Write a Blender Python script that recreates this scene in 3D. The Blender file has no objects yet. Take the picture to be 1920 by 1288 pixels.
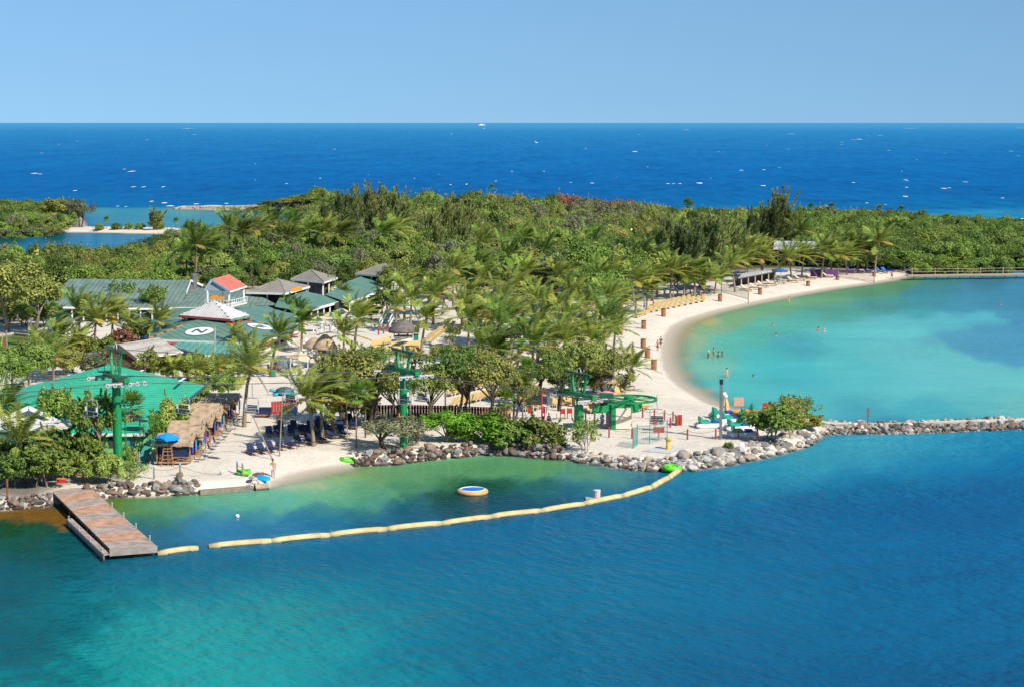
import bpy, math, random
import numpy as np
from mathutils import Vector, Matrix
random.seed(7)
RNG = np.random.default_rng(7)
SC = bpy.context.scene
COL = SC.collection
R = math.radians

# ------------------------------------------------------------------ camera
F_PX, CAM_H = 3500.0, 35.0            # focal length in photograph pixels, eye height above the water
PITCH = math.atan((644 - 231) / F_PX)
cam_data = bpy.data.cameras.new('camera')
cam = bpy.data.objects.new('camera', cam_data)
COL.objects.link(cam)
cam_data.sensor_width = 36.0
cam_data.lens = 36.0 * F_PX / 1920.0
cam_data.clip_start, cam_data.clip_end = 1.0, 600000.0
cam.location = (0, 0, CAM_H)
cam.rotation_euler = (math.pi / 2 - PITCH, 0, 0)
SC.camera = cam

# ------------------------------------------------------------------ light
SUN_EL, SUN_AZ = R(41), R(133)         # azimuth clockwise from +Y
world = bpy.data.worlds.new('World')
SC.world = world
world.use_nodes = True
wn = world.node_tree
for n in list(wn.nodes): wn.nodes.remove(n)
w_out = wn.nodes.new('ShaderNodeOutputWorld')
w_bg = wn.nodes.new('ShaderNodeBackground')
w_sky = wn.nodes.new('ShaderNodeTexSky')
w_sky.sky_type = 'NISHITA'
w_sky.sun_disc = False
w_sky.sun_elevation, w_sky.sun_rotation = SUN_EL, SUN_AZ
w_sky.altitude = 0
w_sky.air_density, w_sky.dust_density, w_sky.ozone_density = 0.75, 0.0, 9.0
w_hsv = wn.nodes.new('ShaderNodeHueSaturation')
w_hsv.inputs['Saturation'].default_value = 0.97
w_hsv.inputs['Hue'].default_value = 0.491
# the horizon band of a clear tropical sky is narrow: the whole dome is read a few degrees higher
w_tc = wn.nodes.new('ShaderNodeTexCoord'); w_mp = wn.nodes.new('ShaderNodeMapping')
w_mp.inputs['Location'].default_value = (0, 0, 0.072); w_mp.inputs['Scale'].default_value = (1, 1, 0.42)
wn.links.new(w_tc.outputs['Generated'], w_mp.inputs['Vector']); wn.links.new(w_mp.outputs[0], w_sky.inputs['Vector'])
wn.links.new(w_sky.outputs[0], w_hsv.inputs['Color'])
wn.links.new(w_hsv.outputs[0], w_bg.inputs[0])
w_bg.inputs[1].default_value = 0.086
wn.links.new(w_bg.outputs[0], w_out.inputs[0])
SUN_DIR = Vector((math.sin(SUN_AZ) * math.cos(SUN_EL), math.cos(SUN_AZ) * math.cos(SUN_EL), math.sin(SUN_EL)))
sun_data = bpy.data.lights.new('sun', 'SUN')
sun_data.energy, sun_data.angle, sun_data.color = 5.0, R(0.53), (1.0, 0.92, 0.80)
sun = bpy.data.objects.new('sun', sun_data)
COL.objects.link(sun)
sun.location = (60, -60, 90)
sun.rotation_euler = SUN_DIR.to_track_quat('Z', 'Y').to_euler()
SC.view_settings.view_transform = 'Standard'
SC.view_settings.look = 'None'
SC.view_settings.exposure = 0.3
SC.view_settings.gamma = 1.0
SC.view_settings.use_curve_mapping = False
SC.render.engine = 'CYCLES'
SC.cycles.max_bounces = 8
SC.cycles.transparent_max_bounces = 8
SC.cycles.diffuse_bounces = 5
SC.cycles.glossy_bounces = 3
SC.cycles.caustics_reflective = SC.cycles.caustics_refractive = False
SC.cycles.sample_clamp_indirect = 4.0

# ------------------------------------------------------------------ measuring: a pixel of the photograph to a place on the ground
CP, SP = math.cos(PITCH), math.sin(PITCH)
def ray(px, py):
    x, y = (px - 960) / F_PX, (644 - py) / F_PX
    return Vector((x, CP + y * SP, -SP + y * CP))
def P(px, py, z=0.0):
    d = ray(px, py)
    t = (z - CAM_H) / d.z
    return Vector((d.x * t, d.y * t, z))
def at(px, py, Y):
    d = ray(px, py)
    t = Y / d.y
    return Vector((d.x * t, Y, CAM_H + d.z * t))
def zat(py, Y): return at(960, py, Y).z
def mpp(Y): return Y / F_PX

# ------------------------------------------------------------------ mesh helpers
def link(o, parent=None):
    COL.objects.link(o)
    if parent is not None: o.parent = parent
    return o
def props(o, label=None, cat=None, group=None, kind=None):
    if label: o['label'] = label
    if cat: o['category'] = cat
    if group: o['group'] = group
    if kind or cat: o['kind'] = kind or 'thing'
    return o
def thing(name, label, cat, loc=(0, 0, 0), group=None, rz=0.0):
    o = bpy.data.objects.new(name, None)
    o.empty_display_size = 0.3
    o.location, o.rotation_euler = loc, (0, 0, rz)
    link(o)
    return props(o, label, cat, group)
def arr_mesh(name, V, Fc, mat=None, smooth=False):
    """vertices (n,3) and faces: an (m,k) array or a list of tuples"""
    me = bpy.data.meshes.new(name)
    if isinstance(Fc, np.ndarray):
        n, k = Fc.shape
        me.vertices.add(len(V)); me.vertices.foreach_set('co', np.asarray(V, np.float32).ravel())
        me.loops.add(n * k); me.loops.foreach_set('vertex_index', Fc.astype(np.int32).ravel())
        me.polygons.add(n)
        me.polygons.foreach_set('loop_start', np.arange(0, n * k, k, dtype=np.int32))
        me.polygons.foreach_set('loop_total', np.full(n, k, np.int32))
        me.update(calc_edges=True)
    else:
        me.from_pydata([tuple(v) for v in V], [], [tuple(f) for f in Fc])
        me.update()
    if mat is not None: me.materials.append(mat)
    if smooth: me.polygons.foreach_set('use_smooth', np.ones(len(me.polygons), bool))
    return me

class MB:
    """collects shapes, then becomes ONE mesh"""
    def __init__(s): s.v, s.f = [], []
    def add(s, vs, fs):
        n = len(s.v)
        s.v += [Vector(v) for v in vs]
        s.f += [tuple(i + n for i in f) for f in fs]
        return s
    def box(s, c, size, rz=0.0, rx=0.0, ry=0.0):
        hx, hy, hz = size[0] / 2, size[1] / 2, size[2] / 2
        m = Matrix.Rotation(rz, 3, 'Z') @ Matrix.Rotation(ry, 3, 'Y') @ Matrix.Rotation(rx, 3, 'X')
        c = Vector(c)
        vs = [c + m @ Vector((x, y, z)) for x in (-hx, hx) for y in (-hy, hy) for z in (-hz, hz)]
        return s.add(vs, [(0, 1, 3, 2), (4, 6, 7, 5), (0, 4, 5, 1), (2, 3, 7, 6), (0, 2, 6, 4), (1, 5, 7, 3)])
    def beam(s, a, b, w, h, up=(0, 0, 1)):
        a, b = Vector(a), Vector(b)
        d = (b - a).normalized()
        u = Vector(up)
        if abs(d.dot(u)) > 0.98: u = Vector((1, 0, 0))
        x = d.cross(u).normalized(); z = x.cross(d).normalized()
        o = [x * (sx * w / 2) + z * (sz * h / 2) for sx, sz in ((-1, -1), (1, -1), (1, 1), (-1, 1))]
        vs = [a + q for q in o] + [b + q for q in o]
        return s.add(vs, [(3, 2, 1, 0), (4, 5, 6, 7), (0, 1, 5, 4), (1, 2, 6, 5), (2, 3, 7, 6), (3, 0, 4, 7)])
    def tube(s, pts, rad, n=6, cap=True, closed=False):
        pts = [Vector(p) for p in pts]
        if not hasattr(rad, '__len__'): rad = [rad] * len(pts)
        vs, fs, ref = [], [], None
        m = len(pts)
        for i, p in enumerate(pts):
            if closed: d = pts[(i + 1) % m] - pts[i - 1]
            else: d = pts[min(i + 1, m - 1)] - pts[max(i - 1, 0)]
            d = d.normalized() if d.length > 1e-9 else Vector((0, 0, 1))
            if ref is None:
                ref = Vector((0, 0, 1)) if abs(d.z) < 0.9 else Vector((1, 0, 0))
            x = d.cross(ref).normalized(); y = x.cross(d).normalized(); ref = y
            for k in range(n):
                t = 2 * math.pi * k / n
                vs.append(p + (x * math.cos(t) + y * math.sin(t)) * rad[i])
        for i in range(m if closed else m - 1):
            a, b = i * n, ((i + 1) % m) * n
            for k in range(n):
                k2 = (k + 1) % n
                fs.append((a + k, a + k2, b + k2, b + k))
        if cap and not closed:
            fs.append(tuple(range(n))[::-1]); fs.append(tuple((m - 1) * n + k for k in range(n)))
        return s.add(vs, fs)
    def lathe(s, prof, c=(0, 0, 0), n=16, cap=True):
        c = Vector(c); vs, fs = [], []
        for r, z in prof:
            for k in range(n):
                t = 2 * math.pi * k / n
                vs.append(c + Vector((r * math.cos(t), r * math.sin(t), z)))
        for i in range(len(prof) - 1):
            for k in range(n):
                k2 = (k + 1) % n
                fs.append((i * n + k, i * n + k2, (i + 1) * n + k2, (i + 1) * n + k))
        if cap:
            fs.append(tuple(range(n))[::-1]); fs.append(tuple((len(prof) - 1) * n + k for k in range(n)))
        return s.add(vs, fs)
    def ball(s, c, r, n=8, m=6):
        r = r if hasattr(r, '__len__') else (r, r, r)
        c = Vector(c); vs = [c + Vector((0, 0, -r[2]))]; fs = []
        for i in range(1, m):
            ph = -math.pi / 2 + math.pi * i / m
            for k in range(n):
                t = 2 * math.pi * k / n
                vs.append(c + Vector((r[0] * math.cos(ph) * math.cos(t), r[1] * math.cos(ph) * math.sin(t), r[2] * math.sin(ph))))
        vs.append(c + Vector((0, 0, r[2])))
        for k in range(n):
            fs.append((0, 1 + (k + 1) % n, 1 + k))
            fs.append((len(vs) - 1, 1 + (m - 2) * n + k, 1 + (m - 2) * n + (k + 1) % n))
        for i in range(m - 2):
            for k in range(n):
                a, b = 1 + i * n, 1 + (i + 1) * n
                fs.append((a + k, a + (k + 1) % n, b + (k + 1) % n, b + k))
        return s.add(vs, fs)
    def slab(s, pts, th, dirn=None):
        """a polygon given a thickness: straight down, or along dirn"""
        pts = [Vector(p) for p in pts]
        d = Vector(dirn) if dirn is not None else Vector((0, 0, -1))
        n = len(pts)
        vs = pts + [p + d * th for p in pts]
        fs = [tuple(range(n)), tuple(range(n, 2 * n))[::-1]] + [((i + 1) % n, i, n + i, n + (i + 1) % n) for i in range(n)]
        return s.add(vs, fs)
    def mesh(s, name, mat, smooth=False, origin=None):
        o = Vector(origin) if origin is not None else Vector((0, 0, 0))
        return arr_mesh(name, [v - o for v in s.v], s.f, mat, smooth)
    def build(s, name, mat, parent=None, smooth=False, **kw):
        """world coordinates; the parent's place is taken off"""
        org = Vector((0, 0, 0)); q = parent
        while q is not None: org = org + q.location; q = q.parent
        o = bpy.data.objects.new(name, s.mesh(name, mat, smooth, org))
        link(o, parent)
        return props(o, **kw)

class Kind:
    """a thing that repeats: its parts as shared meshes; spawn() makes each instance from objects of its own"""
    def __init__(s, name, cat): s.name, s.cat, s.parts = name, cat, []
    def part(s, name, mb, mat, under=None, smooth=False, label=None):
        me = mb if isinstance(mb, bpy.types.Mesh) else mb.mesh(name, mat, smooth)
        s.parts.append((name, me, under, label)); return len(s.parts) - 1
    def spawn(s, loc, rz=0.0, scale=1.0, label=None, group=None, mats=None, skip=(), tilt=(0, 0)):
        e = thing(s.name, label, s.cat, loc, group)
        e.rotation_euler = (tilt[0], tilt[1], rz)
        e.scale = (scale, scale, scale) if not hasattr(scale, '__len__') else scale
        objs = []
        for i, (n, me, under, lab) in enumerate(s.parts):
            if i in skip: objs.append(None); continue
            o = bpy.data.objects.new(n, me)
            link(o, e if under is None else objs[under])
            if lab: o['label'] = lab
            if mats and n in mats:
                o.material_slots[0].link = 'OBJECT'; o.material_slots[0].material = mats[n]
            objs.append(o)
        return e

# ------------------------------------------------------------------ materials
def srgb(r, g, b):
    f = lambda c: (c / 255 / 12.92) if c / 255 <= 0.04045 else ((c / 255 + 0.055) / 1.055) ** 2.4
    return (f(r), f(g), f(b))
def new_mat(name):
    m = bpy.data.materials.new(name); m.use_nodes = True
    nt = m.node_tree
    return m, nt, nt.nodes, nt.links, nt.nodes['Principled BSDF']
def mat(name, col, rough=0.6, var=0.15, scale=3.0, bump=0.0, bscale=20.0, metal=0.0, spec=0.4, rand=0.0, detail=4):
    """a plain paint, wood, cloth or stone: colour broken up by noise at two sizes, a little relief"""
    m, nt, N, L, b = new_mat(name)
    b.inputs['Roughness'].default_value = rough
    b.inputs['Metallic'].default_value = metal
    b.inputs['Specular IOR Level'].default_value = spec
    tc = N.new('ShaderNodeTexCoord')
    nz = N.new('ShaderNodeTexNoise'); nz.inputs['Scale'].default_value = scale; nz.inputs['Detail'].default_value = detail
    L.new(tc.outputs['Object'], nz.inputs['Vector'])
    rp = N.new('ShaderNodeValToRGB')
    lo = [max(0, c * (1 - var)) for c in col]; hi = [min(1, c * (1 + var)) for c in col]
    rp.color_ramp.elements[0].position, rp.color_ramp.elements[1].position = 0.3, 0.7
    rp.color_ramp.elements[0].color = (*lo, 1); rp.color_ramp.elements[1].color = (*hi, 1)
    L.new(nz.outputs['Fac'], rp.inputs['Fac'])
    out = rp.outputs['Color']
    if rand > 0:
        oi = N.new('ShaderNodeObjectInfo'); hs = N.new('ShaderNodeHueSaturation'); mr = N.new('ShaderNodeMapRange')
        mr.inputs['To Min'].default_value, mr.inputs['To Max'].default_value = 1 - rand, 1 + rand
        L.new(oi.outputs['Random'], mr.inputs['Value']); L.new(mr.outputs[0], hs.inputs['Value']); L.new(out, hs.inputs['Color'])
        out = hs.outputs['Color']
    L.new(out, b.inputs['Base Color'])
    if bump > 0:
        n2 = N.new('ShaderNodeTexNoise'); n2.inputs['Scale'].default_value = bscale; n2.inputs['Detail'].default_value = 3
        L.new(tc.outputs['Object'], n2.inputs['Vector'])
        bp = N.new('ShaderNodeBump'); bp.inputs['Strength'].default_value = bump; bp.inputs['Distance'].default_value = 0.05
        L.new(n2.outputs['Fac'], bp.inputs['Height']); L.new(bp.outputs[0], b.inputs['Normal'])
    return m
def leaf_mat(name, c1, c2, trans=0.20, hue=0.015, val=0.22, scale=0.5, rough=0.55):
    m, nt, N, L, b = new_mat(name)
    b.inputs['Roughness'].default_value = rough
    b.inputs['Specular IOR Level'].default_value = 0.25
    tc = N.new('ShaderNodeTexCoord')
    nz = N.new('ShaderNodeTexNoise'); nz.inputs['Scale'].default_value = scale; nz.inputs['Detail'].default_value = 5
    nz.inputs['Roughness'].default_value = 0.7
    L.new(tc.outputs['Object'], nz.inputs['Vector'])
    rp = N.new('ShaderNodeValToRGB')
    rp.color_ramp.elements[0].position, rp.color_ramp.elements[1].position = 0.36, 0.66
    rp.color_ramp.elements[0].color = (*c1, 1); rp.color_ramp.elements[1].color = (*c2, 1)
    L.new(nz.outputs['Fac'], rp.inputs['Fac'])
    oi = N.new('ShaderNodeObjectInfo'); hs = N.new('ShaderNodeHueSaturation')
    mv = N.new('ShaderNodeMapRange'); mv.inputs['To Min'].default_value, mv.inputs['To Max'].default_value = 1 - val, 1 + val
    mh = N.new('ShaderNodeMapRange'); mh.inputs['To Min'].default_value, mh.inputs['To Max'].default_value = 0.5 - hue, 0.5 + hue
    mul = N.new('ShaderNodeMath'); mul.operation = 'MULTIPLY'; mul.inputs[1].default_value = 7.31
    fr = N.new('ShaderNodeMath'); fr.operation = 'FRACT'
    L.new(oi.outputs['Random'], mv.inputs['Value']); L.new(oi.outputs['Random'], mul.inputs[0]); L.new(mul.outputs[0], fr.inputs[0])
    L.new(fr.outputs[0], mh.inputs['Value'])
    L.new(mv.outputs[0], hs.inputs['Value']); L.new(mh.outputs[0], hs.inputs['Hue']); L.new(rp.outputs['Color'], hs.inputs['Color'])
    L.new(hs.outputs['Color'], b.inputs['Base Color'])
    tr = N.new('ShaderNodeBsdfTranslucent'); L.new(hs.outputs['Color'], tr.inputs['Color'])
    mx = N.new('ShaderNodeMixShader'); mx.inputs['Fac'].default_value = trans
    L.new(b.outputs[0], mx.inputs[1]); L.new(tr.outputs[0], mx.inputs[2])
    L.new(mx.outputs[0], N['Material Output'].inputs['Surface'])
    return m

# ------------------------------------------------------------------ the land: one sheet shaped by its shoreline
# (px, py, run): a waterline point and how many metres the ground takes to rise to full height after it
SHORE_MAIN = [(-420, 985, 2), (-120, 962, 2), (0, 955, 1.6), (60, 952, 1.6), (100, 946, 1.6), (130, 936, 1.6), (170, 936, 1.6), (215, 932, 1.6), (270, 930, 1.6),
    (330, 928, 1.6), (372, 925, 1.5), (430, 921, 1.5), (490, 916, 1.5), (508, 912, 2.5), (516, 904, 6), (540, 896, 9), (572, 887, 10), (610, 880, 10), (645, 874, 8), (668, 870, 4),
    (700, 873, 1.8), (740, 869, 1.8), (770, 866, 1.8), (800, 862, 1.8), (850, 856, 1.8), (900, 852, 1.8), (950, 853, 1.8), (1000, 857, 1.8), (1060, 861, 1.8),
    (1110, 868, 2.5), (1160, 876, 3), (1220, 881, 3), (1280, 881, 3), (1340, 875, 3), (1400, 863, 3), (1460, 850, 2.5), (1510, 836, 2), (1532, 822, 2), (1545, 814, 1.6),
    (1600, 813, 1.5), (1700, 812, 1.5), (1800, 808, 1.5), (1920, 803, 1.5), (2150, 797, 1.5), (2600, 788, 1.5), (2600, 774, 1.5), (2150, 781, 1.5), (1920, 785, 1.5),
    (1800, 788, 1.5), (1700, 793, 1.5), (1600, 794, 1.5), (1550, 791, 1.5), (1510, 789, 3), (1460, 785, 6), (1400, 775, 8), (1355, 765, 9), (1330, 757, 9), (1300, 739, 9), (1280, 726, 9), (1263, 711, 9),
    (1252, 692, 9), (1247, 672, 9), (1247, 652, 9), (1252, 632, 9), (1264, 614, 9), (1290, 600, 9), (1340, 585, 9), (1400, 571, 9), (1480, 555, 9), (1560, 541, 9), (1620, 533, 9),
    (1665, 526, 9), (1690, 520, 8), (1712, 515, 5), (1760, 511, 3), (1920, 506, 3), (2200, 501, 3), (3200, 492, 4),
    (3200, 420, 8), (2200, 415, 10), (1920, 414, 10), (1800, 414, 10), (1660, 412, 8), (1500, 409, 6), (1380, 407, 6), (1300, 406, 6), (1100, 405, 5), (900, 402, 5), (760, 400, 5), (690, 396, 4),
    (620, 393, 4), (560, 391, 4), (480, 390, 4), (400, 389, 3), (330, 390, 3), (326, 393, 3), (400, 395, 3), (480, 396, 3), (548, 401, 3), (592, 404, 4), (575, 412, 4), (540, 424, 4), (450, 438, 4),
    (360, 446, 4), (300, 456, 4), (250, 478, 4), (200, 490, 4), (140, 493, 4), (0, 492, 4), (-420, 495, 4), (-2600, 520, 5), (-2600, 800, 5)]
SHORE_ISLE = [(-700, 447, 3), (0, 443, 3), (70, 441, 3), (115, 437, 3), (140, 436, 4), (200, 437, 4), (290, 439, 4), (360, 441, 4), (380, 436, 4), (335, 431, 4), (250, 429.5, 4), (175, 429, 4), (160, 424, 4), (150, 405, 4),
    (110, 392, 4), (40, 388, 4), (-60, 390, 4), (-700, 390, 4)]
def shore_world(S): return np.array([[*P(a, b, 0.0).xy, r] for a, b, r in S])
LANDS = [shore_world(SHORE_MAIN), shore_world(SHORE_ISLE)]
Z_TOP = 1.05
def sdf(Q, poly):
    """signed distance (inside positive) and the run of the nearest shore stretch"""
    A = poly[:, :2]; B = np.roll(A, -1, 0); run = poly[:, 2]
    best = np.full(len(Q), 1e18); rr = np.zeros(len(Q)); ins = np.zeros(len(Q), bool)
    for i in range(len(A)):
        a, b = A[i], B[i]; d = b - a
        t = np.clip(((Q - a) @ d) / (d @ d), 0, 1)
        c = a + t[:, None] * d
        dd = ((Q - c) ** 2).sum(1)
        k = dd < best
        best[k] = dd[k]; rr[k] = (run[i] + (run[(i + 1) % len(A)] - run[i]) * t)[k]
        cond = (a[1] > Q[:, 1]) != (b[1] > Q[:, 1])
        if d[1] != 0:
            xi = a[0] + (Q[:, 1] - a[1]) / d[1] * d[0]
            ins ^= cond & (Q[:, 0] < xi)
    dist = np.sqrt(best)
    return np.where(ins, dist, -dist), rr
BRK = P(1548, 805, 0)
HILL = P(640, 398, 0); HILL2 = P(830, 402, 0)
def height(Q):
    Q = np.atleast_2d(np.asarray(Q, float))
    z = np.full(len(Q), -9.0)
    for poly in LANDS:
        d, run = sdf(Q, poly)
        t = np.clip(d / run, -6, 1)
        zi = np.where(t > 0, Z_TOP * (1 - (1 - t) ** 2) * np.where(run > 5, 1, 0.85), 0.5 * t)
        z = np.maximum(z, zi)
    k = (Q[:, 0] > BRK.x) & (Q[:, 1] < 260) & (z > 0)
    z = np.where(k, z * 0.35, z)
    for h, a, sx, sy in ((HILL, 3.5, 28, 40), (HILL2, 1.5, 60, 60)):
        z = z + np.where(z > 0.5, a * np.exp(-((Q[:, 0] - h.x) / sx) ** 2 - ((Q[:, 1] - h.y) / sy) ** 2), 0)
    return z
def G(px, py):
    """the place on the land (or the water) seen at a pixel"""
    z = Z_TOP
    for _ in range(5):
        p = P(px, py, z); z = max(0.0, float(height([p.xy])[0]))
    return P(px, py, z)

def sheet(name, rows, cols, mat_, zf):
    """a ground sheet whose cells grow with distance"""
    V = np.array([[*P(c, r, 0).xy, 0.0] for r in rows for c in cols])
    if zf is not None: V[:, 2] = zf(V[:, :2])
    nr, nc = len(rows), len(cols)
    i = np.arange((nr - 1) * nc).reshape(nr - 1, nc)[:, :-1].ravel()
    return V, arr_mesh(name, V, np.stack([i, i + 1, i + nc + 1, i + nc], 1), mat_, True)
def smooth01(t): t = np.clip(t, 0, 1); return t * t * (3 - 2 * t)
def set_attr(me, name, vals, typ='FLOAT'):
    a = me.attributes.new(name, typ, 'POINT')
    if typ == 'FLOAT': a.data.foreach_set('value', np.asarray(vals, np.float32))
    else: a.data.foreach_set('color', np.asarray(vals, np.float32).ravel())

# sand, with soil under the woods and a lawn
m_ground, nt, N, L, b = new_mat('ground_sand_and_soil')
b.inputs['Roughness'].default_value = 0.9; b.inputs['Specular IOR Level'].default_value = 0.15
geo = N.new('ShaderNodeNewGeometry'); sep = N.new('ShaderNodeSeparateXYZ'); L.new(geo.outputs['Position'], sep.inputs[0])
def noise(N, L, scale, detail=4, vec=None, rough=0.6):
    n = N.new('ShaderNodeTexNoise'); n.inputs['Scale'].default_value = scale; n.inputs['Detail'].default_value = detail; n.inputs['Roughness'].default_value = rough
    L.new(vec if vec is not None else geo.outputs['Position'], n.inputs['Vector']); return n
def ramp(N, L, src, stops):
    r = N.new('ShaderNodeValToRGB')
    while len(r.color_ramp.elements) < len(stops): r.color_ramp.elements.new(0.5)
    for e, (p, c) in zip(r.color_ramp.elements, stops): e.position = p; e.color = (*c, 1)
    L.new(src, r.inputs['Fac']); return r
def mixc(N, L, fac, a, bb, mode='MIX'):
    m = N.new('ShaderNodeMix'); m.data_type = 'RGBA'; m.blend_type = mode
    for s, v in ((m.inputs[0], fac), (m.inputs[6], a), (m.inputs[7], bb)):
        if hasattr(v, 'is_linked') or hasattr(v, 'links'): L.new(v, s)
        elif hasattr(v, '__len__'): s.default_value = (*v, 1) if len(v) == 3 else v
        else: s.default_value = v
    return m.outputs[2]
n1 = noise(N, L, 0.35, 6); n2 = noise(N, L, 2.5, 4)
sand = ramp(N, L, n1.outputs['Fac'], [(0.3, (0.56, 0.50, 0.405)), (0.5, (0.655, 0.59, 0.49)), (0.72, (0.72, 0.66, 0.56))])
sand2 = mixc(N, L, 0.25, sand.outputs[0], ramp(N, L, n2.outputs['Fac'], [(0.35, (0.50, 0.44, 0.36)), (0.6, (0.75, 0.69, 0.61))]).outputs[0])
wet = N.new('ShaderNodeMapRange'); wet.inputs['From Min'].default_value, wet.inputs['From Max'].default_value = 0.05, 0.24
wet.inputs['To Min'].default_value, wet.inputs['To Max'].default_value = 1, 0
wz = N.new('ShaderNodeMath'); wz.operation = 'MULTIPLY_ADD'; wz.inputs[1].default_value = -0.25; L.new(n1.outputs['Fac'], wz.inputs[0]); L.new(sep.outputs['Z'], wz.inputs[2])
wz2 = N.new('ShaderNodeMath'); wz2.operation = 'ADD'; wz2.inputs[1].default_value = 0.125; L.new(wz.outputs[0], wz2.inputs[0])
L.new(wz2.outputs[0], wet.inputs['Value'])
sand3 = mixc(N, L, wet.outputs[0], sand2, (0.43, 0.375, 0.295))
a_soil = N.new('ShaderNodeAttribute'); a_soil.attribute_name = 'soil'
a_lawn = N.new('ShaderNodeAttribute'); a_lawn.attribute_name = 'lawn'
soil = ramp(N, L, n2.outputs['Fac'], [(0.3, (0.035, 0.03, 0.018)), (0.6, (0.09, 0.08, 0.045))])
lawn = ramp(N, L, n2.outputs['Fac'], [(0.3, (0.06, 0.11, 0.02)), (0.65, (0.12, 0.19, 0.04))])
g1 = mixc(N, L, a_soil.outputs['Fac'], sand3, soil.outputs[0])
g2 = mixc(N, L, a_lawn.outputs['Fac'], g1, lawn.outputs[0])
L.new(g2, b.inputs['Base Color'])
bp = N.new('ShaderNodeBump'); bp.inputs['Strength'].default_value = 0.5; bp.inputs['Distance'].default_value = 0.25
n3 = noise(N, L, 1.3, 6); L.new(n3.outputs['Fac'], bp.inputs['Height']); L.new(bp.outputs[0], b.inputs['Normal'])

rows = np.concatenate([np.arange(1010, 860, -2.0), np.arange(860, 500, -2.0), np.arange(500, 385, -1.2)])
cols = np.concatenate([np.arange(-1500, -100, 100), np.arange(-100, 2040, 7.0), np.arange(2040, 3200, 60)])
V, me = sheet('ground', rows, cols, m_ground, height)
ground = props(link(bpy.data.objects.new('ground', me)), kind='structure')
def in_poly(Q, pts):
    A = np.array(pts, float); B = np.roll(A, -1, 0); ins = np.zeros(len(Q), bool)
    for a, b_ in zip(A, B):
        cond = (a[1] > Q[:, 1]) != (b_[1] > Q[:, 1])
        if b_[1] != a[1]: ins ^= cond & (Q[:, 0] < a[0] + (Q[:, 1] - a[1]) / (b_[1] - a[1]) * (b_[0] - a[0]))
    return ins
def zone(*pts): return [tuple(P(a, b_, 1.0).xy) for a, b_ in pts]
def zone_mask(Q, pts, soft=2.0):
    A = np.array(pts, float)
    d, _ = sdf(Q, np.c_[A, np.ones(len(A))])
    return smooth01(d / soft * 0.5 + 0.5)
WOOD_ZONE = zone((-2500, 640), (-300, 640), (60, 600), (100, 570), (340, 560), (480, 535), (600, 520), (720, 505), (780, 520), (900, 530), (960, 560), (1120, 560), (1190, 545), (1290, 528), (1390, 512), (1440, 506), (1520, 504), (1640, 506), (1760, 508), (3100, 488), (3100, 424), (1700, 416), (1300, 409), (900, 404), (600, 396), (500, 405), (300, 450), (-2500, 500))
LAWN_ZONE = zone((-40, 668), (-40, 636), (70, 622), (110, 640), (160, 655), (170, 672), (90, 676), (60, 690))
SHRUB_ZONE = zone((-400, 940), (-20, 925), (60, 935), (100, 915), (110, 880), (190, 905), (255, 880), (260, 830), (180, 800), (-400, 800))
BRK_ZONE = zone((1535, 818), (1560, 785), (2700, 765), (2700, 800))
ROCK_ZONE = zone((660, 868), (780, 852), (960, 842), (1060, 852), (1060, 872), (660, 885))
SPIT_ZONE = zone((322, 394), (322, 388), (600, 386), (600, 402))
ISLE_ZONE = zone((-700, 450), (112, 440), (112, 425), (160, 424), (140, 388), (-700, 380))
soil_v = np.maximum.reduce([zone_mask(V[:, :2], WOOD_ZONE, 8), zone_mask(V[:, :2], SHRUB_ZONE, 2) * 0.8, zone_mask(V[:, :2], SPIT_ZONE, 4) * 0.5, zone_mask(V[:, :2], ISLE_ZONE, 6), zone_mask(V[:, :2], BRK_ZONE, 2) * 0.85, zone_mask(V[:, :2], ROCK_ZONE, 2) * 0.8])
set_attr(me, 'soil', soil_v); set_attr(me, 'lawn', zone_mask(V[:, :2], LAWN_ZONE, 2))

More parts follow.
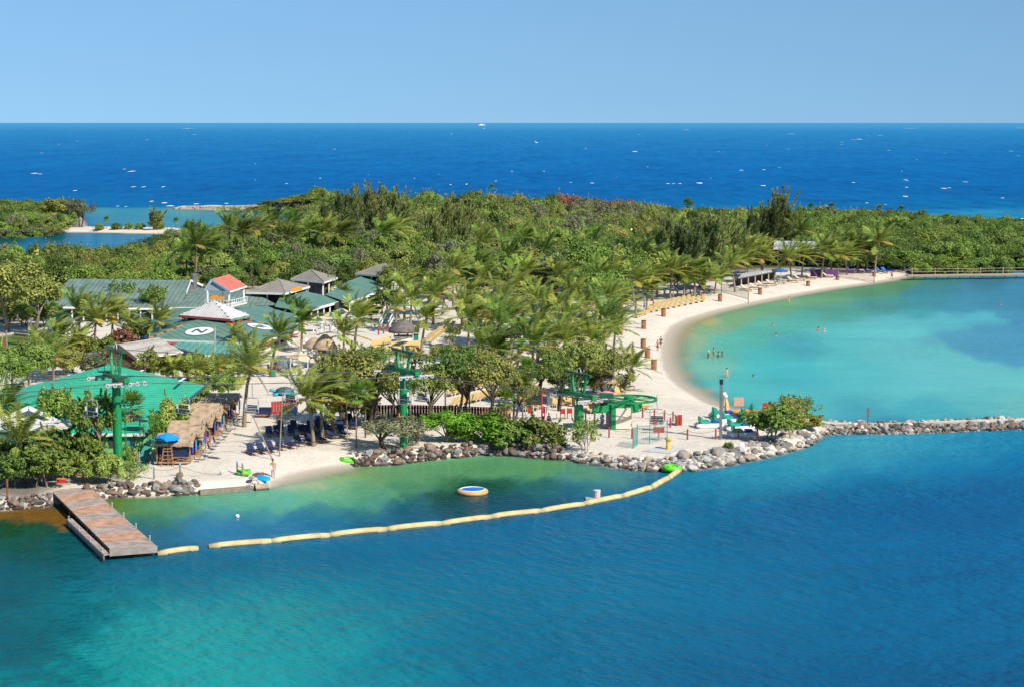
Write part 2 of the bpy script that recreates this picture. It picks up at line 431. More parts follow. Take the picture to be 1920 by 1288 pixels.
# ------------------------------------------------------------------ the water: seabed, depth, painted reflections and haze give each place its colour
# (px, py, r, g, b, reach in px): the colour of water over that bed, tree reflections painted in near shores
BED_REFL = [(960, 1285, 24, 116, 160, 150), (1200, 1275, 20, 106, 156, 180), (1500, 1285, 20, 102, 156, 200), (1850, 1285, 18, 95, 150, 220), (960, 1160, 28, 115, 158, 160), (1250, 1150, 26, 112, 158, 180), (1550, 1150, 24, 110, 160, 200), (1880, 1150, 24, 112, 168, 200), (850, 1090, 28, 120, 165, 140), (1150, 1050, 26, 116, 164, 160), (1450, 1030, 24, 110, 164, 180), (1800, 1030, 20, 104, 164, 200), (1750, 940, 22, 104, 166, 160), (1920, 910, 24, 106, 168, 120), (1550, 950, 24, 110, 168, 120),
    (220, 1165, 40, 156, 170, 100), (330, 1200, 42, 160, 173, 140), (300, 1280, 36, 154, 166, 120), (450, 1250, 38, 154, 170, 130), (480, 1170, 40, 152, 171, 120), (600, 1230, 36, 146, 167, 110), (560, 1180, 38, 150, 170, 80), (640, 1150, 36, 140, 167, 90), (720, 1275, 31, 132, 163, 90), (760, 1180, 30, 122, 160, 90), (200, 1270, 30, 145, 158, 70), (30, 1285, 28, 128, 150, 60), (20, 1230, 22, 104, 128, 60), (110, 1255, 22, 104, 130, 45), (90, 1190, 20, 96, 124, 70), (150, 1150, 24, 102, 128, 40), (60, 1130, 22, 96, 122, 80), (200, 1105, 26, 108, 140, 70), (380, 1105, 30, 120, 156, 80), (600, 1085, 30, 122, 162, 100), (130, 1060, 24, 96, 118, 70), (60, 1015, 34, 92, 92, 40), (110, 1030, 28, 92, 106, 40), (20, 966, 124, 98, 74, 12), (60, 966, 124, 98, 74, 14), (95, 974, 124, 98, 74, 14), (125, 986, 124, 98, 74, 9), (50, 977, 124, 98, 74, 7), (10, 992, 34, 84, 76, 16), (80, 1000, 36, 88, 84, 16), (-100, 1150, 22, 96, 124, 120), (-150, 1290, 24, 110, 140, 120),
    (280, 1075, 28, 108, 150, 60), (420, 1050, 30, 110, 156, 80), (650, 1035, 28, 110, 160, 90), (900, 1010, 26, 108, 162, 90), (1100, 985, 28, 112, 166, 80), (1280, 950, 30, 116, 168, 80), (1350, 915, 38, 134, 178, 50), (1300, 900, 40, 132, 176, 36), (1420, 890, 52, 152, 190, 45), (1520, 862, 64, 165, 198, 45), (1620, 852, 70, 170, 202, 50), (1740, 842, 60, 162, 200, 50), (1860, 830, 50, 150, 196, 55), (1600, 890, 36, 134, 184, 60), (1750, 875, 32, 126, 180, 60), (1900, 860, 30, 120, 178, 50), (1480, 895, 44, 145, 188, 45),
    (215, 950, 96, 130, 88, 26), (260, 945, 92, 150, 110, 26), (320, 945, 90, 160, 130, 28), (290, 975, 60, 130, 120, 28), (250, 990, 46, 108, 126, 24), (300, 1005, 44, 112, 150, 30), (380, 935, 96, 175, 150, 26), (400, 950, 92, 180, 165, 28), (470, 935, 100, 188, 172, 28), (540, 935, 100, 188, 174, 32), (610, 925, 108, 188, 168, 30), (640, 910, 125, 188, 160, 24), (570, 905, 168, 194, 168, 20), (530, 912, 165, 190, 172, 16), (640, 890, 152, 186, 150, 22), (700, 888, 120, 172, 134, 24), (760, 886, 104, 170, 138, 26), (830, 880, 98, 166, 134, 26), (900, 876, 94, 162, 132, 26), (960, 874, 98, 166, 136, 24), (1030, 880, 96, 166, 132, 24), (1100, 888, 86, 156, 148, 24), (1160, 892, 70, 142, 158, 22), (1215, 890, 44, 126, 164, 20),
    (680, 940, 84, 160, 152, 22), (700, 920, 102, 172, 148, 22), (760, 912, 84, 152, 132, 20), (820, 905, 74, 140, 116, 18), (770, 935, 48, 112, 126, 22), (840, 925, 36, 88, 96, 24), (900, 915, 36, 92, 96, 24), (960, 910, 44, 104, 108, 22), (1020, 915, 50, 118, 128, 22), (1100, 915, 52, 128, 158, 24), (860, 950, 32, 86, 104, 34), (950, 940, 32, 88, 112, 32), (1030, 935, 36, 98, 130, 30), (1080, 930, 42, 116, 158, 22), (760, 965, 38, 102, 138, 32), (680, 968, 46, 116, 150, 26), (620, 960, 66, 146, 168, 20), (580, 985, 44, 126, 176, 36), (450, 995, 46, 130, 185, 46), (360, 990, 48, 130, 180, 36), (500, 965, 66, 152, 178, 22), (420, 968, 66, 152, 176, 22), (700, 985, 40, 112, 160, 30),
    (1262, 700, 192, 192, 172, 14), (1252, 650, 190, 186, 164, 12), (1268, 622, 188, 184, 156, 12), (1300, 604, 180, 184, 146, 14), (1300, 740, 184, 198, 184, 12), (1345, 760, 160, 196, 190, 16), (1285, 670, 160, 188, 172, 16), (1300, 645, 146, 186, 164, 16), (1330, 620, 134, 184, 160, 18), (1380, 600, 116, 178, 150, 18), (1460, 582, 108, 176, 152, 20), (1560, 562, 100, 168, 146, 20), (1640, 545, 94, 160, 142, 20), (1690, 530, 88, 148, 130, 18), (1320, 690, 120, 194, 188, 24), (1345, 660, 104, 190, 184, 24), (1385, 640, 88, 190, 188, 26), (1430, 618, 84, 184, 180, 24), (1500, 602, 82, 180, 184, 26), (1580, 585, 80, 170, 172, 24), (1650, 575, 74, 158, 170, 24), (1380, 720, 86, 194, 204, 36), (1440, 670, 78, 190, 204, 36), (1500, 650, 72, 172, 198, 28), (1490, 700, 76, 186, 206, 40), (1560, 640, 90, 196, 212, 36), (1450, 750, 88, 194, 206, 30), (1540, 762, 86, 190, 206, 30), (1600, 765, 76, 172, 202, 34),
    (1640, 620, 100, 197, 215, 36), (1720, 610, 102, 197, 216, 28), (1780, 604, 96, 192, 216, 22), (1840, 602, 88, 186, 216, 18), (1680, 655, 106, 197, 215, 40), (1750, 690, 106, 197, 214, 36), (1840, 705, 108, 198, 214, 30), (1910, 712, 108, 198, 212, 26), (1700, 725, 100, 195, 212, 40), (1820, 750, 100, 192, 208, 36), (1910, 760, 112, 196, 206, 30), (1750, 765, 78, 182, 206, 30), (1600, 690, 92, 196, 213, 40), (1620, 730, 90, 190, 210, 36), (1745, 640, 96, 180, 208, 12),
    (1780, 626, 86, 164, 204, 14), (1850, 622, 82, 160, 204, 18), (1910, 615, 76, 154, 200, 16), (1810, 640, 84, 162, 204, 18), (1870, 650, 82, 160, 206, 22), (1920, 665, 80, 160, 206, 18), (1840, 660, 86, 166, 206, 14), (1890, 590, 76, 154, 198, 12), (1740, 560, 70, 150, 178, 24), (1820, 555, 72, 148, 188, 26), (1900, 555, 70, 146, 190, 26), (1800, 580, 74, 156, 196, 20), (1720, 585, 76, 166, 190, 18), (1850, 530, 66, 134, 168, 18), (1760, 530, 70, 142, 160, 16),
    (2100, 1000, 22, 104, 160, 200), (2200, 650, 74, 150, 198, 150),
    (300, 425, 66, 148, 182, 30), (230, 405, 54, 142, 180, 20), (400, 405, 66, 148, 180, 26), (500, 415, 62, 142, 178, 26), (350, 397, 84, 158, 176, 12), (200, 394, 66, 150, 176, 10), (100, 380, 18, 86, 158, 12), (250, 381, 22, 104, 166, 8), (420, 382, 22, 98, 164, 8), (200, 455, 44, 130, 186, 40), (60, 465, 42, 124, 178, 40), (100, 445, 36, 96, 116, 12), (20, 450, 36, 92, 106, 14)]
OCEAN_HAZE = [(228, (76, 158, 218)), (238, (70, 150, 214)), (246, (50, 138, 205)), (262, (40, 128, 199)), (290, (30, 118, 194)), (330, (23, 110, 188)), (360, (20, 106, 182)), (385, (24, 112, 182)), (425, (30, 120, 184))]  # paler rows near the horizon paint distance haze into the sea
def water_tint(px, py):
    """blend of the bed colours, painted reflections and haze around a point"""
    # patchy bed: the edges of sand and weed wander
    qx = 14 * np.sin(px * .021 + py * .055) + 9 * np.sin(px * .057 - py * .11 + 1.3) + 5 * np.sin(px * .13 + py * .21 + 4) + 4 * np.sin(px * .23 - py * .3)
    qy = 3.2 * np.sin(px * .033 - py * .06 + 2) + 2.2 * np.sin(px * .071 + py * .13) + 1.3 * np.sin(px * .17 - py * .2 + 1) + .9 * np.sin(px * .31 + py * .4)
    amp = np.interp(py, [400, 520, 700, 900, 1300], [.1, .45, .7, 1, 2.2]); px, py = px + qx * amp, py + qy * amp
    ctrl = np.array(BED_REFL, float)
    lin = np.array([srgb(*c[2:5]) for c in BED_REFL])
    num = np.zeros((len(px), 3)); den = np.zeros(len(px))
    for (cx, cy, *_c, rad), l in zip(ctrl, lin):
        w = np.exp(-(((px - cx) / (rad * 1.35)) ** 2 + ((py - cy) / (rad * 0.58)) ** 2)) * (60 / rad) + 1e-9
        num += w[:, None] * l; den += w
    near = num / den[:, None]
    px, py = px - qx * amp, py - qy * amp
    yy = [a for a, _ in OCEAN_HAZE]; cc = np.array([srgb(*c) for _, c in OCEAN_HAZE])
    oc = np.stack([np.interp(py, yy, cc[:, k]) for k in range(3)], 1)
    # paler water over the reef along the far shore
    reef = smooth01((py - np.interp(px, [1200, 1400, 1700, 1920, 2600], [399, 384, 392, 386, 380])) / 14.0) * smooth01((px - 1120) / 160) * 0.9
    oc = oc * (1 - reef[:, None] * 0.75) + np.array(srgb(52, 152, 196)) * reef[:, None] * 0.75
    line = np.interp(px, [-700, 0, 160, 330, 480, 700, 3200], [384, 384, 388, 388, 386, 392, 400])
    k = smooth01((py - line) / 5.0) * np.where(px < 620, 1, 0)
    k = np.where(py > 440, 1, k)
    return oc * (1 - k[:, None]) + near * k[:, None], k
rows_w = np.concatenate([np.arange(2400, 1320, -120), np.arange(1320, 860, -5.0), np.arange(860, 500, -3.0), np.arange(500, 420, -2.0), np.arange(420, 376, -1.0), np.arange(376, 244, -4.0), [244, 241, 238.5, 236.5, 235, 234, 233.2, 232.6, 232.1, 231.7, 231.4, 231.22, 231.12]])
cols_w = np.concatenate([np.arange(-5200, -200, 250), np.arange(-200, 2120, 9.0), np.arange(2120, 7200, 250)])
m_water, nt, N, L, b = new_mat('sea_water')
geo = N.new('ShaderNodeNewGeometry')
a_t = N.new('ShaderNodeAttribute'); a_t.attribute_name = 'bed_and_light_colour'
a_c = N.new('ShaderNodeAttribute'); a_c.attribute_name = 'chop'
a_a = N.new('ShaderNodeAttribute'); a_a.attribute_name = 'cover'
a_s = N.new('ShaderNodeAttribute'); a_s.attribute_name = 'swell'
mp = N.new('ShaderNodeMapping'); mp.vector_type = 'TEXTURE'; mp.inputs['Rotation'].default_value = (0, 0, R(-52)); mp.inputs['Scale'].default_value = (2.1, 1.0, 1.0)
L.new(geo.outputs['Position'], mp.inputs['Vector'])
mp2 = N.new('ShaderNodeMapping'); mp2.inputs['Rotation'].default_value = (0, 0, R(8)); mp2.inputs['Scale'].default_value = (0.6, 1.0, 1.0)
L.new(geo.outputs['Position'], mp2.inputs['Vector'])
w1 = noise(N, L, 0.85, 2, mp.outputs[0], 0.5); w0 = noise(N, L, 2.1, 2, mp2.outputs[0], 0.5); w2 = noise(N, L, 0.3, 3, mp2.outputs[0], 0.55); w3 = noise(N, L, 0.055, 4, mp2.outputs[0], 0.6)
def math_(op, a, bb=None, c=None):
    m = N.new('ShaderNodeMath'); m.operation = op
    for s, v in zip(m.inputs, (a, bb, c)):
        if v is None: continue
        if hasattr(v, 'links'): L.new(v, s)
        else: s.default_value = v
    return m.outputs[0]
h = math_('ADD', math_('ADD', math_('MULTIPLY', w1.outputs['Fac'], 0.44), math_('MULTIPLY', w0.outputs['Fac'], 0.20)), math_('MULTIPLY', w2.outputs['Fac'], 0.5))
gust = noise(N, L, 0.022, 3, mp2.outputs[0], 0.55)
gr = N.new('ShaderNodeMapRange'); gr.inputs['From Min'].default_value, gr.inputs['From Max'].default_value = 0.35, 0.65; gr.inputs['To Min'].default_value, gr.inputs['To Max'].default_value = 0.45, 1.35; L.new(gust.outputs['Fac'], gr.inputs['Value'])
h = math_('MULTIPLY', math_('MULTIPLY', h, a_c.outputs['Fac']), gr.outputs[0])
h = math_('ADD', h, math_('MULTIPLY', math_('MULTIPLY', w3.outputs['Fac'], a_s.outputs['Fac']), 4.0))
bp = N.new('ShaderNodeBump'); bp.inputs['Strength'].default_value = 1.0; bp.inputs['Distance'].default_value = 1.0
L.new(h, bp.inputs['Height']); L.new(bp.outputs[0], b.inputs['Normal'])
def stretched(sx, sy, det):
    m = N.new('ShaderNodeMapping'); m.inputs['Scale'].default_value = (sx, sy, 1.0); m.inputs['Rotation'].default_value = (0, 0, R(6)); L.new(geo.outputs['Position'], m.inputs['Vector'])
    return noise(N, L, 1.0, det, m.outputs[0], 0.6)
pa, pb_n, pc_n = stretched(0.11, 0.026, 4), stretched(0.02, 0.0045, 4), noise(N, L, 0.05, 5, mp2.outputs[0], 0.65)
sw = ramp(N, L, math_('ADD', math_('MULTIPLY', pa.outputs['Fac'], 0.6), math_('MULTIPLY', pb_n.outputs['Fac'], 0.4)), [(0.36, (0.70, 0.74, 0.80)), (0.5, (1.0, 1.0, 1.0)), (0.66, (1.5, 1.24, 1.14))])  # streaks paint the light and dark of swell crests into the sea
near_v = ramp(N, L, pc_n.outputs['Fac'], [(0.3, (0.86, 0.88, 0.9)), (0.7, (1.12, 1.1, 1.08))])
var = mixc(N, L, a_s.outputs['Fac'], near_v.outputs[0], sw.outputs[0])
tint = mixc(N, L, 1.0, a_t.outputs['Color'], var, 'MULTIPLY')
N.remove(b)
a_r = N.new('ShaderNodeAttribute'); a_r.attribute_name = 'gloss'
df = N.new('ShaderNodeBsdfDiffuse'); L.new(tint, df.inputs['Color']); L.new(bp.outputs[0], df.inputs['Normal'])
gl = N.new('ShaderNodeBsdfGlossy'); gl.inputs['Roughness'].default_value = 0.06; L.new(bp.outputs[0], gl.inputs['Normal'])
fre = N.new('ShaderNodeFresnel'); fre.inputs['IOR'].default_value = 1.33; L.new(bp.outputs[0], fre.inputs['Normal'])
b = N.new('ShaderNodeMixShader'); L.new(math_('MINIMUM', fre.outputs[0], a_r.outputs['Fac']), b.inputs['Fac'])
L.new(df.outputs[0], b.inputs[1]); L.new(gl.outputs[0], b.inputs[2])
tp = N.new('ShaderNodeBsdfTransparent'); mxs = N.new('ShaderNodeMixShader')
L.new(a_a.outputs['Fac'], mxs.inputs['Fac']); L.new(tp.outputs[0], mxs.inputs[1]); L.new(b.outputs[0], mxs.inputs[2])
L.new(mxs.outputs[0], N['Material Output'].inputs['Surface'])
Vw, mew = sheet('sea', rows_w, cols_w, m_water, None)
PXg, PYg = np.meshgrid(cols_w, rows_w); PXg, PYg = PXg.ravel(), PYg.ravel()
tintv, inner = water_tint(PXg, PYg)
hh = height(Vw[:, :2])
set_attr(mew, 'cover', smooth01((-hh) / 0.26))
lag = np.maximum(zone_mask(Vw[:, :2], [tuple(P(a, b_, 0).xy) for a, b_ in ((1545, 800), (2600, 782), (2600, 495), (1700, 505), (1200, 560), (1200, 740))], 6),
                 zone_mask(Vw[:, :2], [tuple(P(a, b_, 0).xy) for a, b_ in ((230, 1010), (300, 1030), (640, 1000), (900, 970), (1075, 947), (1190, 920), (1280, 875), (1000, 850), (500, 880), (200, 920))], 3))
lag = np.maximum(lag, np.where((PYg > 392) & (PYg < 500) & (PXg < 620), 1.0, 0))
# wave slopes keep the open sea from mirroring the sky; sheltered water mirrors more
gloss = np.where((PYg < 420) & (inner < 0.5), 0.05, 0.09 + 0.10 * lag)
set_attr(mew, 'gloss', gloss)
GAIN = np.array([1.16, 1.22, 1.34]); SKY_REFL = np.array([0.15, 0.32, 0.66])
tintv = np.clip((tintv * np.where(PYg < 420, 1.0, 1.0)[:, None] * np.array([1.0, 1.0, 0.95]) - SKY_REFL * (gloss * np.where(gloss > 0.1, 0.62, 0.9))[:, None]) / GAIN, 0.0015, 0.9)
chop = 1.0 - 0.68 * lag
chop = np.where(PYg < 420, np.where(inner > 0.5, 0.3, 1.0), chop)
set_attr(mew, 'chop', chop)
set_attr(mew, 'swell', np.where((PYg < 420) & (inner < 0.5), 1.0, 0.05 * (1 - lag)))
set_attr(mew, 'bed_and_light_colour', np.c_[tintv, np.ones(len(tintv))], 'FLOAT_COLOR')
sea = props(link(bpy.data.objects.new('sea', mew)), kind='structure')

# ------------------------------------------------------------------ plants
M_BARK = mat('bark_grey', (0.20, 0.165, 0.125), 0.85, 0.3, 4, 0.5, 14)
M_BARKD = mat('bark_dark', (0.085, 0.065, 0.05), 0.85, 0.3, 4, 0.5, 14)
M_PALMT = mat('palm_trunk', (0.25, 0.19, 0.135), 0.85, 0.25, 6, 0.5, 10)
LEAF = {
    'green': leaf_mat('leaf_green', (0.100, 0.181, 0.029), (0.333, 0.443, 0.084)),
    'bright': leaf_mat('leaf_bright', (0.082, 0.229, 0.016), (0.281, 0.502, 0.050)),
    'olive': leaf_mat('leaf_olive', (0.147, 0.181, 0.038), (0.392, 0.410, 0.101)),
    'grey': leaf_mat('leaf_grey', (0.135, 0.148, 0.078), (0.27, 0.285, 0.150)),
    'dark': leaf_mat('leaf_dark', (0.047, 0.098, 0.020), (0.164, 0.235, 0.050)),
    'mid': leaf_mat('leaf_mid', (0.082, 0.153, 0.031), (0.269, 0.366, 0.078)),
    'yellow': leaf_mat('leaf_yellowish', (0.178, 0.196, 0.031), (0.420, 0.407, 0.077)),
    'red': leaf_mat('leaf_reddish', (0.161, 0.091, 0.053), (0.356, 0.174, 0.101)),
    'pine': leaf_mat('leaf_pine', (0.129, 0.170, 0.050), (0.351, 0.382, 0.123), scale=0.35),
    'pined': leaf_mat('leaf_pine_dark', (0.065, 0.104, 0.036), (0.194, 0.240, 0.078), scale=0.35),
    'spring': leaf_mat('leaf_pale', (0.176, 0.256, 0.045), (0.445, 0.513, 0.123)),
}
M_FROND = leaf_mat('frond_green', (0.150, 0.225, 0.030), (0.47, 0.505, 0.115), trans=0.35, scale=0.6, hue=0.022, val=0.42, rough=0.38)
M_FRONDD = leaf_mat('frond_deep_green', (0.085, 0.165, 0.025), (0.30, 0.39, 0.075), trans=0.35, scale=0.6, hue=0.02, val=0.42, rough=0.38)
M_FRONDY = leaf_mat('frond_yellow', (0.414, 0.324, 0.069), (0.649, 0.497, 0.124), trans=0.3, scale=0.6)
M_FRONDB = leaf_mat('frond_dead', (0.276, 0.186, 0.090), (0.497, 0.359, 0.193), trans=0.15, scale=0.8)
M_FAN = leaf_mat('fan_green', (0.076, 0.159, 0.017), (0.214, 0.338, 0.044), trans=0.25, scale=0.7)

def unit(a): return a / (np.linalg.norm(a, axis=1, keepdims=True) + 1e-9)
def leaves(C, Nn, size, aspect=0.55, rng=RNG):
    """rhombus leaves at C facing Nn"""
    n = len(C)
    r = unit(rng.normal(size=(n, 3))); u = unit(np.cross(Nn, r)); v = np.cross(Nn, u)
    L_ = size * rng.uniform(0.7, 1.3, (n, 1)); W = L_ * aspect
    V = np.stack([C - u * L_ / 2, C - v * W / 2 + Nn * L_ * 0.06, C + u * L_ / 2, C + v * W / 2 + Nn * L_ * 0.06], 1).reshape(-1, 3)
    return V, np.arange(4 * n).reshape(n, 4)
def crown_mesh(name, rad, h, z0, n_clump, n_leaf, size, m, seed, shell=0.62, sprig=0.16, flat=0.0):
    """a dome of leaf clumps; gaps between clumps let light and background through"""
    rng = np.random.default_rng(seed)
    d = unit(rng.normal(size=(n_clump * 3, 3)))
    d = d[d[:, 2] > -0.55][:n_clump]; n_clump = len(d)
    rr = rng.uniform(shell, 1.0, (n_clump, 1)) ** 0.8
    lob = 1 + 0.26 * np.sin(2 * np.arctan2(d[:, 1], d[:, 0]) + seed) + 0.2 * np.sin(5 * np.arctan2(d[:, 1], d[:, 0]) + 2.3 * seed)
    cc = d * rr * np.array([rad, rad, h * 0.5]) * np.c_[lob, lob, np.ones(n_clump)] * 0.86
    cc[:, 2] += z0 + h * 0.5
    if flat: cc[:, 2] = z0 + h * 0.5 + (cc[:, 2] - z0 - h * 0.5) * (1 - flat)
    cr = rng.uniform(0.13, 0.36, n_clump) * rad
    k = rng.choice(n_clump, n_leaf, p=cr ** 2 / (cr ** 2).sum())
    ld = unit(rng.normal(size=(n_leaf, 3)) + np.array([0, 0, 0.45]))
    pos = cc[k] + ld * (cr[k] * rng.uniform(0.45, 1.08, n_leaf) ** 0.6)[:, None] * np.array([1, 1, 0.72])
    pos[:, 2] = np.maximum(pos[:, 2], 0.08)
    sp = rng.random(n_leaf) < sprig                      # sprigs that stand out of the outline
    d2 = unit(d[k] + rng.normal(size=(n_leaf, 3)) * 0.05 + np.array([0, 0, 0.25])); ph_ = np.sin(k * 12.9898) * 43758.5453; ph_ = ph_ - np.floor(ph_)
    pos[sp] = (cc[k] + d2 * (cr[k] * (0.6 + 1.15 * ph_ * rng.random(n_leaf)))[:, None] * 1.1)[sp]
    pos[:, 2] = np.maximum(pos[:, 2], 0.08)
    nn = unit(ld * 0.9 + rng.normal(size=(n_leaf, 3)) * 0.38 + np.array([0.1, -0.12, 0.4]))
    V, Fq = leaves(pos, nn, size, 0.6, rng)
    return arr_mesh(name, V, Fq, m), cc
def limbs_mesh(name, cc, z0, trunk_r, m, seed, n_limb=9, lean=0.25, multi=1):
    rng = random.Random(seed); mb = MB()
    for t in range(multi):
        bx, by = (0, 0) if multi == 1 else (rng.uniform(-.5, .5), rng.uniform(-.5, .5))
        fork = Vector((bx + rng.uniform(-lean, lean), by + rng.uniform(-lean, lean), z0 * rng.uniform(0.55, 0.85) + 0.3))
        mid = Vector((bx, by, 0)).lerp(fork, 0.5) + Vector((rng.uniform(-.12, .12), rng.uniform(-.12, .12), 0))
        mb.tube([(bx, by, -0.3), mid, fork], [trunk_r * 1.25, trunk_r, trunk_r * 0.8], 6)
        for i in range(n_limb // multi):
            c = Vector(cc[rng.randrange(len(cc))])
            q = fork.lerp(c, 0.5) + Vector((rng.uniform(-.3, .3), rng.uniform(-.3, .3), rng.uniform(0, .5)))
            mb.tube([fork, q, c], [trunk_r * 0.6, trunk_r * 0.36, trunk_r * 0.12], 5)
    return mb.mesh(name, m)
# kinds of broad-leaved plant, modelled once at a natural size
BUSH, TREE, OPEN, FAR, THIN = [], [], [], [], []
for i in range(5):
    me, cc = crown_mesh('crown', 2.4, 3.4, 0.25, 46, 5200, 0.30, LEAF['green'], 10 + i, 0.55)
    BUSH.append((me, limbs_mesh('trunk', cc, 0.7, 0.09, M_BARK, i, 9, 0.3, 3), 2.4, 3.6))
for i in range(4):
    me, cc = crown_mesh('crown', 2.9, 3.3, 2.3, 44, 5600, 0.30, LEAF['green'], 30 + i, 0.5)
    TREE.append((me, limbs_mesh('trunk', cc, 2.6, 0.17, M_BARK, 20 + i, 10, 0.5), 2.9, 5.6))
for i in range(4):
    me, cc = crown_mesh('crown', 3.2, 3.0, 2.4, 34, 4300, 0.26, LEAF['olive'], 50 + i, 0.35, flat=0.15)
    OPEN.append((me, limbs_mesh('trunk', cc, 2.2, 0.16, M_BARKD, 40 + i, 13, 0.7, 2), 3.2, 5.4))
for i in range(3):
    me, cc = crown_mesh('crown', 2.2, 2.6, 0.5, 26, 1150, 0.24, LEAF['olive'], 70 + i, 0.3)
    THIN.append((me, limbs_mesh('trunk', cc, 0.8, 0.05, M_BARK, 60 + i, 18, 0.3, 3), 2.2, 3.1))
for i in range(7):
    me, cc = crown_mesh('crown', 3.6, 5.0, 0.3, 60, 5200, 0.36, LEAF['green'], 90 + i, 0.6, 0.05)
    FAR.append((me, limbs_mesh('trunk', cc, 1.4, 0.16, M_BARK, 80 + i, 7, 0.5, 2), 3.6, 5.4))
KSETS = {'bush': BUSH, 'tree': TREE, 'open': OPEN, 'thin': THIN, 'far': FAR}
TREES_MADE = []
def plant(loc, kind, width, height_, leaf, label, name='tree', cat='tree', group=None, rz=None, var=None):
    S = KSETS[kind]
    me, tr, r0, h0 = S[(var if var is not None else random.randrange(99)) % len(S)]
    e = thing(name, label, cat, loc, group, random.uniform(0, 6.28) if rz is None else rz)
    s = width / (2 * r0)
    e.scale = (s, s, height_ / h0)
    a = link(bpy.data.objects.new('trunk' if name != 'shrub' else 'stems', tr), e)
    c = link(bpy.data.objects.new('crown' if name != 'shrub' else 'foliage', me), e)
    c.material_slots[0].link = 'OBJECT'; c.material_slots[0].material = LEAF[leaf]
    TREES_MADE.append((loc.x, loc.y, width / 2))
    return e
def plant_px(px, base, top, wpx, kind, leaf, label, name='tree', cat='tree', group=None, var=None):
    g = G(px, base)
    return plant(g, kind, wpx * mpp(g.y) * 1.05, max(0.4, zat(top, g.y) - g.z), leaf, label, name, cat, group, None, var)

# ---- coconut palms: every frond an object, bent over by the trade wind
WIND = Vector((1.0, 0.12, 0.0))
def frond_mesh(az, el, length, wind, droop, seed, m, leaf_w=0.135, leaf_l=0.78, n=11, pairs=27):
    rng = random.Random(seed)
    d = Vector((math.cos(az) * math.cos(el), math.sin(az) * math.cos(el), math.sin(el)))
    p = d * 0.15; pts = [p.copy()]; ds = [d.copy()]
    st = length / n
    for i in range(n):
        t = (i + 1) / n
        d = (d + Vector((0, 0, -droop)) * st * (0.35 + t) + WIND * wind * st * (0.4 + t)).normalized()
        p = p + d * st; pts.append(p.copy()); ds.append(d.copy())
    V, Fq = [], []
    for s in range(n):          # midrib: a thin flat strip, thick enough to catch light
        a, b_ = pts[s], pts[s + 1]; w = 0.05 * (1 - s / n) + 0.012
        side = ds[s].cross(Vector((0, 0, 1)));  side = side.normalized() if side.length > 1e-3 else Vector((0, 1, 0))
        k = len(V); V += [a - side * w, a + side * w, b_ + side * w * 0.8, b_ - side * w * 0.8]; Fq.append((k, k + 1, k + 2, k + 3))
    for j in range(pairs):
        t = 0.10 + 0.89 * j / (pairs - 1)
        f = t * n; i = min(int(f), n - 1)
        a = pts[i].lerp(pts[i + 1], f - i); dd = ds[i].lerp(ds[i + 1], f - i).normalized()
        side = dd.cross(Vector((0, 0, 1))); side = side.normalized() if side.length > 1e-3 else Vector((0, 1, 0))
        upv = side.cross(dd)
        ln = leaf_l * (math.sin(math.pi * min(1, 0.18 + 0.80 * t)) ** 0.7 + 0.1) * rng.uniform(0.85, 1.15)
        for sg in (-1, 1):
            ld = (side * sg * 0.72 + dd * 0.62 + upv * (0.22 + rng.uniform(-.15, .15)) + Vector((0, 0, -0.42)) + WIND * (0.30 + 0.5 * wind)).normalized()
            wv = ld.cross(upv); wv = wv.normalized() * leaf_w * 0.5 if wv.length > 1e-3 else dd * leaf_w * 0.5
            k = len(V)
            V += [a, a + ld * ln * 0.45 + wv, a + ld * ln, a + ld * ln * 0.45 - wv]; Fq.append((k, k + 1, k + 2, k + 3))
    return arr_mesh('frond', V, Fq, m)
PALMV = []
for v in range(5):
    rng = random.Random(100 + v); fr = []
    nf = (21, 19, 23, 17, 20)[v]
    for k in range(nf):
        az = k * 2.39996 + rng.uniform(-.25, .25)
        u = k / (nf - 1)
        el = R(76 - 84 * u ** 1.05 + rng.uniform(-8, 8))
        ln = 3.5 * (0.78 + 0.22 * math.sin(math.pi * (0.2 + 0.7 * u))) * rng.uniform(0.9, 1.1)
        m = M_FROND if u < 0.72 or v in (3,) else (M_FRONDY if rng.random() < 0.4 else M_FROND)
        fr.append(frond_mesh(az, el, ln, 0.26 + 0.14 * (v % 3), 0.15 + 0.17 * u, 1000 * v + k, m))
    PALMV.append(fr)
def crown_join(name, fr, mats_):
    """the fronds of a distant palm as one crown"""
    V, Fq, mi = [], [], []
    for f, me in enumerate(fr):
        k = len(V); V += [v.co.copy() for v in me.vertices]; Fq += [tuple(i + k for i in p.vertices) for p in me.polygons]
        mi += [1 if me.materials[0] is M_FRONDY else 0] * len(me.polygons)
    me = arr_mesh(name, V, Fq); [me.materials.append(m) for m in mats_]; me.polygons.foreach_set('material_index', np.array(mi, np.int32)); return me
PALM_FAR = [crown_join('crown', fr, (M_FROND, M_FRONDY)) for fr in PALMV]
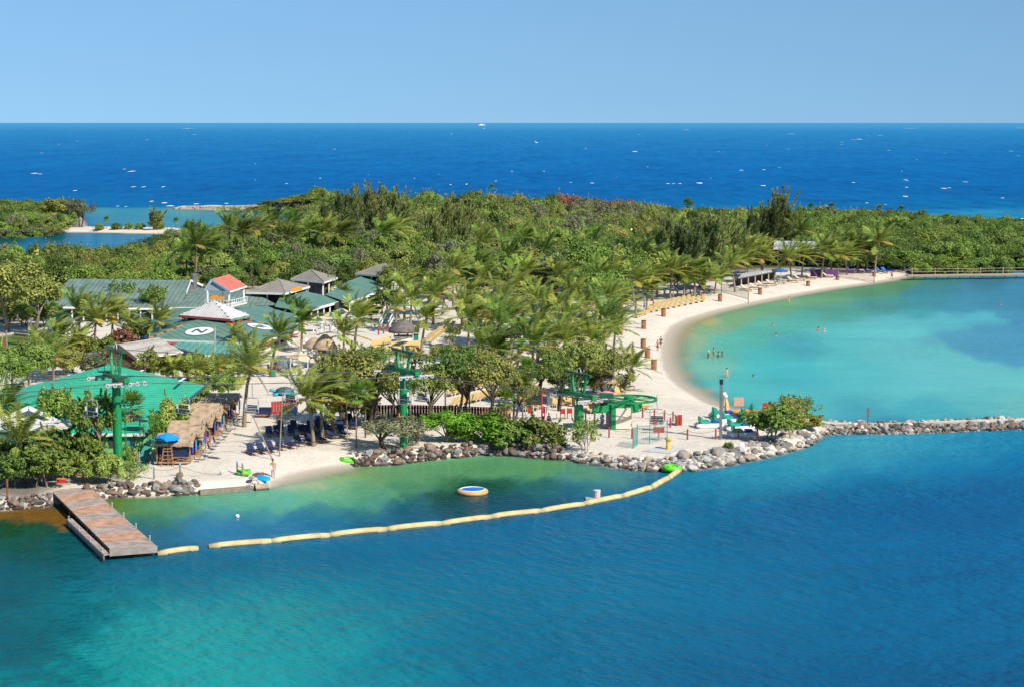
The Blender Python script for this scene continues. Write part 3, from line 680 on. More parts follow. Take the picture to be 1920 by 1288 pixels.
def palm(pxc, pyc, pxb, pyb, size_=1.0, label='', group=None, var=None, near=True, deep=False, rz=None, dead=0):
    size = size_ * 1.52
    g = G(pxb, pyb); top = at(pxc, pyc, g.y + random.uniform(-.6, .6))
    e = thing('coconut_palm', label, 'palm tree', g, group)
    t = top - g; b1 = Vector((t.x * 0.15, t.y * 0.2, t.z * 0.35)); b2 = Vector((t.x * 0.5, t.y * 0.6, t.z * 0.7))
    mb = MB(); r0 = 0.17 * min(1.2, 0.7 + t.z / 12)
    mb.tube([(0, 0, -0.3), (0, 0, 0.15), b1, b2, t * 0.9, t], [r0 * 1.7, r0 * 1.35, r0, r0 * 0.85, r0 * 0.8, r0 * 1.15], 7)
    link(bpy.data.objects.new('trunk', mb.mesh('trunk', M_PALMT, True)), e)
    v = random.randrange(5) if var is None else var
    ang = random.uniform(-.35, .35) if rz is None else rz
    if near:
        for me in PALMV[v]:
            o = link(bpy.data.objects.new('frond', me), e)
            o.location = t; o.rotation_euler = (0, 0, ang); o.scale = (size,) * 3
            if deep and me.materials[0] is M_FROND: o.material_slots[0].link = 'OBJECT'; o.material_slots[0].material = M_FRONDD
        for k in range(dead):
            o = link(bpy.data.objects.new('dead_frond', DEADF[k % 3]), e); o.location = t; o.rotation_euler = (0, 0, ang + 2.1 * k); o.scale = (size,) * 3
    else:
        o = link(bpy.data.objects.new('crown', PALM_FAR[v]), e); o.location = t; o.rotation_euler = (0, 0, ang); o.scale = (size,) * 3
        if deep: o.material_slots[0].link = 'OBJECT'; o.material_slots[0].material = M_FRONDD
    return e
DEADF = [frond_mesh(0.4 + k, R(-52), 2.4, 0.12, 0.35, 77 + k, M_FRONDB, 0.09, 0.4) for k in range(3)]
# ---- fan palms
def fan_mesh(name, seed, n=24, dead=False):
    rng = random.Random(seed); V, Fq = [], []
    for k in range(n):
        az = k * 2.39996 + rng.uniform(-.3, .3); u = k / (n - 1)
        el = R((80 - 115 * u) if not dead else (-45 - 40 * rng.random()))
        d = Vector((math.cos(az) * math.cos(el), math.sin(az) * math.cos(el), math.sin(el)))
        c = d * rng.uniform(0.55, 0.8) * (0.7 if dead else 1); rad = rng.uniform(0.5, 0.68)
        side = d.cross(Vector((0, 0, 1))); side = side.normalized() if side.length > 1e-3 else Vector((1, 0, 0)); upv = side.cross(d).normalized()
        kk = len(V); V += [d * 0.05 - side * 0.02, d * 0.05 + side * 0.02, c + side * 0.02, c - side * 0.02]; Fq.append((kk, kk + 1, kk + 2, kk + 3))
        for j in range(11):
            a = R(-115 + 23 * j + rng.uniform(-5, 5))
            q = (d * math.cos(a) + side * math.sin(a) + upv * 0.25 + Vector((0, 0, -0.25 if not dead else -0.8))).normalized()
            w = q.cross(upv).normalized() * 0.06; L_ = rad * rng.uniform(0.85, 1.1)
            kk = len(V); V += [c, c + q * L_ * 0.55 + w, c + q * L_, c + q * L_ * 0.55 - w]; Fq.append((kk, kk + 1, kk + 2, kk + 3))
    return arr_mesh(name, V, Fq, M_FRONDB if dead else M_FAN)
FANV = [fan_mesh('crown', 5 + i) for i in range(3)]; FAND = [fan_mesh('dead_skirt', 15 + i, 14, True) for i in range(2)]
def fan_palm(px, pyc, pyb, size=1.0, label='', group=None, skirt=True, pxb=None):
    g = G(px if pxb is None else pxb, pyb); top = at(px, pyc, g.y)
    e = thing('fan_palm', label, 'palm tree', g, group, random.uniform(0, 6))
    t = Matrix.Rotation(-e.rotation_euler.z, 3, 'Z') @ (top - g)
    link(bpy.data.objects.new('trunk', MB().tube([(0, 0, -.2), t * 0.5, t], [0.10, 0.08, 0.09], 6).mesh('trunk', M_BARK, True)), e)
    o = link(bpy.data.objects.new('crown', random.choice(FANV)), e); o.location = t; o.scale = (size * 1.15,) * 3
    if skirt: o = link(bpy.data.objects.new('dead_skirt', random.choice(FAND)), e); o.location = t + Vector((0, 0, -0.15)); o.scale = (size * 1.1,) * 3
    return e
# ---- she-oaks: upright feathery sprays leaning with the wind
def pine_mesh(seed, h=11.0, rad=2.6, n_br=46, per=100, lean=0.22):
    rng = np.random.default_rng(seed); P_, N_ = [], []; axes = []
    for k in range(n_br):
        lead = k < 9                                     # several leaders, each a spire bent over by the wind
        u = rng.uniform(0.0, 0.62) if lead else rng.uniform(0.04, 0.9); az = rng.uniform(0, 6.283)
        z = h * (0.10 + 0.80 * u)
        a = np.array([lean * z * 0.5, 0, z * 0.82])
        if lead:
            tl = (h * (1 if k == 0 else rng.uniform(0.72, 1.0)) - a[2]); sp = 0.30 * (1 - u)
            tip = a + np.array([math.cos(az) * tl * sp + lean * tl * 0.75, math.sin(az) * tl * sp, tl])
        else:
            r = rad * (1 - u) ** 0.6 * rng.uniform(0.4, 1.0) + 0.2
            tip = a + np.array([math.cos(az) * r + 0.35 * r, math.sin(az) * r, rng.uniform(0.9, 2.2) + 0.3 * r])
        axes.append((a * np.array([1, 1, 0.9]), tip)); m = per * 2 if lead else per
        t = rng.uniform(0.1, 1.0, m)[:, None] ** 0.9
        q = a + (tip - a) * t; ax = (tip - a) / np.linalg.norm(tip - a)
        q = q + rng.normal(size=(m, 3)) * (0.40 if lead else 0.28) * (1.08 - t)
        dd = unit(ax + rng.normal(size=(m, 3)) * 0.32 + np.array([0.28, 0, 0.2]))
        P_.append(q); N_.append(dd)
    q = np.concatenate(P_); dd = np.concatenate(N_); n = len(q)
    s = unit(np.cross(dd, rng.normal(size=(n, 3)))); L_ = rng.uniform(0.45, 0.95, (n, 1)); W = 0.085
    V = np.stack([q, q + dd * L_ * 0.5 + s * W, q + dd * L_, q + dd * L_ * 0.5 - s * W], 1).reshape(-1, 3)
    me = arr_mesh('crown', V, np.arange(4 * n).reshape(n, 4), LEAF['pine'])
    mb = MB().tube([(0, 0, -.5), (lean * h * 0.2, 0, h * 0.4), (lean * h * 0.5, 0, h * 0.92)], [0.24, 0.17, 0.04], 6)
    for a, t in axes[::4]: mb.tube([a, t], [0.05, 0.015], 4)
    return me, mb.mesh('trunk', M_BARKD)
PINES = [pine_mesh(200 + i, lean=(0.20, 0.28, 0.15)[i]) for i in range(3)]
def pine(px, base, top, leaf='pine', label='', group=None, wide=1.0, var=None):
    g = G(px, base); me, tr = PINES[(var if var is not None else random.randrange(3)) % 3]
    h = zat(top, g.y) - g.z; s = h / 11.6
    e = thing('she_oak', label, 'tree', g, group, random.uniform(-.3, .3)); e.scale = (s * wide, s * wide, s)
    link(bpy.data.objects.new('trunk', tr), e)
    o = link(bpy.data.objects.new('crown', me), e); o.material_slots[0].link = 'OBJECT'; o.material_slots[0].material = LEAF[leaf]
    TREES_MADE.append((g.x, g.y, 2.0))
    return e

# ------------------------------------------------------------------ rock walls, dock, boom
import bmesh
M_ROCKD = mat('rock_dark', (0.16, 0.125, 0.105), 0.85, 0.45, 1.6, 0.6, 5, rand=0.45)
M_ROCKB = mat('rock_brown', (0.20, 0.135, 0.10), 0.85, 0.4, 1.6, 0.6, 5, rand=0.35)
M_ROCKG = mat('rock_grey', (0.215, 0.205, 0.19), 0.85, 0.35, 1.6, 0.6, 5, rand=0.35)
M_ROCKP = mat('rock_pale', (0.45, 0.425, 0.385), 0.85, 0.3, 1.6, 0.5, 5, rand=0.28)
M_ROCKT = mat('rock_tan', (0.36, 0.285, 0.215), 0.85, 0.3, 1.6, 0.5, 5, rand=0.3)
def wet_band(m):
    nt = m.node_tree; N, L = nt.nodes, nt.links; b = N['Principled BSDF']; src_ = b.inputs['Base Color'].links[0].from_socket
    g_ = N.new('ShaderNodeNewGeometry'); sp_ = N.new('ShaderNodeSeparateXYZ'); L.new(g_.outputs['Position'], sp_.inputs[0])
    r_ = N.new('ShaderNodeMapRange'); r_.inputs['From Min'].default_value, r_.inputs['From Max'].default_value = .10, .34; r_.inputs['To Min'].default_value, r_.inputs['To Max'].default_value = 0.32, 1.0
    L.new(sp_.outputs['Z'], r_.inputs['Value']); m_ = N.new('ShaderNodeMix'); m_.data_type = 'RGBA'; m_.blend_type = 'MULTIPLY'; m_.inputs[0].default_value = 1.0
    L.new(src_, m_.inputs[6]); L.new(r_.outputs[0], m_.inputs[7]); L.new(m_.outputs[2], b.inputs['Base Color'])
for m_r in (M_ROCKD, M_ROCKB, M_ROCKG, M_ROCKP, M_ROCKT): wet_band(m_r)   # the splash zone stays wet and weedy
def rock_mesh(seed, n=70, planes=8):
    rng = np.random.default_rng(seed)
    d = unit(rng.normal(size=(n, 3))); pn = unit(rng.normal(size=(planes, 3))); pd = rng.uniform(0.30, 0.56, planes)
    dots = d @ pn.T
    r = np.min(np.where(dots > 0.05, pd / np.maximum(dots, 0.05), 9), 1); r = np.minimum(r, 0.62)
    pts = d * r[:, None] * np.array([1.0, rng.uniform(0.75, 1.0), rng.uniform(0.62, 0.85)])
    bm = bmesh.new()
    for p in pts: bm.verts.new(p)
    bmesh.ops.convex_hull(bm, input=bm.verts)
    for v in [v for v in bm.verts if not v.link_faces]: bm.verts.remove(v)
    me = bpy.data.meshes.new('rock'); bm.to_mesh(me); bm.free(); me.materials.append(M_ROCKG); return me
ROCKS = [rock_mesh(300 + i) for i in range(14)]
def add_rock(parent, loc, size, m, rng, name='rock'):
    o = bpy.data.objects.new(name, rng.choice(ROCKS)); link(o, parent)
    o.location = loc - (parent.location if parent else Vector((0, 0, 0)))
    o.rotation_euler = (rng.uniform(-.5, .5), rng.uniform(-.5, .5), rng.uniform(0, 6.28))
    o.scale = (size * rng.uniform(0.85, 1.25), size * rng.uniform(0.8, 1.1), size * rng.uniform(0.75, 1.05))
    o.material_slots[0].link = 'OBJECT'; o.material_slots[0].material = m
    return o
def resample(pts, step):
    out = []; acc = 0.0
    for a, b_ in zip(pts, pts[1:]):
        L_ = (b_ - a).length; t = acc
        while t < L_: out.append((a.lerp(b_, t / L_), (b_ - a).normalized())); t += step
        acc = t - L_
    return out
def rock_wall(label, line, rows, size, mats_, seed, inset=0.45, rise=0.34, limit=290, jitter=0.3, z0=0.02):
    """rows: how many rocks deep the bank is; inset/rise per row in rock sizes"""
    rng = random.Random(seed)
    pts = [P(a, b_, 0) for a, b_ in line]
    root = thing('rock_wall', label, 'rock wall', pts[len(pts) // 2])
    n = 0
    for r in range(rows):
        for p, t in resample(pts, size * (0.62 if r < 2 else 0.72)):
            nrm = Vector((-t.y, t.x, 0))          # landwards, for lines drawn left to right
            s = size * rng.choice([0.45, 0.6, 0.7, 0.8, 0.9, 1.05, 1.4])
            q = p + nrm * (size * inset * (r + 0.2) + rng.uniform(-1, 1) * jitter * size) + t * rng.uniform(-.3, .3) * size
            q.z = z0 + rise * size * r + rng.uniform(-.12, .12) * size
            add_rock(root, q, s, rng.choice(mats_), rng); n += 1
            if n >= limit: return root
    return root
D, B_, G_, P_, T_ = M_ROCKD, M_ROCKB, M_ROCKG, M_ROCKP, M_ROCKT
rock_wall('low dark rock wall at the far left of the dock', [(-60, 960), (0, 955), (60, 952), (100, 946)], 4, 0.72, [D, D, B_, G_], 1, 0.35, 0.42)
rock_wall('dark rock wall between the dock and the concrete beam', [(168, 936), (215, 932), (270, 930), (330, 928), (372, 925)], 4, 0.78, [D, D, G_, B_, G_], 2, 0.42, 0.4)
rock_wall('dark volcanic rock wall below the central bushes', [(672, 874), (700, 873), (740, 870), (770, 867), (800, 863), (850, 857), (900, 853), (950, 854), (1000, 858), (1052, 862)], 4, 0.86, [D, D, B_, D, G_], 3, 0.42, 0.42)
rock_wall('pale boulder bank in front of the lift station', [(1056, 862), (1110, 869), (1160, 877), (1220, 882), (1275, 882)], 5, 0.72, [G_, P_, T_, G_, B_], 4, 0.6, 0.22, jitter=0.45)
rock_wall('large pale boulders round the sandy point', [(1282, 882), (1340, 876), (1400, 864), (1460, 851), (1510, 837), (1534, 822)], 5, 1.0, [P_, G_, G_, T_, P_], 5, 0.6, 0.24, jitter=0.4)
rock_wall('long rock breakwater enclosing the turquoise bay', [(1540, 815), (1600, 813), (1700, 812), (1800, 808), (1920, 803), (2000, 801)], 7, 0.8, [G_, D, G_, P_, T_, B_, D, G_], 6, 0.5, 0.15, jitter=0.4, limit=300)
rock_wall('inner bay side of the long rock breakwater', [(2000, 783), (1920, 786), (1800, 789), (1700, 794), (1600, 795), (1548, 792)], 2, 0.8, [G_, P_, T_, D, G_], 7, 0.5, 0.2, jitter=0.4, limit=220)
# the rest of the breakwater's stones and the gravel bank: nobody could count them
def pebbles(name, spots_, m, seed, parent=None):
    rng = np.random.default_rng(seed); n = len(spots_)
    base = np.array([(1, 0, 0), (0, 1, 0), (-1, 0, 0), (0, -1, 0), (.2, .1, .8), (-.1, -.1, -.7)]); tri = np.array([(0, 1, 4), (1, 2, 4), (2, 3, 4), (3, 0, 4), (1, 0, 5), (2, 1, 5), (3, 2, 5), (0, 3, 5)])
    S = np.array([[q[3]] for q in spots_])
    V = base[None] * S[:, None] * 0.5 * rng.uniform(0.7, 1.25, (n, 6, 3)); a = rng.uniform(0, 6.28, n); c, s = np.cos(a)[:, None], np.sin(a)[:, None]
    V = np.stack([V[..., 0] * c - V[..., 1] * s, V[..., 0] * s + V[..., 1] * c, V[..., 2]], 2) + np.array([q[:3] for q in spots_])[:, None]
    Fq = (tri[None] + (np.arange(n) * 6)[:, None, None]).reshape(-1, 3)
    return props(link(bpy.data.objects.new(name, arr_mesh(name, V.reshape(-1, 3), Fq, m)), parent), kind='stuff')
def scatter(poly_px, n, s0, s1, seed, dz=0.0):
    rng = random.Random(seed); zz = zone(*poly_px); A = np.array(zz); lo, hi = A.min(0), A.max(0)
    Q = np.c_[[rng.uniform(lo[0], hi[0]) for _ in range(n)], [rng.uniform(lo[1], hi[1]) for _ in range(n)]]; Q = Q[in_poly(Q, zz)]
    h = height(Q)
    return [(q[0], q[1], z + dz, rng.uniform(s0, s1)) for q, z in zip(Q, h) if z > -0.3]
M_GRAVEL = mat('gravel', (0.30, 0.28, 0.245), 0.9, 0.5, 0.9, 0, detail=8)
pebbles('gravel', scatter([(1052, 852), (1110, 846), (1170, 860), (1230, 868), (1290, 852), (1400, 832), (1430, 850), (1400, 862), (1280, 880), (1220, 880), (1150, 874), (1060, 862)], 5200, 0.10, 0.34, 1), M_GRAVEL, 1)
pebbles('gravel', scatter([(372, 916), (430, 905), (480, 893), (508, 902), (500, 914), (430, 920), (376, 925)], 1500, 0.10, 0.4, 2), M_GRAVEL, 2)
pebbles('gravel', scatter([(1545, 812), (1700, 811), (1920, 802), (2000, 800), (2000, 787), (1920, 788), (1700, 796), (1550, 794)], 2600, 0.2, 0.62, 3, 0.08), M_GRAVEL, 3)
pebbles('gravel', scatter([(2000, 801), (2150, 796), (2600, 788), (2600, 775), (2150, 782), (2000, 787)], 1500, 0.4, 1.1, 4, 0.1), M_GRAVEL, 4)
pebbles('gravel', scatter([(165, 925), (180, 905), (260, 915), (340, 915), (372, 918), (372, 926), (270, 930), (170, 936)], 900, 0.12, 0.4, 5), M_GRAVEL, 5)
pebbles('gravel', scatter([(324, 393), (324, 388), (480, 389), (600, 394), (600, 402), (480, 396)], 1800, 0.5, 1.4, 6), M_ROCKT, 6)
# brown reef flat just under the surface left of the dock
rng = random.Random(8)
fl = [(P(a, b_, -0.05).x, P(a, b_, -0.05).y) for a, b_ in [(-60, 962), (0, 957), (60, 953), (98, 950), (118, 975), (140, 996), (100, 987), (60, 975), (20, 969), (-60, 968)]]
# one round brown boulder and a reddish one on the sand
for px, py, s, m, lab in [(338, 896, 0.95, M_ROCKB, 'round brown boulder at the foot of a rope post'), (484, 894, 1.0, M_ROCKB, 'reddish boulder at the water end of the stone tip'), (472, 899, 0.6, M_ROCKG, 'grey stone beside the reddish boulder')]:
    g = G(px, py); e = add_rock(None, g + Vector((0, 0, .25)), s, m, rng, 'boulder'); props(e, lab, 'boulder')
M_CONC = mat('concrete', (0.36, 0.33, 0.29), 0.85, 0.2, 2, 0.3, 12)
a, b_ = P(374, 921, 0.25), P(474, 913, 0.25)
props(MB().beam(a - Vector((0, 0, .08)), b_ - Vector((0, 0, .08)), 0.7, 0.42).build('concrete_beam', mat('beam_weathered', (.25, .20, .16), .85, .25, 2, .3, 12)), 'long concrete edging beam along the waterline', 'beam')
props(MB().tube([P(478, 915, 0.2), P(503, 912, 0.25)], [0.42, 0.38], 10).build('log', M_ROCKT), 'pale weathered log at the end of the concrete beam', 'log')

# ---- the dock
M_DECKA = mat('deck_orange', (0.47, 0.27, 0.17), 0.75, 0.34, 1.1, 0.3, 10)
M_DECKB = mat('deck_grey', (0.37, 0.295, 0.25), 0.75, 0.32, 1.1, 0.3, 10)
M_DECKE = mat('dock_edge_boards', (0.30, 0.26, 0.225), 0.8, 0.2, 1.5, 0.2, 10)
M_DARKW = mat('dark_wet_wood', (0.05, 0.04, 0.035), 0.7, 0.3, 2)
M_STEELL = mat('pale_metal', (0.55, 0.54, 0.50), 0.4, 0.1, 3, metal=0.3)
ZD = 0.85
FL, FR, NR, NL = P(98, 921, ZD), P(163, 908, ZD), P(293, 1023, ZD), P(208, 1030, ZD)
dock = thing('wooden_dock', 'wooden dock with alternating orange and grey deck panels at the lower left', 'dock', (FL + NR) / 2 * 1.0)
dock.location.z = 0
npan = 9
for i in range(npan):
    t0, t1 = i / npan, (i + 1) / npan
    mb = MB()
    for k in range(7):
        u0 = t0 + (t1 - t0) * (k + 0.03) / 7; u1 = t0 + (t1 - t0) * (k + 0.97) / 7
        dz = Vector((0, 0, random.uniform(-.008, .008)))
        mb.slab([FL.lerp(NL, u0) + dz, FR.lerp(NR, u0) + dz, FR.lerp(NR, u1) + dz, FL.lerp(NL, u1) + dz][::-1], 0.06)
    mb.build('deck_panel', M_DECKA if i % 2 == 1 else M_DECKB, dock)
axis = (NL - FL).normalized(); side = (FL - FR); side.z = 0; side = side.normalized(); dn = Vector((0, 0, 1))
MB().slab([FL + dn * -.07, FR + dn * -.07, NR + dn * -.07, NL + dn * -.07][::-1], 0.22).build('frame', M_DARKW, dock)
MB().beam(NL + Vector((-.1, -.12, -.22)), NR + Vector((.1, -.12, -.22)), 0.12, 0.56).build('end_board', M_DECKE, dock)
MB().beam(FR + dn * -.14, NR + dn * -.14, 0.10, 0.26).build('side_board', M_DECKE, dock)
s0 = FL.lerp(NL, 0.42) + side * 0.95 + dn * -.30; s1 = NL + side * 0.75 + dn * -.30
st = MB(); st.slab([s0, s0 - side * 0.6, s1 - side * 0.6, s1][::-1], 0.07); st.build('lower_step', M_DECKB, dock)
MB().beam(s0 + dn * -.2, s1 + dn * -.2, 0.08, 0.4).build('step_board', M_DECKE, dock)
for t in (0.45, 0.62, 0.79, 0.97):
    c = s0.lerp(s1, (t - 0.42) / 0.58)
    MB().lathe([(0.05, 0), (0.05, 0.34), (0.08, 0.35), (0.08, 0.42)], c - side * 0.06, 8).build('mooring_post', M_STEELL, dock)
    c = FR.lerp(NR, t - 0.05)
    MB().lathe([(0.05, 0), (0.05, 0.34), (0.08, 0.35), (0.08, 0.42)], c, 8).build('mooring_post', M_STEELL, dock)
for t in (0.35, 0.65, 0.97):
    for q in (FL.lerp(NL, t), FR.lerp(NR, t)): MB().tube([q + dn * -3, q + dn * -.2], 0.17, 8).build('pile', M_DARKW, dock)
for k in range(5):
    c = P(260 + 5 * k, 1020 + (k % 2), ZD + .03); MB().box(c, (0.5, 0.12, 0.03), 0.4 * k).build('rope_coil', M_STEELL, dock) if k < 2 else None
# gangway slab from the path to the dock
MB().slab([P(98, 921, ZD - .02), P(163, 908, ZD - .02), P(165, 893, 0.97), P(122, 893, 0.97)], 0.15).build('concrete_apron', M_CONC, dock)

# ---- floating boom
M_BOOM = mat('boom_yellow', (0.56, 0.45, 0.22), 0.7, 0.22, 1.2, 0.2, 5)
M_BOOMD = mat('boom_seam', (0.30, 0.23, 0.11), 0.7, 0.2, 3)
def boom(label, line, seg):
    pts = [P(a, b_, 0.0) for a, b_ in line]
    root = thing('floating_boom', label, 'floating boom', pts[0])
    rs = [p for p, _ in resample(pts, seg / 6)]
    for i in range(0, len(rs) - 2, 6):
        q = rs[i:i + 7]
        if len(q) < 3: break
        n = len(q); wob = random.uniform(-.04, .04)
        prof = [0.31 if 0 < k < n - 1 else 0.25 for k in range(n)]
        q = [p + Vector((0, 0, 0.08 + wob + 0.05 * math.sin(math.pi * k / (n - 1)))) for k, p in enumerate(q)]
        d0 = (q[1] - q[0]).normalized(); q[0] = q[0] + d0 * 0.03; q[-1] = q[-1] - (q[-1] - q[-2]).normalized() * 0.03
        o = MB().tube(q, prof, 10).build('float_segment', M_BOOM, root, smooth=True)
        MB().tube([q[0] - d0 * 0.16, q[0] + d0 * 0.02], 0.24, 8).build('coupling', M_BOOMD, o)
        nrm = Vector((d0.y, -d0.x, 0)) * (1 if d0.x > 0 else -1)
        MB().tube([p + nrm * 0.31 + Vector((0, 0, -0.04)) for p in q[1:-1]], 0.035, 5).build('seam', M_BOOMD, o)
    return root
boom('short yellow boom section tied to the dock corner', [(297, 1040), (340, 1034), (385, 1028)], 4.2)
boom('long curved yellow boom closing off the swimming cove', [(394, 1026), (470, 1020), (560, 1011), (640, 1003), (720, 995), (800, 987), (870, 978), (940, 968), (990, 963), (1040, 955), (1090, 947), (1140, 938), (1190, 926), (1225, 914), (1250, 900), (1268, 888), (1279, 876)], 5.2)
g = P(1119, 936, 0)
e = thing('mooring_pile', 'short white pile standing beside the yellow boom', 'post', g)
MB().lathe([(0.33, -1), (0.33, 0.78), (0.36, 0.80), (0.36, 0.9), (0.1, 0.95)], g, 12).build('pile', mat('pile_white', (0.62, 0.55, 0.50), 0.7, 0.15, 3), e)
MB().box(g + Vector((-.6, 0, 0.12)), (0.9, 0.8, 0.14)).build('collar', M_STEELL, e)
# ---- water toys
M_BLUE = mat('trampoline_blue', (0.015, 0.16, 0.62), 0.5, 0.08, 2)
M_TUBEO = mat('tube_orange', (0.75, 0.36, 0.14), 0.4, 0.06, 2)
M_WHITE = mat('white_paint', (0.78, 0.77, 0.74), 0.5, 0.05, 2)
M_LIME = mat('vinyl_lime', (0.13, 0.60, 0.03), 0.35, 0.1, 2)
M_BLACK = mat('black_rubber', (0.02, 0.02, 0.02), 0.5, 0.2, 2)
def ring(mb, c, rad, r, n=28, m=8):
    return mb.tube([Vector(c) + Vector((rad * math.cos(2 * math.pi * k / n), rad * math.sin(2 * math.pi * k / n), 0)) for k in range(n)], r, m, closed=True)
g = P(886, 924, 0)
e = thing('water_trampoline', 'round floating trampoline with blue bed and orange rim', 'trampoline', g)
ring(MB(), g + Vector((0, 0, .16)), 1.28, 0.24).build('tube', M_TUBEO, e, smooth=True)
ring(MB(), g + Vector((0, 0, .37)), 1.18, 0.07).build('rim', M_WHITE, e, smooth=True)
MB().lathe([(0.02, .40), (1.12, .38), (1.12, .34)], g, 28).build('bed', M_BLUE, e)
def float_ring(px, py, lab, dia, z, tilt=(0, 0)):
    g = G(px, py); g.z = max(g.z, 0) + z
    e = thing('float_ring', lab, 'inflatable', g); e.rotation_euler = (tilt[0], tilt[1], 0.4)
    o = bpy.data.objects.new('tube', ring(MB(), (0, 0, dia * .2), dia * .36, dia * .17).mesh('tube', M_LIME, True)); link(o, e)
    link(bpy.data.objects.new('floor', MB().lathe([(0.02, dia * .15), (dia * .3, dia * .15)], (0, 0, 0), 18).mesh('floor', M_LIME)), e)
    for k in range(5):
        a = k * 1.2566
        link(bpy.data.objects.new('handle', MB().box((dia * .40 * math.cos(a), dia * .40 * math.sin(a), dia * .35), (0.20, 0.10, 0.08), a).mesh('handle', M_BLACK)), e)
float_ring(651, 868, 'lime green inflatable ring on the sand beside the dark rocks', 1.65, 0.0)
float_ring(1259, 884, 'lime green inflatable ring afloat at the end of the yellow boom', 1.9, 0.0)
float_ring(457, 890, 'lime green inflatable ring behind two rope posts', 1.4, 0.0)
g = P(445, 969, 0)
e = thing('buoy', 'small white buoy floating alone in the cove', 'buoy', g)
MB().ball(g + Vector((0, 0, .1)), 0.2).build('float', M_WHITE, e, smooth=True); MB().tube([g + Vector((0, 0, .25)), g + Vector((0, 0, .42))], 0.03, 5).build('eye', M_BLACK, e)
# blue box boat pulled onto the stones
g = G(493, 910); g.z = .75
e = thing('paddle_board', 'bright blue slab float lying on the stones at the water edge', 'float', g); e.rotation_euler = (0.35, 0.1, -0.5)
M_CYAN = mat('vinyl_cyan', (0.01, 0.34, 0.68), 0.4, 0.08, 2)
link(bpy.data.objects.new('body', MB().tube([(-.75, 0, 0), (-.6, 0, 0), (.6, 0, 0), (.78, 0, .05)], [.2, .42, .42, .2], 10).mesh('body', M_CYAN, True)), e).scale = (1, 1, .35)
link(bpy.data.objects.new('leg', MB().box((-.4, -.3, -.35), (.12, .12, .6)).mesh('leg', M_DARKW)), e); link(bpy.data.objects.new('leg', MB().box((.45, -.3, -.35), (.12, .12, .6)).mesh('leg', M_DARKW)), e)
# ---- surf and whitecaps: foam lying on the swell
rng = random.Random(31); FV, FF = [], []
M_FOAM = mat('foam', (0.84, 0.86, 0.87), 0.7, 0.06, 0.4)
def foam(px, py, wpx, hpx, n=9):
    c = P(px, py, 0.12); w = wpx * c.y / F_PX / 2; d = hpx * c.y / max(1, (py - 231)) / 2
    k = len(FV)
    for i in range(n):
        a = 2 * math.pi * i / n; r = rng.uniform(0.55, 1.1)
        FV.append((c.x + w * r * math.cos(a), c.y + d * r * math.sin(a), 0.12))
    FV.append((c.x, c.y, 0.12 + min(1.2, w * .12)))
    for i in range(n): FF.append((k + i, k + (i + 1) % n, k + n))
for x, y, w, h_ in [(1006, 268, 10, 2), (65, 326, 14, 1.6), (75, 327, 8, 1.2), (247, 322, 12, 2), (250, 351, 9, 2.2), (270, 351, 7, 2), (306, 351, 9, 2), (141, 358, 8, 2), (233, 318, 6, 1.2), (1190, 285, 12, 1.6), (1253, 345, 9, 1.4), (1262, 345, 7, 1.4), (1275, 345, 9, 1.4), (1312, 344, 15, 3), (1432, 349, 14, 1.6), (1432, 319, 8, 1.2), (1390, 320, 9, 1.4), (1697, 338, 9, 1.4), (1612, 262, 8, 1.2), (1700, 339, 7, 1.2), (1698, 369, 12, 2.4), (1770, 354, 12, 2), (1780, 353, 8, 1.6), (1810, 342, 7, 1.6), (1880, 372, 10, 1.6), (1600, 343, 7, 1.4), (1700, 352, 8, 1.4), (1625, 381, 5, 2), (1550, 387, 5, 1.6), (1660, 384, 5, 1.2), (537, 345, 6, 1.6), (540, 372, 6, 2), (600, 335, 6, 1.2), (845, 347, 5, 1.6), (875, 346, 5, 2), (930, 340, 5, 1.4), (1110, 344, 10, 1.4), (1070, 343, 6, 1), (960, 322, 5, 1), (1020, 322, 5, 1.2),
                    (8, 380, 18, 3.2), (44, 381, 26, 3.4), (30, 386, 20, 1.4), (35, 390, 14, 1.6), (285, 378, 10, 2), (308, 381, 14, 2.6), (368, 383, 11, 2.2), (425, 382, 10, 1.6), (221, 387, 5, 2.2), (236, 388, 5, 1.8), (320, 387, 22, 1.2), (1335, 397, 14, 3), (1920, 413, 60, 1.5), (1840, 414, 50, 1.3)]:
    foam(x, y, w * 0.9, h_ * 0.75)
for _ in range(55):
    y = 240 + 150 * rng.random() ** 1.2; foam(rng.uniform(-20, 1940), y, rng.uniform(1.5, 4), rng.uniform(0.35, 0.8)) if not (y > 345 and rng.random() < 2) else None
props(link(bpy.data.objects.new('foam', arr_mesh('foam', FV, FF, M_FOAM))), kind='stuff')

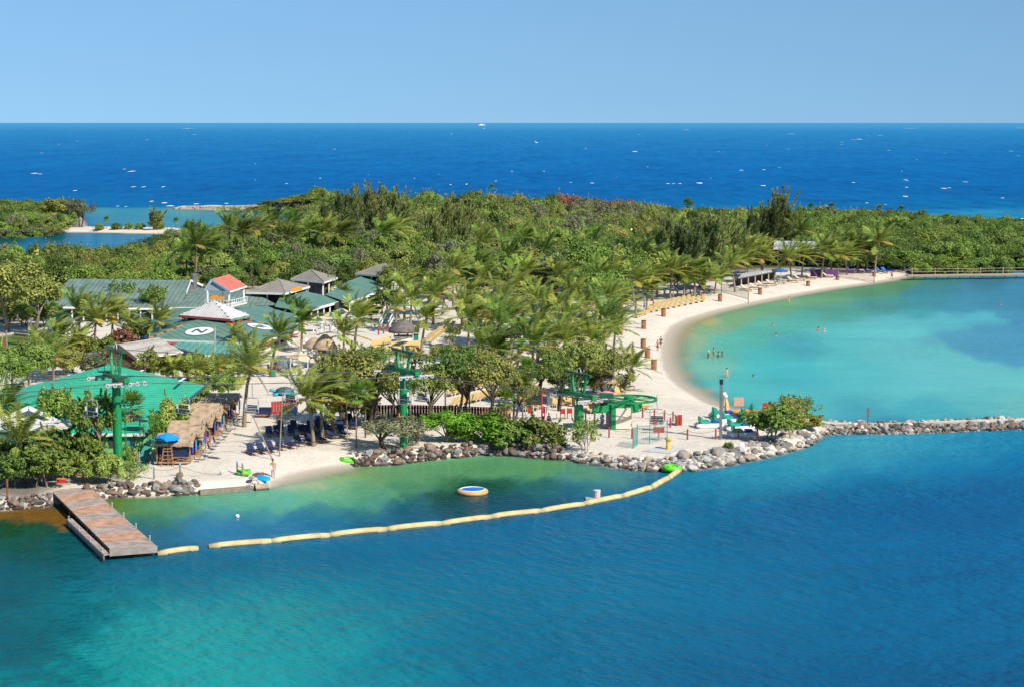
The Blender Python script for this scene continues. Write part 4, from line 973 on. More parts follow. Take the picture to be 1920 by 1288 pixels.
# ------------------------------------------------------------------ buildings
def metal_roof(name, col, rough=0.45, stripe=2.2, var=0.12, ang=0.0):
    """painted sheet with folded seams; weather streaks"""
    m, nt, N, L, b = new_mat(name)
    b.inputs['Roughness'].default_value = rough; b.inputs['Specular IOR Level'].default_value = 0.35
    tc = N.new('ShaderNodeTexCoord'); mp = N.new('ShaderNodeMapping'); mp.inputs['Rotation'].default_value = (0, 0, ang); L.new(tc.outputs['Object'], mp.inputs['Vector'])
    wv = N.new('ShaderNodeTexWave'); wv.wave_type = 'BANDS'; wv.bands_direction = 'X'; wv.inputs['Scale'].default_value = stripe * 0.26; L.new(mp.outputs[0], wv.inputs['Vector'])
    nz = N.new('ShaderNodeTexNoise'); nz.inputs['Scale'].default_value = 0.5; nz.inputs['Detail'].default_value = 6; L.new(tc.outputs['Object'], nz.inputs['Vector'])
    rp = ramp(N, L, nz.outputs['Fac'], [(0.3, tuple(c * (1 - var) for c in col)), (0.7, tuple(min(1, c * (1 + var)) for c in col))])
    r2 = ramp(N, L, wv.outputs['Fac'], [(0.0, (0.66, 0.66, 0.66)), (0.22, (1, 1, 1)), (0.8, (1, 1, 1)), (1.0, (1.12, 1.12, 1.12))])
    ms = N.new('ShaderNodeMapping'); ms.inputs['Scale'].default_value = (0.9, 0.9, 0.12); L.new(tc.outputs['Object'], ms.inputs['Vector'])
    st = N.new('ShaderNodeTexNoise'); st.inputs['Scale'].default_value = 1.4; st.inputs['Detail'].default_value = 8; st.inputs['Roughness'].default_value = 0.75; L.new(ms.outputs[0], st.inputs['Vector'])
    stain = ramp(N, L, st.outputs['Fac'], [(0.34, (0.66, 0.62, 0.56)), (0.5, (1, 1, 1)), (0.7, (1.0, 1.0, 1.0))])      # dirt and fading
    L.new(mixc(N, L, 0.6, mixc(N, L, 0.8, rp.outputs[0], r2.outputs[0], 'MULTIPLY'), stain.outputs[0], 'MULTIPLY'), b.inputs['Base Color'])
    bp = N.new('ShaderNodeBump'); bp.inputs['Strength'].default_value = 0.35; bp.inputs['Distance'].default_value = 0.06
    L.new(wv.outputs['Fac'], bp.inputs['Height']); L.new(bp.outputs[0], b.inputs['Normal'])
    return m
M_R_BRIGHT = metal_roof('roof_emerald', (0.045, 0.43, 0.25), 0.5, 1.6, 0.10, R(90))
M_R_GREEN = metal_roof('roof_weathered_green', (0.165, 0.235, 0.19), 0.5, 1.5, 0.22)
M_R_GREEN2 = metal_roof('roof_green', (0.125, 0.25, 0.19), 0.5, 1.2, 0.15, R(-35))
M_R_TEAL = metal_roof('roof_teal', (0.12, 0.33, 0.26), 0.5, 1.2, 0.12)
M_R_GREY = metal_roof('roof_grey', (0.37, 0.345, 0.31), 0.5, 1.3, 0.08, R(30))
M_R_TAN = metal_roof('roof_taupe', (0.285, 0.255, 0.215), 0.7, 1.3, 0.12, R(30))
M_R_WHITE = metal_roof('roof_white', (0.66, 0.64, 0.61), 0.5, 2.4, 0.06, R(30))
M_R_RED = metal_roof('roof_red', (0.60, 0.17, 0.12), 0.5, 1.6, 0.1, R(40))
M_R_SILVER = metal_roof('roof_silver', (0.47, 0.47, 0.46), 0.45, 1.5, 0.1)
M_TRIM = mat('trim_white', (0.74, 0.75, 0.72), 0.6, 0.06, 2)
M_WALLL = mat('wall_lime', (0.17, 0.46, 0.17), 0.8, 0.12, 1.5)
M_WALLT = mat('wall_teal', (0.06, 0.28, 0.22), 0.8, 0.12, 1.5)
M_WALLW = mat('wall_white', (0.68, 0.67, 0.64), 0.8, 0.08, 1.5)
M_WALLB = mat('wall_blue_grey', (0.30, 0.38, 0.46), 0.8, 0.1, 1.5)
M_INSIDE = mat('interior_shade', (0.045, 0.045, 0.05), 0.9, 0.3, 1)  # near-black colour stands in for the shade inside and under roofs
M_WOODD = mat('wood_dark_brown', (0.075, 0.045, 0.03), 0.8, 0.3, 3)
M_WOOD = mat('wood_teak', (0.33, 0.165, 0.075), 0.7, 0.25, 4)
M_WOODP = mat('wood_pale', (0.42, 0.31, 0.21), 0.75, 0.2, 4)
M_RED = mat('red_paint', (0.50, 0.03, 0.03), 0.6, 0.12, 2)
M_PINK = mat('pink_trim', (0.60, 0.10, 0.13), 0.7, 0.45, 9)
M_ORANGE = mat('orange_paint', (0.72, 0.26, 0.03), 0.6, 0.12, 2)
M_SLATE = mat('slate_blue', (0.055, 0.085, 0.12), 0.6, 0.1, 2)
M_DUCT = mat('duct_grey', (0.20, 0.205, 0.215), 0.45, 0.2, 1.5, metal=0.4)
M_THATCH = mat('thatch', (0.41, 0.30, 0.20), 0.95, 0.35, 1.6, 0.9, 16)
M_THATCHG = mat('thatch_grey', (0.15, 0.135, 0.125), 0.95, 0.35, 1.6, 0.9, 16)
M_NAVY = mat('navy_cloth', (0.012, 0.022, 0.07), 0.8, 0.2, 3, 0.2, 20)

def roof_of(parent, name, facets, m, th=0.10):
    mb = MB()
    for f in facets: mb.slab(f, th)
    return mb.build(name, m, parent)
def fascia(parent, pts, m=None, h=0.32, w=0.10, name='fascia', drop=0.16):
    mb = MB()
    for a, b_ in zip(pts, pts[1:]):
        mb.beam(Vector(a) + Vector((0, 0, -drop)), Vector(b_) + Vector((0, 0, -drop)), w, h)
    return mb.build(name, m or M_TRIM, parent)
def wall_line(parent, pts, z1, m, z0=0.7, th=0.16, name='wall'):
    for a, b_ in zip(pts, pts[1:]):
        a, b_ = Vector(a), Vector(b_); a.z = b_.z = (z0 + z1) / 2
        MB().beam(a, b_, th, z1 - z0).build(name, m, parent)
def columns(parent, a, b_, n, z1, m=None, w=0.22, z0=0.7, name='column'):
    for k in range(n):
        p = Vector(a).lerp(Vector(b_), (k + 0.5) / n)
        MB().box((p.x, p.y, (z0 + z1) / 2), (w, w, z1 - z0)).build(name, m or M_TRIM, parent)
def hitplane(px, py, p0, n):
    d = ray(px, py); o = Vector((0, 0, CAM_H)); t = (Vector(p0) - o).dot(n) / d.dot(n); return o + d * t
def plane_n(a, b_, c):
    n = (Vector(b_) - Vector(a)).cross(Vector(c) - Vector(a)).normalized(); return n if n.z > 0 else -n
def base_of(*pts):
    c = sum((Vector(p) for p in pts), Vector()) / len(pts); return Vector((c.x, c.y, 1.0))

# ---- emerald-roofed hall in front at the left
A, E, C = P(207, 683, 7.2), P(272, 812, 3.1), P(-66, 812, 3.1)
nf = plane_n(A, E, C); Rr = hitplane(385, 722, A, nf); Lb = P(-150, 776, 3.1)
hall = thing('green_roofed_hall', 'big hall with a bright emerald hip roof at the left', 'building', base_of(E, C, Lb))
roof_of(hall, 'roof', [[A, C, E, Rr], [A, Lb, C], [A, Rr, Lb]], M_R_BRIGHT, 0.12)
rb = MB()
for q in (C,): rb.beam(A + Vector((0, 0, .05)), q + Vector((0, 0, .05)), 0.28, 0.08)
rb.build('ridge_cap', M_R_BRIGHT, hall)
sm = MB()                                               # lapped sheet courses, parallel to the eave
for k in range(1, 24):
    t = k / 24; p, q, w = A.lerp(C, t), A.lerp(E, t), A.lerp(Rr, t)
    e0 = Vector((0, 0, .03)); sm.beam(p + e0, q + e0, .07, .05)
o = sm.build('sheet_seams', M_R_BRIGHT, hall); o['kind'] = 'stuff'
MB().beam(at(337, 716, 205) + Vector((0, 0, .1)), at(346, 710, 208) + Vector((0, 0, .1)), .3, .06).build('skylight', M_TRIM, hall); MB().beam(at(254, 702, 212) + Vector((0, 0, .1)), at(268, 695, 214) + Vector((0, 0, .1)), .3, .06).build('skylight', M_TRIM, hall)
fascia(hall, [C, E]); fascia(hall, [E, Rr], M_SLATE, 0.35, name='barge_board')  # slate colour paints the shade on the right-hand barge board
off = Vector((0, 0.5, 0))
wall_line(hall, [E + Vector((-.5, .5, 0)), C + Vector((.5, .5, 0))], 3.0, M_WALLL); wall_line(hall, [E + Vector((-.5, .5, 0)), Rr + Vector((-.6, 0, 0))], 3.2, M_WALLL)
MB().box(E + Vector((-1.6, .38, -1.35)), (0.9, 0.08, 1.9)).build('door', M_WALLT, hall)
MB().box(E + Vector((-3.4, .38, -1.0)), (1.0, 0.08, 1.1)).build('window', M_INSIDE, hall)
fence = thing('picket_fence', 'pale picket fence beside the lime green wall', 'fence', G(252, 872))
for k in range(9): MB().box(G(236 + 3.2 * k, 872 + 0.2 * k) + Vector((0, 0, .75)), (0.10, 0.04, 1.5 - .2 * (k % 2))).build('picket', M_STEELL, fence)
MB().beam(G(234, 872) + Vector((0, .05, .5)), G(264, 874) + Vector((0, .05, .5)), .05, .08).build('rail', M_STEELL, fence)
fence = thing('picket_fence', 'white picket fence half hidden by bushes beside the dock path', 'fence', G(176, 892))
for k in range(10): MB().box(G(160 + 3.4 * k, 893 - 0.3 * k) + Vector((0, 0, .55)), (0.11, 0.04, 1.15)).build('picket', M_WALLW, fence)
MB().beam(G(158, 893) + Vector((0, .05, .8)), G(194, 890) + Vector((0, .05, .8)), .05, .08).build('rail', M_WALLW, fence)
ramp_ = props(MB().beam(G(262, 872) + Vector((0, 0, .1)), G(285, 846) + Vector((0, 0, 1.3)), 0.9, 0.12).build('sign_board', M_WALLT), 'dark green board leaning by the lime green wall', 'board')
# front gable and annex of the hall
gp, gl, gr = at(57, 763, 188), at(-12, 795, 188), at(128, 797, 188)
annex = thing('white_gable_annex', 'white gabled annex with a teal base under the emerald roof', 'building', base_of(gl, gr))
MB().slab([gl, gr, gp], 0.15, (0, 1, 0)).build('gable', M_WALLB, annex)
bk = Vector((0, 14, 0))
roof_of(annex, 'roof', [[gp + Vector((0, -.6, .1)), gr + Vector((0.4, -.6, .0)), gr + bk, gp + bk], [gp + Vector((0, -.6, .1)), gp + bk, gl + bk, gl + Vector((-.4, -.6, 0))]], M_R_BRIGHT)
fascia(annex, [gl + Vector((-.4, -.65, .1)), gp + Vector((0, -.65, .2)), gr + Vector((.4, -.65, .1))], M_TRIM, 0.42)
a0, a1, a2, a3 = at(-40, 779, 187.7), at(138, 787, 187.7), at(128, 806, 184), at(-40, 806, 184)
roof_of(annex, 'porch_roof', [[a0, a3, a2, a1]], M_R_WHITE); fascia(annex, [a3, a2], M_R_BRIGHT, 0.12, drop=0.1)
wall_line(annex, [a3 + Vector((0, .3, 0)), a2 + Vector((-.2, .3, 0))], a2.z - .1, M_WALLT, a2.z - 1.2)
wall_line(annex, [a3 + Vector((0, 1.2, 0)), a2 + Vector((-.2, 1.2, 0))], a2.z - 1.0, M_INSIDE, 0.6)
# satellite dish on the corner
e = thing('satellite_dish', 'grey mesh satellite dish on the corner of the emerald roof', 'dish', E + Vector((-.6, .4, .2)))
M_MESH = mat('mesh_grey', (0.42, 0.44, 0.42), 0.5, 0.15, 8, metal=0.4)
dm = MB(); dm.lathe([(0.03, 0.0), (.4, .05), (.75, .18), (1.0, .34)], (0, 0, 0), 20, cap=False)
o = bpy.data.objects.new('dish', dm.mesh('dish', M_MESH, True)); link(o, e); o.location = (0, 0, .95); o.rotation_euler = (R(-12), R(14), 0)
MB().tube([E + Vector((-.6, .4, -.3)), E + Vector((-.6, .4, 1.15))], .06, 6).build('mast', M_DUCT, e); MB().tube([E + Vector((-.6, .4, 1.15)), E + Vector((-.5, .2, 1.9))], .025, 5).build('feed_arm', M_DUCT, e)

# ---- long green-roofed hall behind
rl, rr_ = at(130, 523, 336), at(357, 526, 336); el, er = at(80, 575, 318), at(338, 579, 318)
bl, br = el + Vector((0, 36, 0)), er + Vector((0, 36, 0))
lh = thing('long_hall', 'long hall with a weathered green gable roof behind the palms', 'building', base_of(el, er, bl, br))
mb = [[rl, el, er, rr_], [rr_, br, bl, rl]]
roof_of(lh, 'roof', mb, M_R_GREEN); fascia(lh, [el, er]); fascia(lh, [rr_ + Vector((.1, 0, .1)), rr_.lerp(er, .45) + Vector((.1, 0, .1))], M_TRIM, .4, name='barge_board'); fascia(lh, [rr_ + Vector((.1, 0, .1)), rr_.lerp(br, .5) + Vector((.1, 0, .1))], M_TRIM, .4, name='barge_board')
MB().slab([rr_ + Vector((-.3, 0, -.2)), er + Vector((-.3, 0, -.2)), br + Vector((-.3, 0, -.2))], .15, (-1, 0, 0)).build('gable', M_DUCT, lh)
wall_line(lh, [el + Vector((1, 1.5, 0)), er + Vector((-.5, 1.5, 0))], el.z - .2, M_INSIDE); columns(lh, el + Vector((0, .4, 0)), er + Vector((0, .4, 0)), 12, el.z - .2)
wall_line(lh, [el + Vector((1, 1.5, 0)), bl + Vector((1, -1, 0))], el.z - .1, M_WALLB)
q = [at(112, 546, 327), at(86, 556, 327), at(78, 576, 318), at(96, 576, 318)]
roof_of(lh, 'lean_to_roof', [q], M_R_GREEN)
d = at(364, 541, 338)
e = thing('roof_vent', 'grey cylindrical vent stack at the end of the long green roof', 'vent', Vector((d.x, d.y, 1.0)))
zt = zat(514, d.y)
MB().lathe([(.55, 3.0), (.55, zt - .5), (.66, zt - .5), (.66, zt), (.3, zt + .1)], Vector((d.x, d.y, 0)), 16).build('stack', M_DUCT, e)
# lower link roof
q = [P(330, 550, 5.0), P(372, 541, 5.2), P(470, 546, 5.2), P(520, 572, 3.7), P(316, 577, 3.7)]
ln = thing('link_building', 'low building with a faded green roof joining the hall and the round bar', 'building', base_of(*q))
roof_of(ln, 'roof', [[q[0], q[4], q[3], q[2], q[1]]], M_R_GREEN); fascia(ln, [q[4], P(396, 577, 3.7)], M_TRIM, .4); wall_line(ln, [q[4] + Vector((.4, .6, 0)), q[3] + Vector((-.4, .6, 0))], 3.5, M_INSIDE); wall_line(ln, [q[4] + Vector((.4, .6, 0)), q[0]], 3.5, M_WALLW)

# ---- round bar with compass letters
V1, V2, V3, V4, V5, V6, V7 = P(280, 635, 3.2), P(482, 643, 3.2), P(559, 620, 3.2), P(552, 592, 3.4), P(500, 574, 3.6), P(330, 578, 3.6), P(282, 602, 3.3)
K = at(402, 588, 288)
bar = thing('round_bar', 'many-sided bar building whose green roof carries white compass discs', 'building', base_of(V1, V2, V3, V5, V6))
ring_ = [V1, V2, V3, V4, V5, V6, V7]
roof_of(bar, 'roof', [[K, ring_[i], ring_[(i + 1) % 7]] for i in range(7)], M_R_GREEN2)
fascia(bar, [V7, V1, V2, V3]); fascia(bar, [V2, V3], M_PINK, .3, .14, 'bunting', .48); fascia(bar, [V1, V2], M_PINK, .3, .14, 'bunting', .48)
c0 = bar.location
for a, b_ in ((V1, V2), (V2, V3), (V7, V1)):
    ins = lambda p: p + (Vector((K.x, K.y, p.z)) - p) * 0.18
    wall_line(bar, [ins(a), ins(b_)], 3.4, M_INSIDE); columns(bar, a.lerp(K, .03), b_.lerp(K, .03), 6, 3.1)
    wall_line(bar, [a.lerp(Vector((K.x, K.y, a.z)), .05), b_.lerp(Vector((K.x, K.y, b_.z)), .05)], 1.9, M_WALLW, .8, name='counter')
for tgt in (V1, V2, V3):
    for k in range(14):
        t0, t1 = 0.30 + k * 0.05, 0.30 + (k + 0.86) * 0.05
        p, q = K.lerp(tgt, t0), K.lerp(tgt, t1); up = Vector((0, 0, .07))
        MB().beam(p + up, q + up, .34, .06).build('hip_strip', M_ORANGE if k % 3 else M_SLATE, bar) if tgt is not V1 or k > 3 else None
def disc_letter(px, py, tri, rad, strokes, lab):
    n = plane_n(*tri); c = hitplane(px, py, tri[0], n) + n * .06
    rt = Vector((1, 0, 0)) - n * n.x; rt = rt.normalized()
    eave = (Vector(tri[2]) - Vector(tri[1])).normalized(); rt = eave if eave.x > 0 else -eave
    up = n.cross(rt).normalized()
    if up.dot(Vector(tri[0]) - c) < 0: up = -up
    d = MB(); d.slab([c + (rt * math.cos(6.2832 * k / 28) + up * math.sin(6.2832 * k / 28)) * rad * 1.05 for k in range(28)], .03, -n)
    o = d.build('disc_edge', M_SLATE, bar)
    d = MB(); d.slab([c + n * .02 + (rt * math.cos(6.2832 * k / 28) + up * math.sin(6.2832 * k / 28)) * rad for k in range(28)], .03, -n)
    o = d.build('disc', M_WHITE, bar); o['label'] = lab
    s = MB()
    for (x0, y0), (x1, y1), w in strokes:
        p, q = c + n * .05 + (rt * x0 + up * y0) * rad, c + n * .05 + (rt * x1 + up * y1) * rad
        s.beam(p, q, w * rad, .03, n)
    s.build('letter', M_SLATE, o)
disc_letter(374, 622, (K, V1, V2), 2.15, [((-.38, -.42), (-.38, .42), .17), ((.38, -.42), (.38, .42), .17), ((-.38, .40), (.38, -.40), .17)], 'white disc with a dark letter N')
disc_letter(488, 613, (K, V2, V3), 2.0, [((-.5, .4), (-.27, -.4), .13), ((-.27, -.4), (0, .25), .13), ((0, .25), (.27, -.4), .13), ((.27, -.4), (.5, .4), .13)], 'white disc with a dark letter W')
# cupola
l, f, r = at(335, 593, 287), at(433, 600, 281), at(468, 588, 287); bk = l + r - f; z_ = (l.z + f.z + r.z) / 3
for p in (l, f, r, bk): p.z = z_
pk = at(402, 564, 287)
cup = thing('bar_cupola', 'white pyramid roof with red trim raised over the round bar', 'roof lantern', Vector((K.x, K.y, z_ - 1.2)))
roof_of(cup, 'roof', [[pk, l, f], [pk, f, r], [pk, r, bk], [pk, bk, l]], M_R_WHITE, .08)
fascia(cup, [l, f], M_PINK, .34); fascia(cup, [f, r], M_R_TEAL, .34); fascia(cup, [bk, l], M_PINK, .34)
for q in (l, f, r):
    for k in range(5): MB().box(pk.lerp(q, .18 + .17 * k) + Vector((0, 0, .06)), (.34, .34, .05), .8).build('hip_tile', M_WALLB if k % 2 else M_R_WHITE, cup)
for a, b_ in ((l, f), (f, r)):
    for t in (.08, .5, .92):
        p = a.lerp(b_, t) + Vector((0, .5, 0)); MB().box((p.x, p.y, z_ - .85), (.42, .42, 1.6)).build('post', M_RED, cup)
MB().slab([l.lerp(K, .25) + Vector((0, 0, -.4)), f.lerp(K, .25) + Vector((0, 0, -.4)), r.lerp(K, .25) + Vector((0, 0, -.4)), bk.lerp(K, .25) + Vector((0, 0, -.4))], 1.0).build('shade_block', M_INSIDE, cup)  # solid dark block painted as the shade in the gap under the roof
# teal canopy in front
q = [P(318, 648, 2.9), P(345, 638, 3.0), P(481, 642, 3.0), P(468, 664, 2.5), P(384, 665, 2.5)]
can = thing('teal_canopy', 'teal canopy roof in front of the round bar', 'canopy', base_of(*q))
roof_of(can, 'roof', [[q[0], q[4], q[3], q[2], q[1]]], M_R_TEAL); fascia(can, [q[4], q[3]], M_TRIM, .25); fascia(can, [q[3], q[2]], M_PINK, .25); fascia(can, [q[4], q[3]], M_RED, .22, .12, 'red_valance', .42)
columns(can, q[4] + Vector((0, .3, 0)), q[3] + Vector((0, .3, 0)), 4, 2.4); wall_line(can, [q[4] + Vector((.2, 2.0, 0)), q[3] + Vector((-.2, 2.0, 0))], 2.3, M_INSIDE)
# ---- lookout with a red roof and a red fish
Y = 300
g0, g1, g2, r1 = at(384, 543, Y), at(397, 524, Y), at(431, 546, Y - 1), at(463, 536, Y + 6)
r0 = at(408, 524, Y + 6); g0b = g0 + (r1 - g2)
lk = thing('lookout_tower', 'small white lookout with a red gable roof above the bar', 'lookout', Vector((g1.x + 1.5, Y + 3, 1.0)))
rid2 = g1 + (r1 - g2)
roof_of(lk, 'roof', [[g1, g2, r1, rid2], [g1, rid2, g0b, g0]], M_R_RED, .12)
fascia(lk, [g0, g1, g2], M_WALLB, .35, .14, 'barge_board', .14); fascia(lk, [g2, r1], M_TRIM, .25)
MB().slab([g0 + Vector((.2, .3, -.1)), g2 + Vector((-.2, .3, -.1)), g1 + Vector((0, .3, -.1))], .08, (0, 1, 0)).build('gable', M_WALLB, lk)
zd = at(430, 574, Y).z
for p in (g0, g2, r1, g0b):
    p = p + (Vector((lk.location.x, lk.location.y, p.z)) - p) * .14
    MB().box((p.x, p.y, (zd + p.z) / 2), (.26, .26, p.z - zd)).build('post', M_TRIM, lk)
MB().slab([Vector((p.x, p.y, zd)) for p in (g0, g2, r1, g0b)], .2).build('deck', M_TRIM, lk)
for a, b_ in ((g0, g2), (g2, r1)):
    a, b_ = Vector((a.x, a.y, zd)), Vector((b_.x, b_.y, zd))
    for h_ in (.35, .95): MB().beam(a + Vector((0, 0, h_)), b_ + Vector((0, 0, h_)), .08, .08).build('rail', M_TRIM, lk)
    for k in range(9): p = a.lerp(b_, k / 8); MB().box(p + Vector((0, 0, .5)), (.07, .07, .95)).build('baluster', M_TRIM, lk)
fz = at(392, 558, Y - 3); ft = at(420, 556, Y - 3)
fish = thing('fish_sign', 'orange-red fish-shaped sign hanging before the lookout', 'sign', fz)
w = ft.x - fz.x; z0 = fz.z
MB().slab([Vector((fz.x + w * a, fz.y, z0 + w * b_)) for a, b_ in ((0, 0), (.25, .10), (.5, .16), (.62, .02), (.78, .03), (1.0, .10), (1.02, -.22), (.8, -.2), (.62, -.10), (.42, -.16), (.18, -.12))], .15, (0, 1, 0)).build('body', M_ORANGE, fish)
MB().beam(Vector((fz.x + w * .5, fz.y + .08, z0 - w * .1)), Vector((fz.x + w * .5, fz.y + .08, 4.6)), .1, .1).build('post', M_DUCT, fish); MB().beam(Vector((fz.x + w * .9, fz.y + .08, z0 - w * .15)), Vector((fz.x + w * .9, fz.y + .08, 4.6)), .1, .1).build('post', M_DUCT, fish)
# ---- three grey pavilions
def pavilion(label, L_, F_, R_, top, z=5.4, m=M_R_TAN, ridge=0.0):
    a, f, r = P(*L_, z), P(*F_, z), P(*R_, z); b_ = a + r - f
    c = (a + r) / 2; p = at(top[0], top[1], c.y)
    e = thing('grey_pavilion', label, 'pavilion', Vector((c.x, c.y, 1)))
    roof_of(e, 'roof', [[p, a, f], [p, f, r], [p, r, b_], [p, b_, a]], m); fascia(e, [a, f, r], M_TRIM, .35)
    for q in (a, f, r): MB().beam(p + Vector((0, 0, .03)), q + Vector((0, 0, .03)), .16, .07).build('hip_cap', M_R_TAN, e)
    for q in (a, f, r, b_, a.lerp(f, .5), f.lerp(r, .5)):
        q = q.lerp(Vector((c.x, c.y, q.z)), .12); MB().box((q.x, q.y, (1 + z) / 2), (.26, .26, z - 1.1)).build('post', M_TRIM, e)
    i = lambda q: q.lerp(Vector((c.x, c.y, q.z)), .3)
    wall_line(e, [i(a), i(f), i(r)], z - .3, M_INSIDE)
    return f, r
pf, pr = pavilion('grey hip-roofed pavilion nearest the red-roofed lookout', (461, 548), (535, 550), (581, 537), (524, 524))
pavilion('grey hip-roofed pavilion behind the slender palms', (545, 523), (608, 529), (633, 521), (583, 506))
pavilion('farthest grey hip-roofed pavilion under the trees', (666, 513), (724, 518), (752, 508), (721, 494))
sg = thing('orange_sign', 'orange sign with blue letters at the eave of the nearest grey pavilion', 'sign', at(556, 546, pf.y - 1))
c = at(556, 543, pf.y + 2)
MB().box(c, (2.1, .1, .62), .5, 0, R(-6)).build('board', M_ORANGE, sg)
for k in range(5): MB().box(c + Vector((-.8 + .4 * k, -.35 + .2 * k, .06 * k - .05)), (.2, .1, .4), .5).build('letter_block', M_SLATE if k % 2 else M_R_TEAL, sg)
# ---- terrace roofs
def terrace(label, pts, zs, front, m=M_R_GREEN2, ncol=5):
    q = [P(a, b_, z) for (a, b_), z in zip(pts, zs)]
    e = thing('terrace_building', label, 'building', base_of(*q))
    roof_of(e, 'roof', [q], m)
    a, b_ = q[front[0]], q[front[1]]; c = e.location
    if a.x > b_.x: a, b_ = b_, a
    fascia(e, [a, b_], M_TRIM, .42)
    inn = (b_ - a).cross(Vector((0, 0, 1))).normalized() * -1; inn.z = 0
    if inn.dot(Vector((c.x, c.y, 0)) - Vector((a.x, a.y, 0))) < 0: inn = -inn
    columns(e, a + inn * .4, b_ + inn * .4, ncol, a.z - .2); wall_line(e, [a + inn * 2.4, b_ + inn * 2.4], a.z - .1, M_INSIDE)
    return e
terrace('low green roof between the round bar and the umbrella terrace', [(440, 577), (452, 598), (513, 607), (562, 591), (480, 574)], (4.6, 4.0, 3.3, 3.3, 4.4), (2, 3))
terrace('broad green terrace roof above the striped umbrellas', [(515, 575), (570, 584), (650, 562), (572, 547), (525, 556)], (4.1, 3.3, 3.3, 4.7, 4.5), (1, 2), ncol=7)
terrace('far green terrace roof ending at the dark tree', [(610, 553), (654, 568), (708, 547), (652, 528)], (4.2, 3.4, 3.4, 4.8), (1, 2), ncol=5)
terrace('green roof below the farthest grey pavilion', [(645, 531), (706, 546), (748, 524), (690, 514)], (4.6, 3.5, 3.6, 5.0), (1, 2), ncol=4)
# ---- grey shed
a, b_, c, d = P(220, 645, 5.2), P(298, 633, 5.2), P(343, 659, 3.2), P(256, 672, 3.2)
a2, b2 = a + (a - d), b_ + (b_ - c); a2.z = b2.z = 3.2
sh = thing('brown_shed', 'brown shed with a plain grey gable roof', 'shed', base_of(a, b_, c, d))
roof_of(sh, 'roof', [[a, d, c, b_], [a, b_, b2, a2]], M_R_GREY); fascia(sh, [d, c], M_TRIM, .22, drop=.1); fascia(sh, [a2, a, d], M_WOODD, .4, .14, 'barge_board')
ax = (b_ - a).normalized() * .6
MB().slab([a2 + ax, a + ax, d + ax], .1, ax.normalized()).build('gable', M_WOODD, sh)
i = lambda p: p.lerp(Vector(((a.x + b_.x) / 2, (a.y + b_.y) / 2, p.z)), .16)
wall_line(sh, [i(a2), i(d), i(c)], 3.1, M_WOODD); columns(sh, d + ax, c, 4, 3.1, M_WOODP, .18)
# ---- green kiosk and slide
l, r, p = P(82, 599, 3.6), P(140, 600, 3.6), at(124, 585, 268)
kk = thing('green_kiosk', 'small kiosk with a bright green pyramid roof beside the palms', 'kiosk', base_of(l, r))
f = (l + r) / 2 + Vector((.6, -2.2, 0)); bk = l + r - f
roof_of(kk, 'roof', [[p, l, f], [p, f, r], [p, r, bk], [p, bk, l]], M_R_BRIGHT); fascia(kk, [l, f, r], M_TRIM, .28)
ii = lambda q: q.lerp(Vector((kk.location.x, kk.location.y, q.z)), .25)
wall_line(kk, [ii(l), ii(f), ii(r)], 3.5, M_WALLW)
a, b_ = P(222, 603, 3.4), P(255, 594, 3.4)
e = thing('white_porch', 'white porch frame with a blue awning left of the round bar', 'porch', base_of(a, b_))
MB().slab([a, b_, b_ + Vector((1.2, 2.4, .5)), a + Vector((1.2, 2.4, .5))][::1], .12).build('awning', M_R_TEAL, e); fascia(e, [a, b_], M_TRIM, .3)
columns(e, a, P(300, 600, 3.4), 4, 3.3)
MB().beam(P(250, 611, 2.0), P(275, 609, 2.0), .1, .35).build('rail', M_TRIM, e)
# ---- thatched round huts and kiosks
def thatch_cone(mb, c, r, h, sag=.35, n=18):
    return mb.lathe([(r * 1.02, -sag), (r, 0), (r * .62, h * .52), (r * .25, h * .9), (.02, h)], c, n)
g = G(610, 690); zt, ze = zat(626, g.y), zat(650, g.y)
e = thing('mushroom_hut', 'round thatched bar hut with a pale counter and dark pillar', 'hut', g)
thatch_cone(MB(), Vector((g.x, g.y, ze)), 1.75, zt - ze, .3).build('thatch_roof', M_THATCH, e, smooth=True)
MB().box((g.x - .35, g.y - .4, ze - .55), (1.0, .5, 1.2)).build('pillar', M_WOODD, e); MB().lathe([(1.3, .9), (1.3, 2.0), (1.4, 2.0), (1.4, 2.1)], (g.x, g.y, 0), 16).build('counter', M_WALLW, e)
g = G(585, 672); zt, ze = zat(632, g.y), zat(648, g.y)
e = thing('thatched_shelter', 'thatched shelter roof left of the mushroom hut', 'hut', g)
thatch_cone(MB(), Vector((g.x + .4, g.y, ze)), 1.7, zt - ze).build('thatch_roof', M_THATCH, e, smooth=True)
for k in range(4): MB().box((g.x + .4 + 1.1 * math.cos(k * 1.57 + .6), g.y + 1.1 * math.sin(k * 1.57 + .6), (1 + ze) / 2), (.12, .12, ze - 1)).build('post', M_WOOD, e)
g = G(756, 642); zt, ze = zat(599, g.y), zat(617, g.y)
e = thing('round_bar_kiosk', 'round kiosk on the sand with a dark grey thatch cone and pale counter', 'kiosk', g)
thatch_cone(MB(), Vector((g.x, g.y, ze)), 2.3, zt - ze, .5).build('thatch_roof', M_THATCHG, e, smooth=True)
MB().lathe([(1.35, .9), (1.35, 2.0), (1.5, 2.0), (1.5, 2.1)], g * 1 - Vector((0, 0, g.z)), 18).build('counter', M_WALLW, e)
for k in range(6): MB().box((g.x + 1.4 * math.cos(k * 1.047), g.y + 1.4 * math.sin(k * 1.047), (1 + ze) / 2 + .5), (.12, .12, ze - 1.6)).build('post', M_WOODD, e)
g = G(563, 690); zt, ze = zat(659, g.y), zat(670, g.y)
e = thing('tan_canopy', 'tan square canopy by the curved white planter', 'canopy', g)
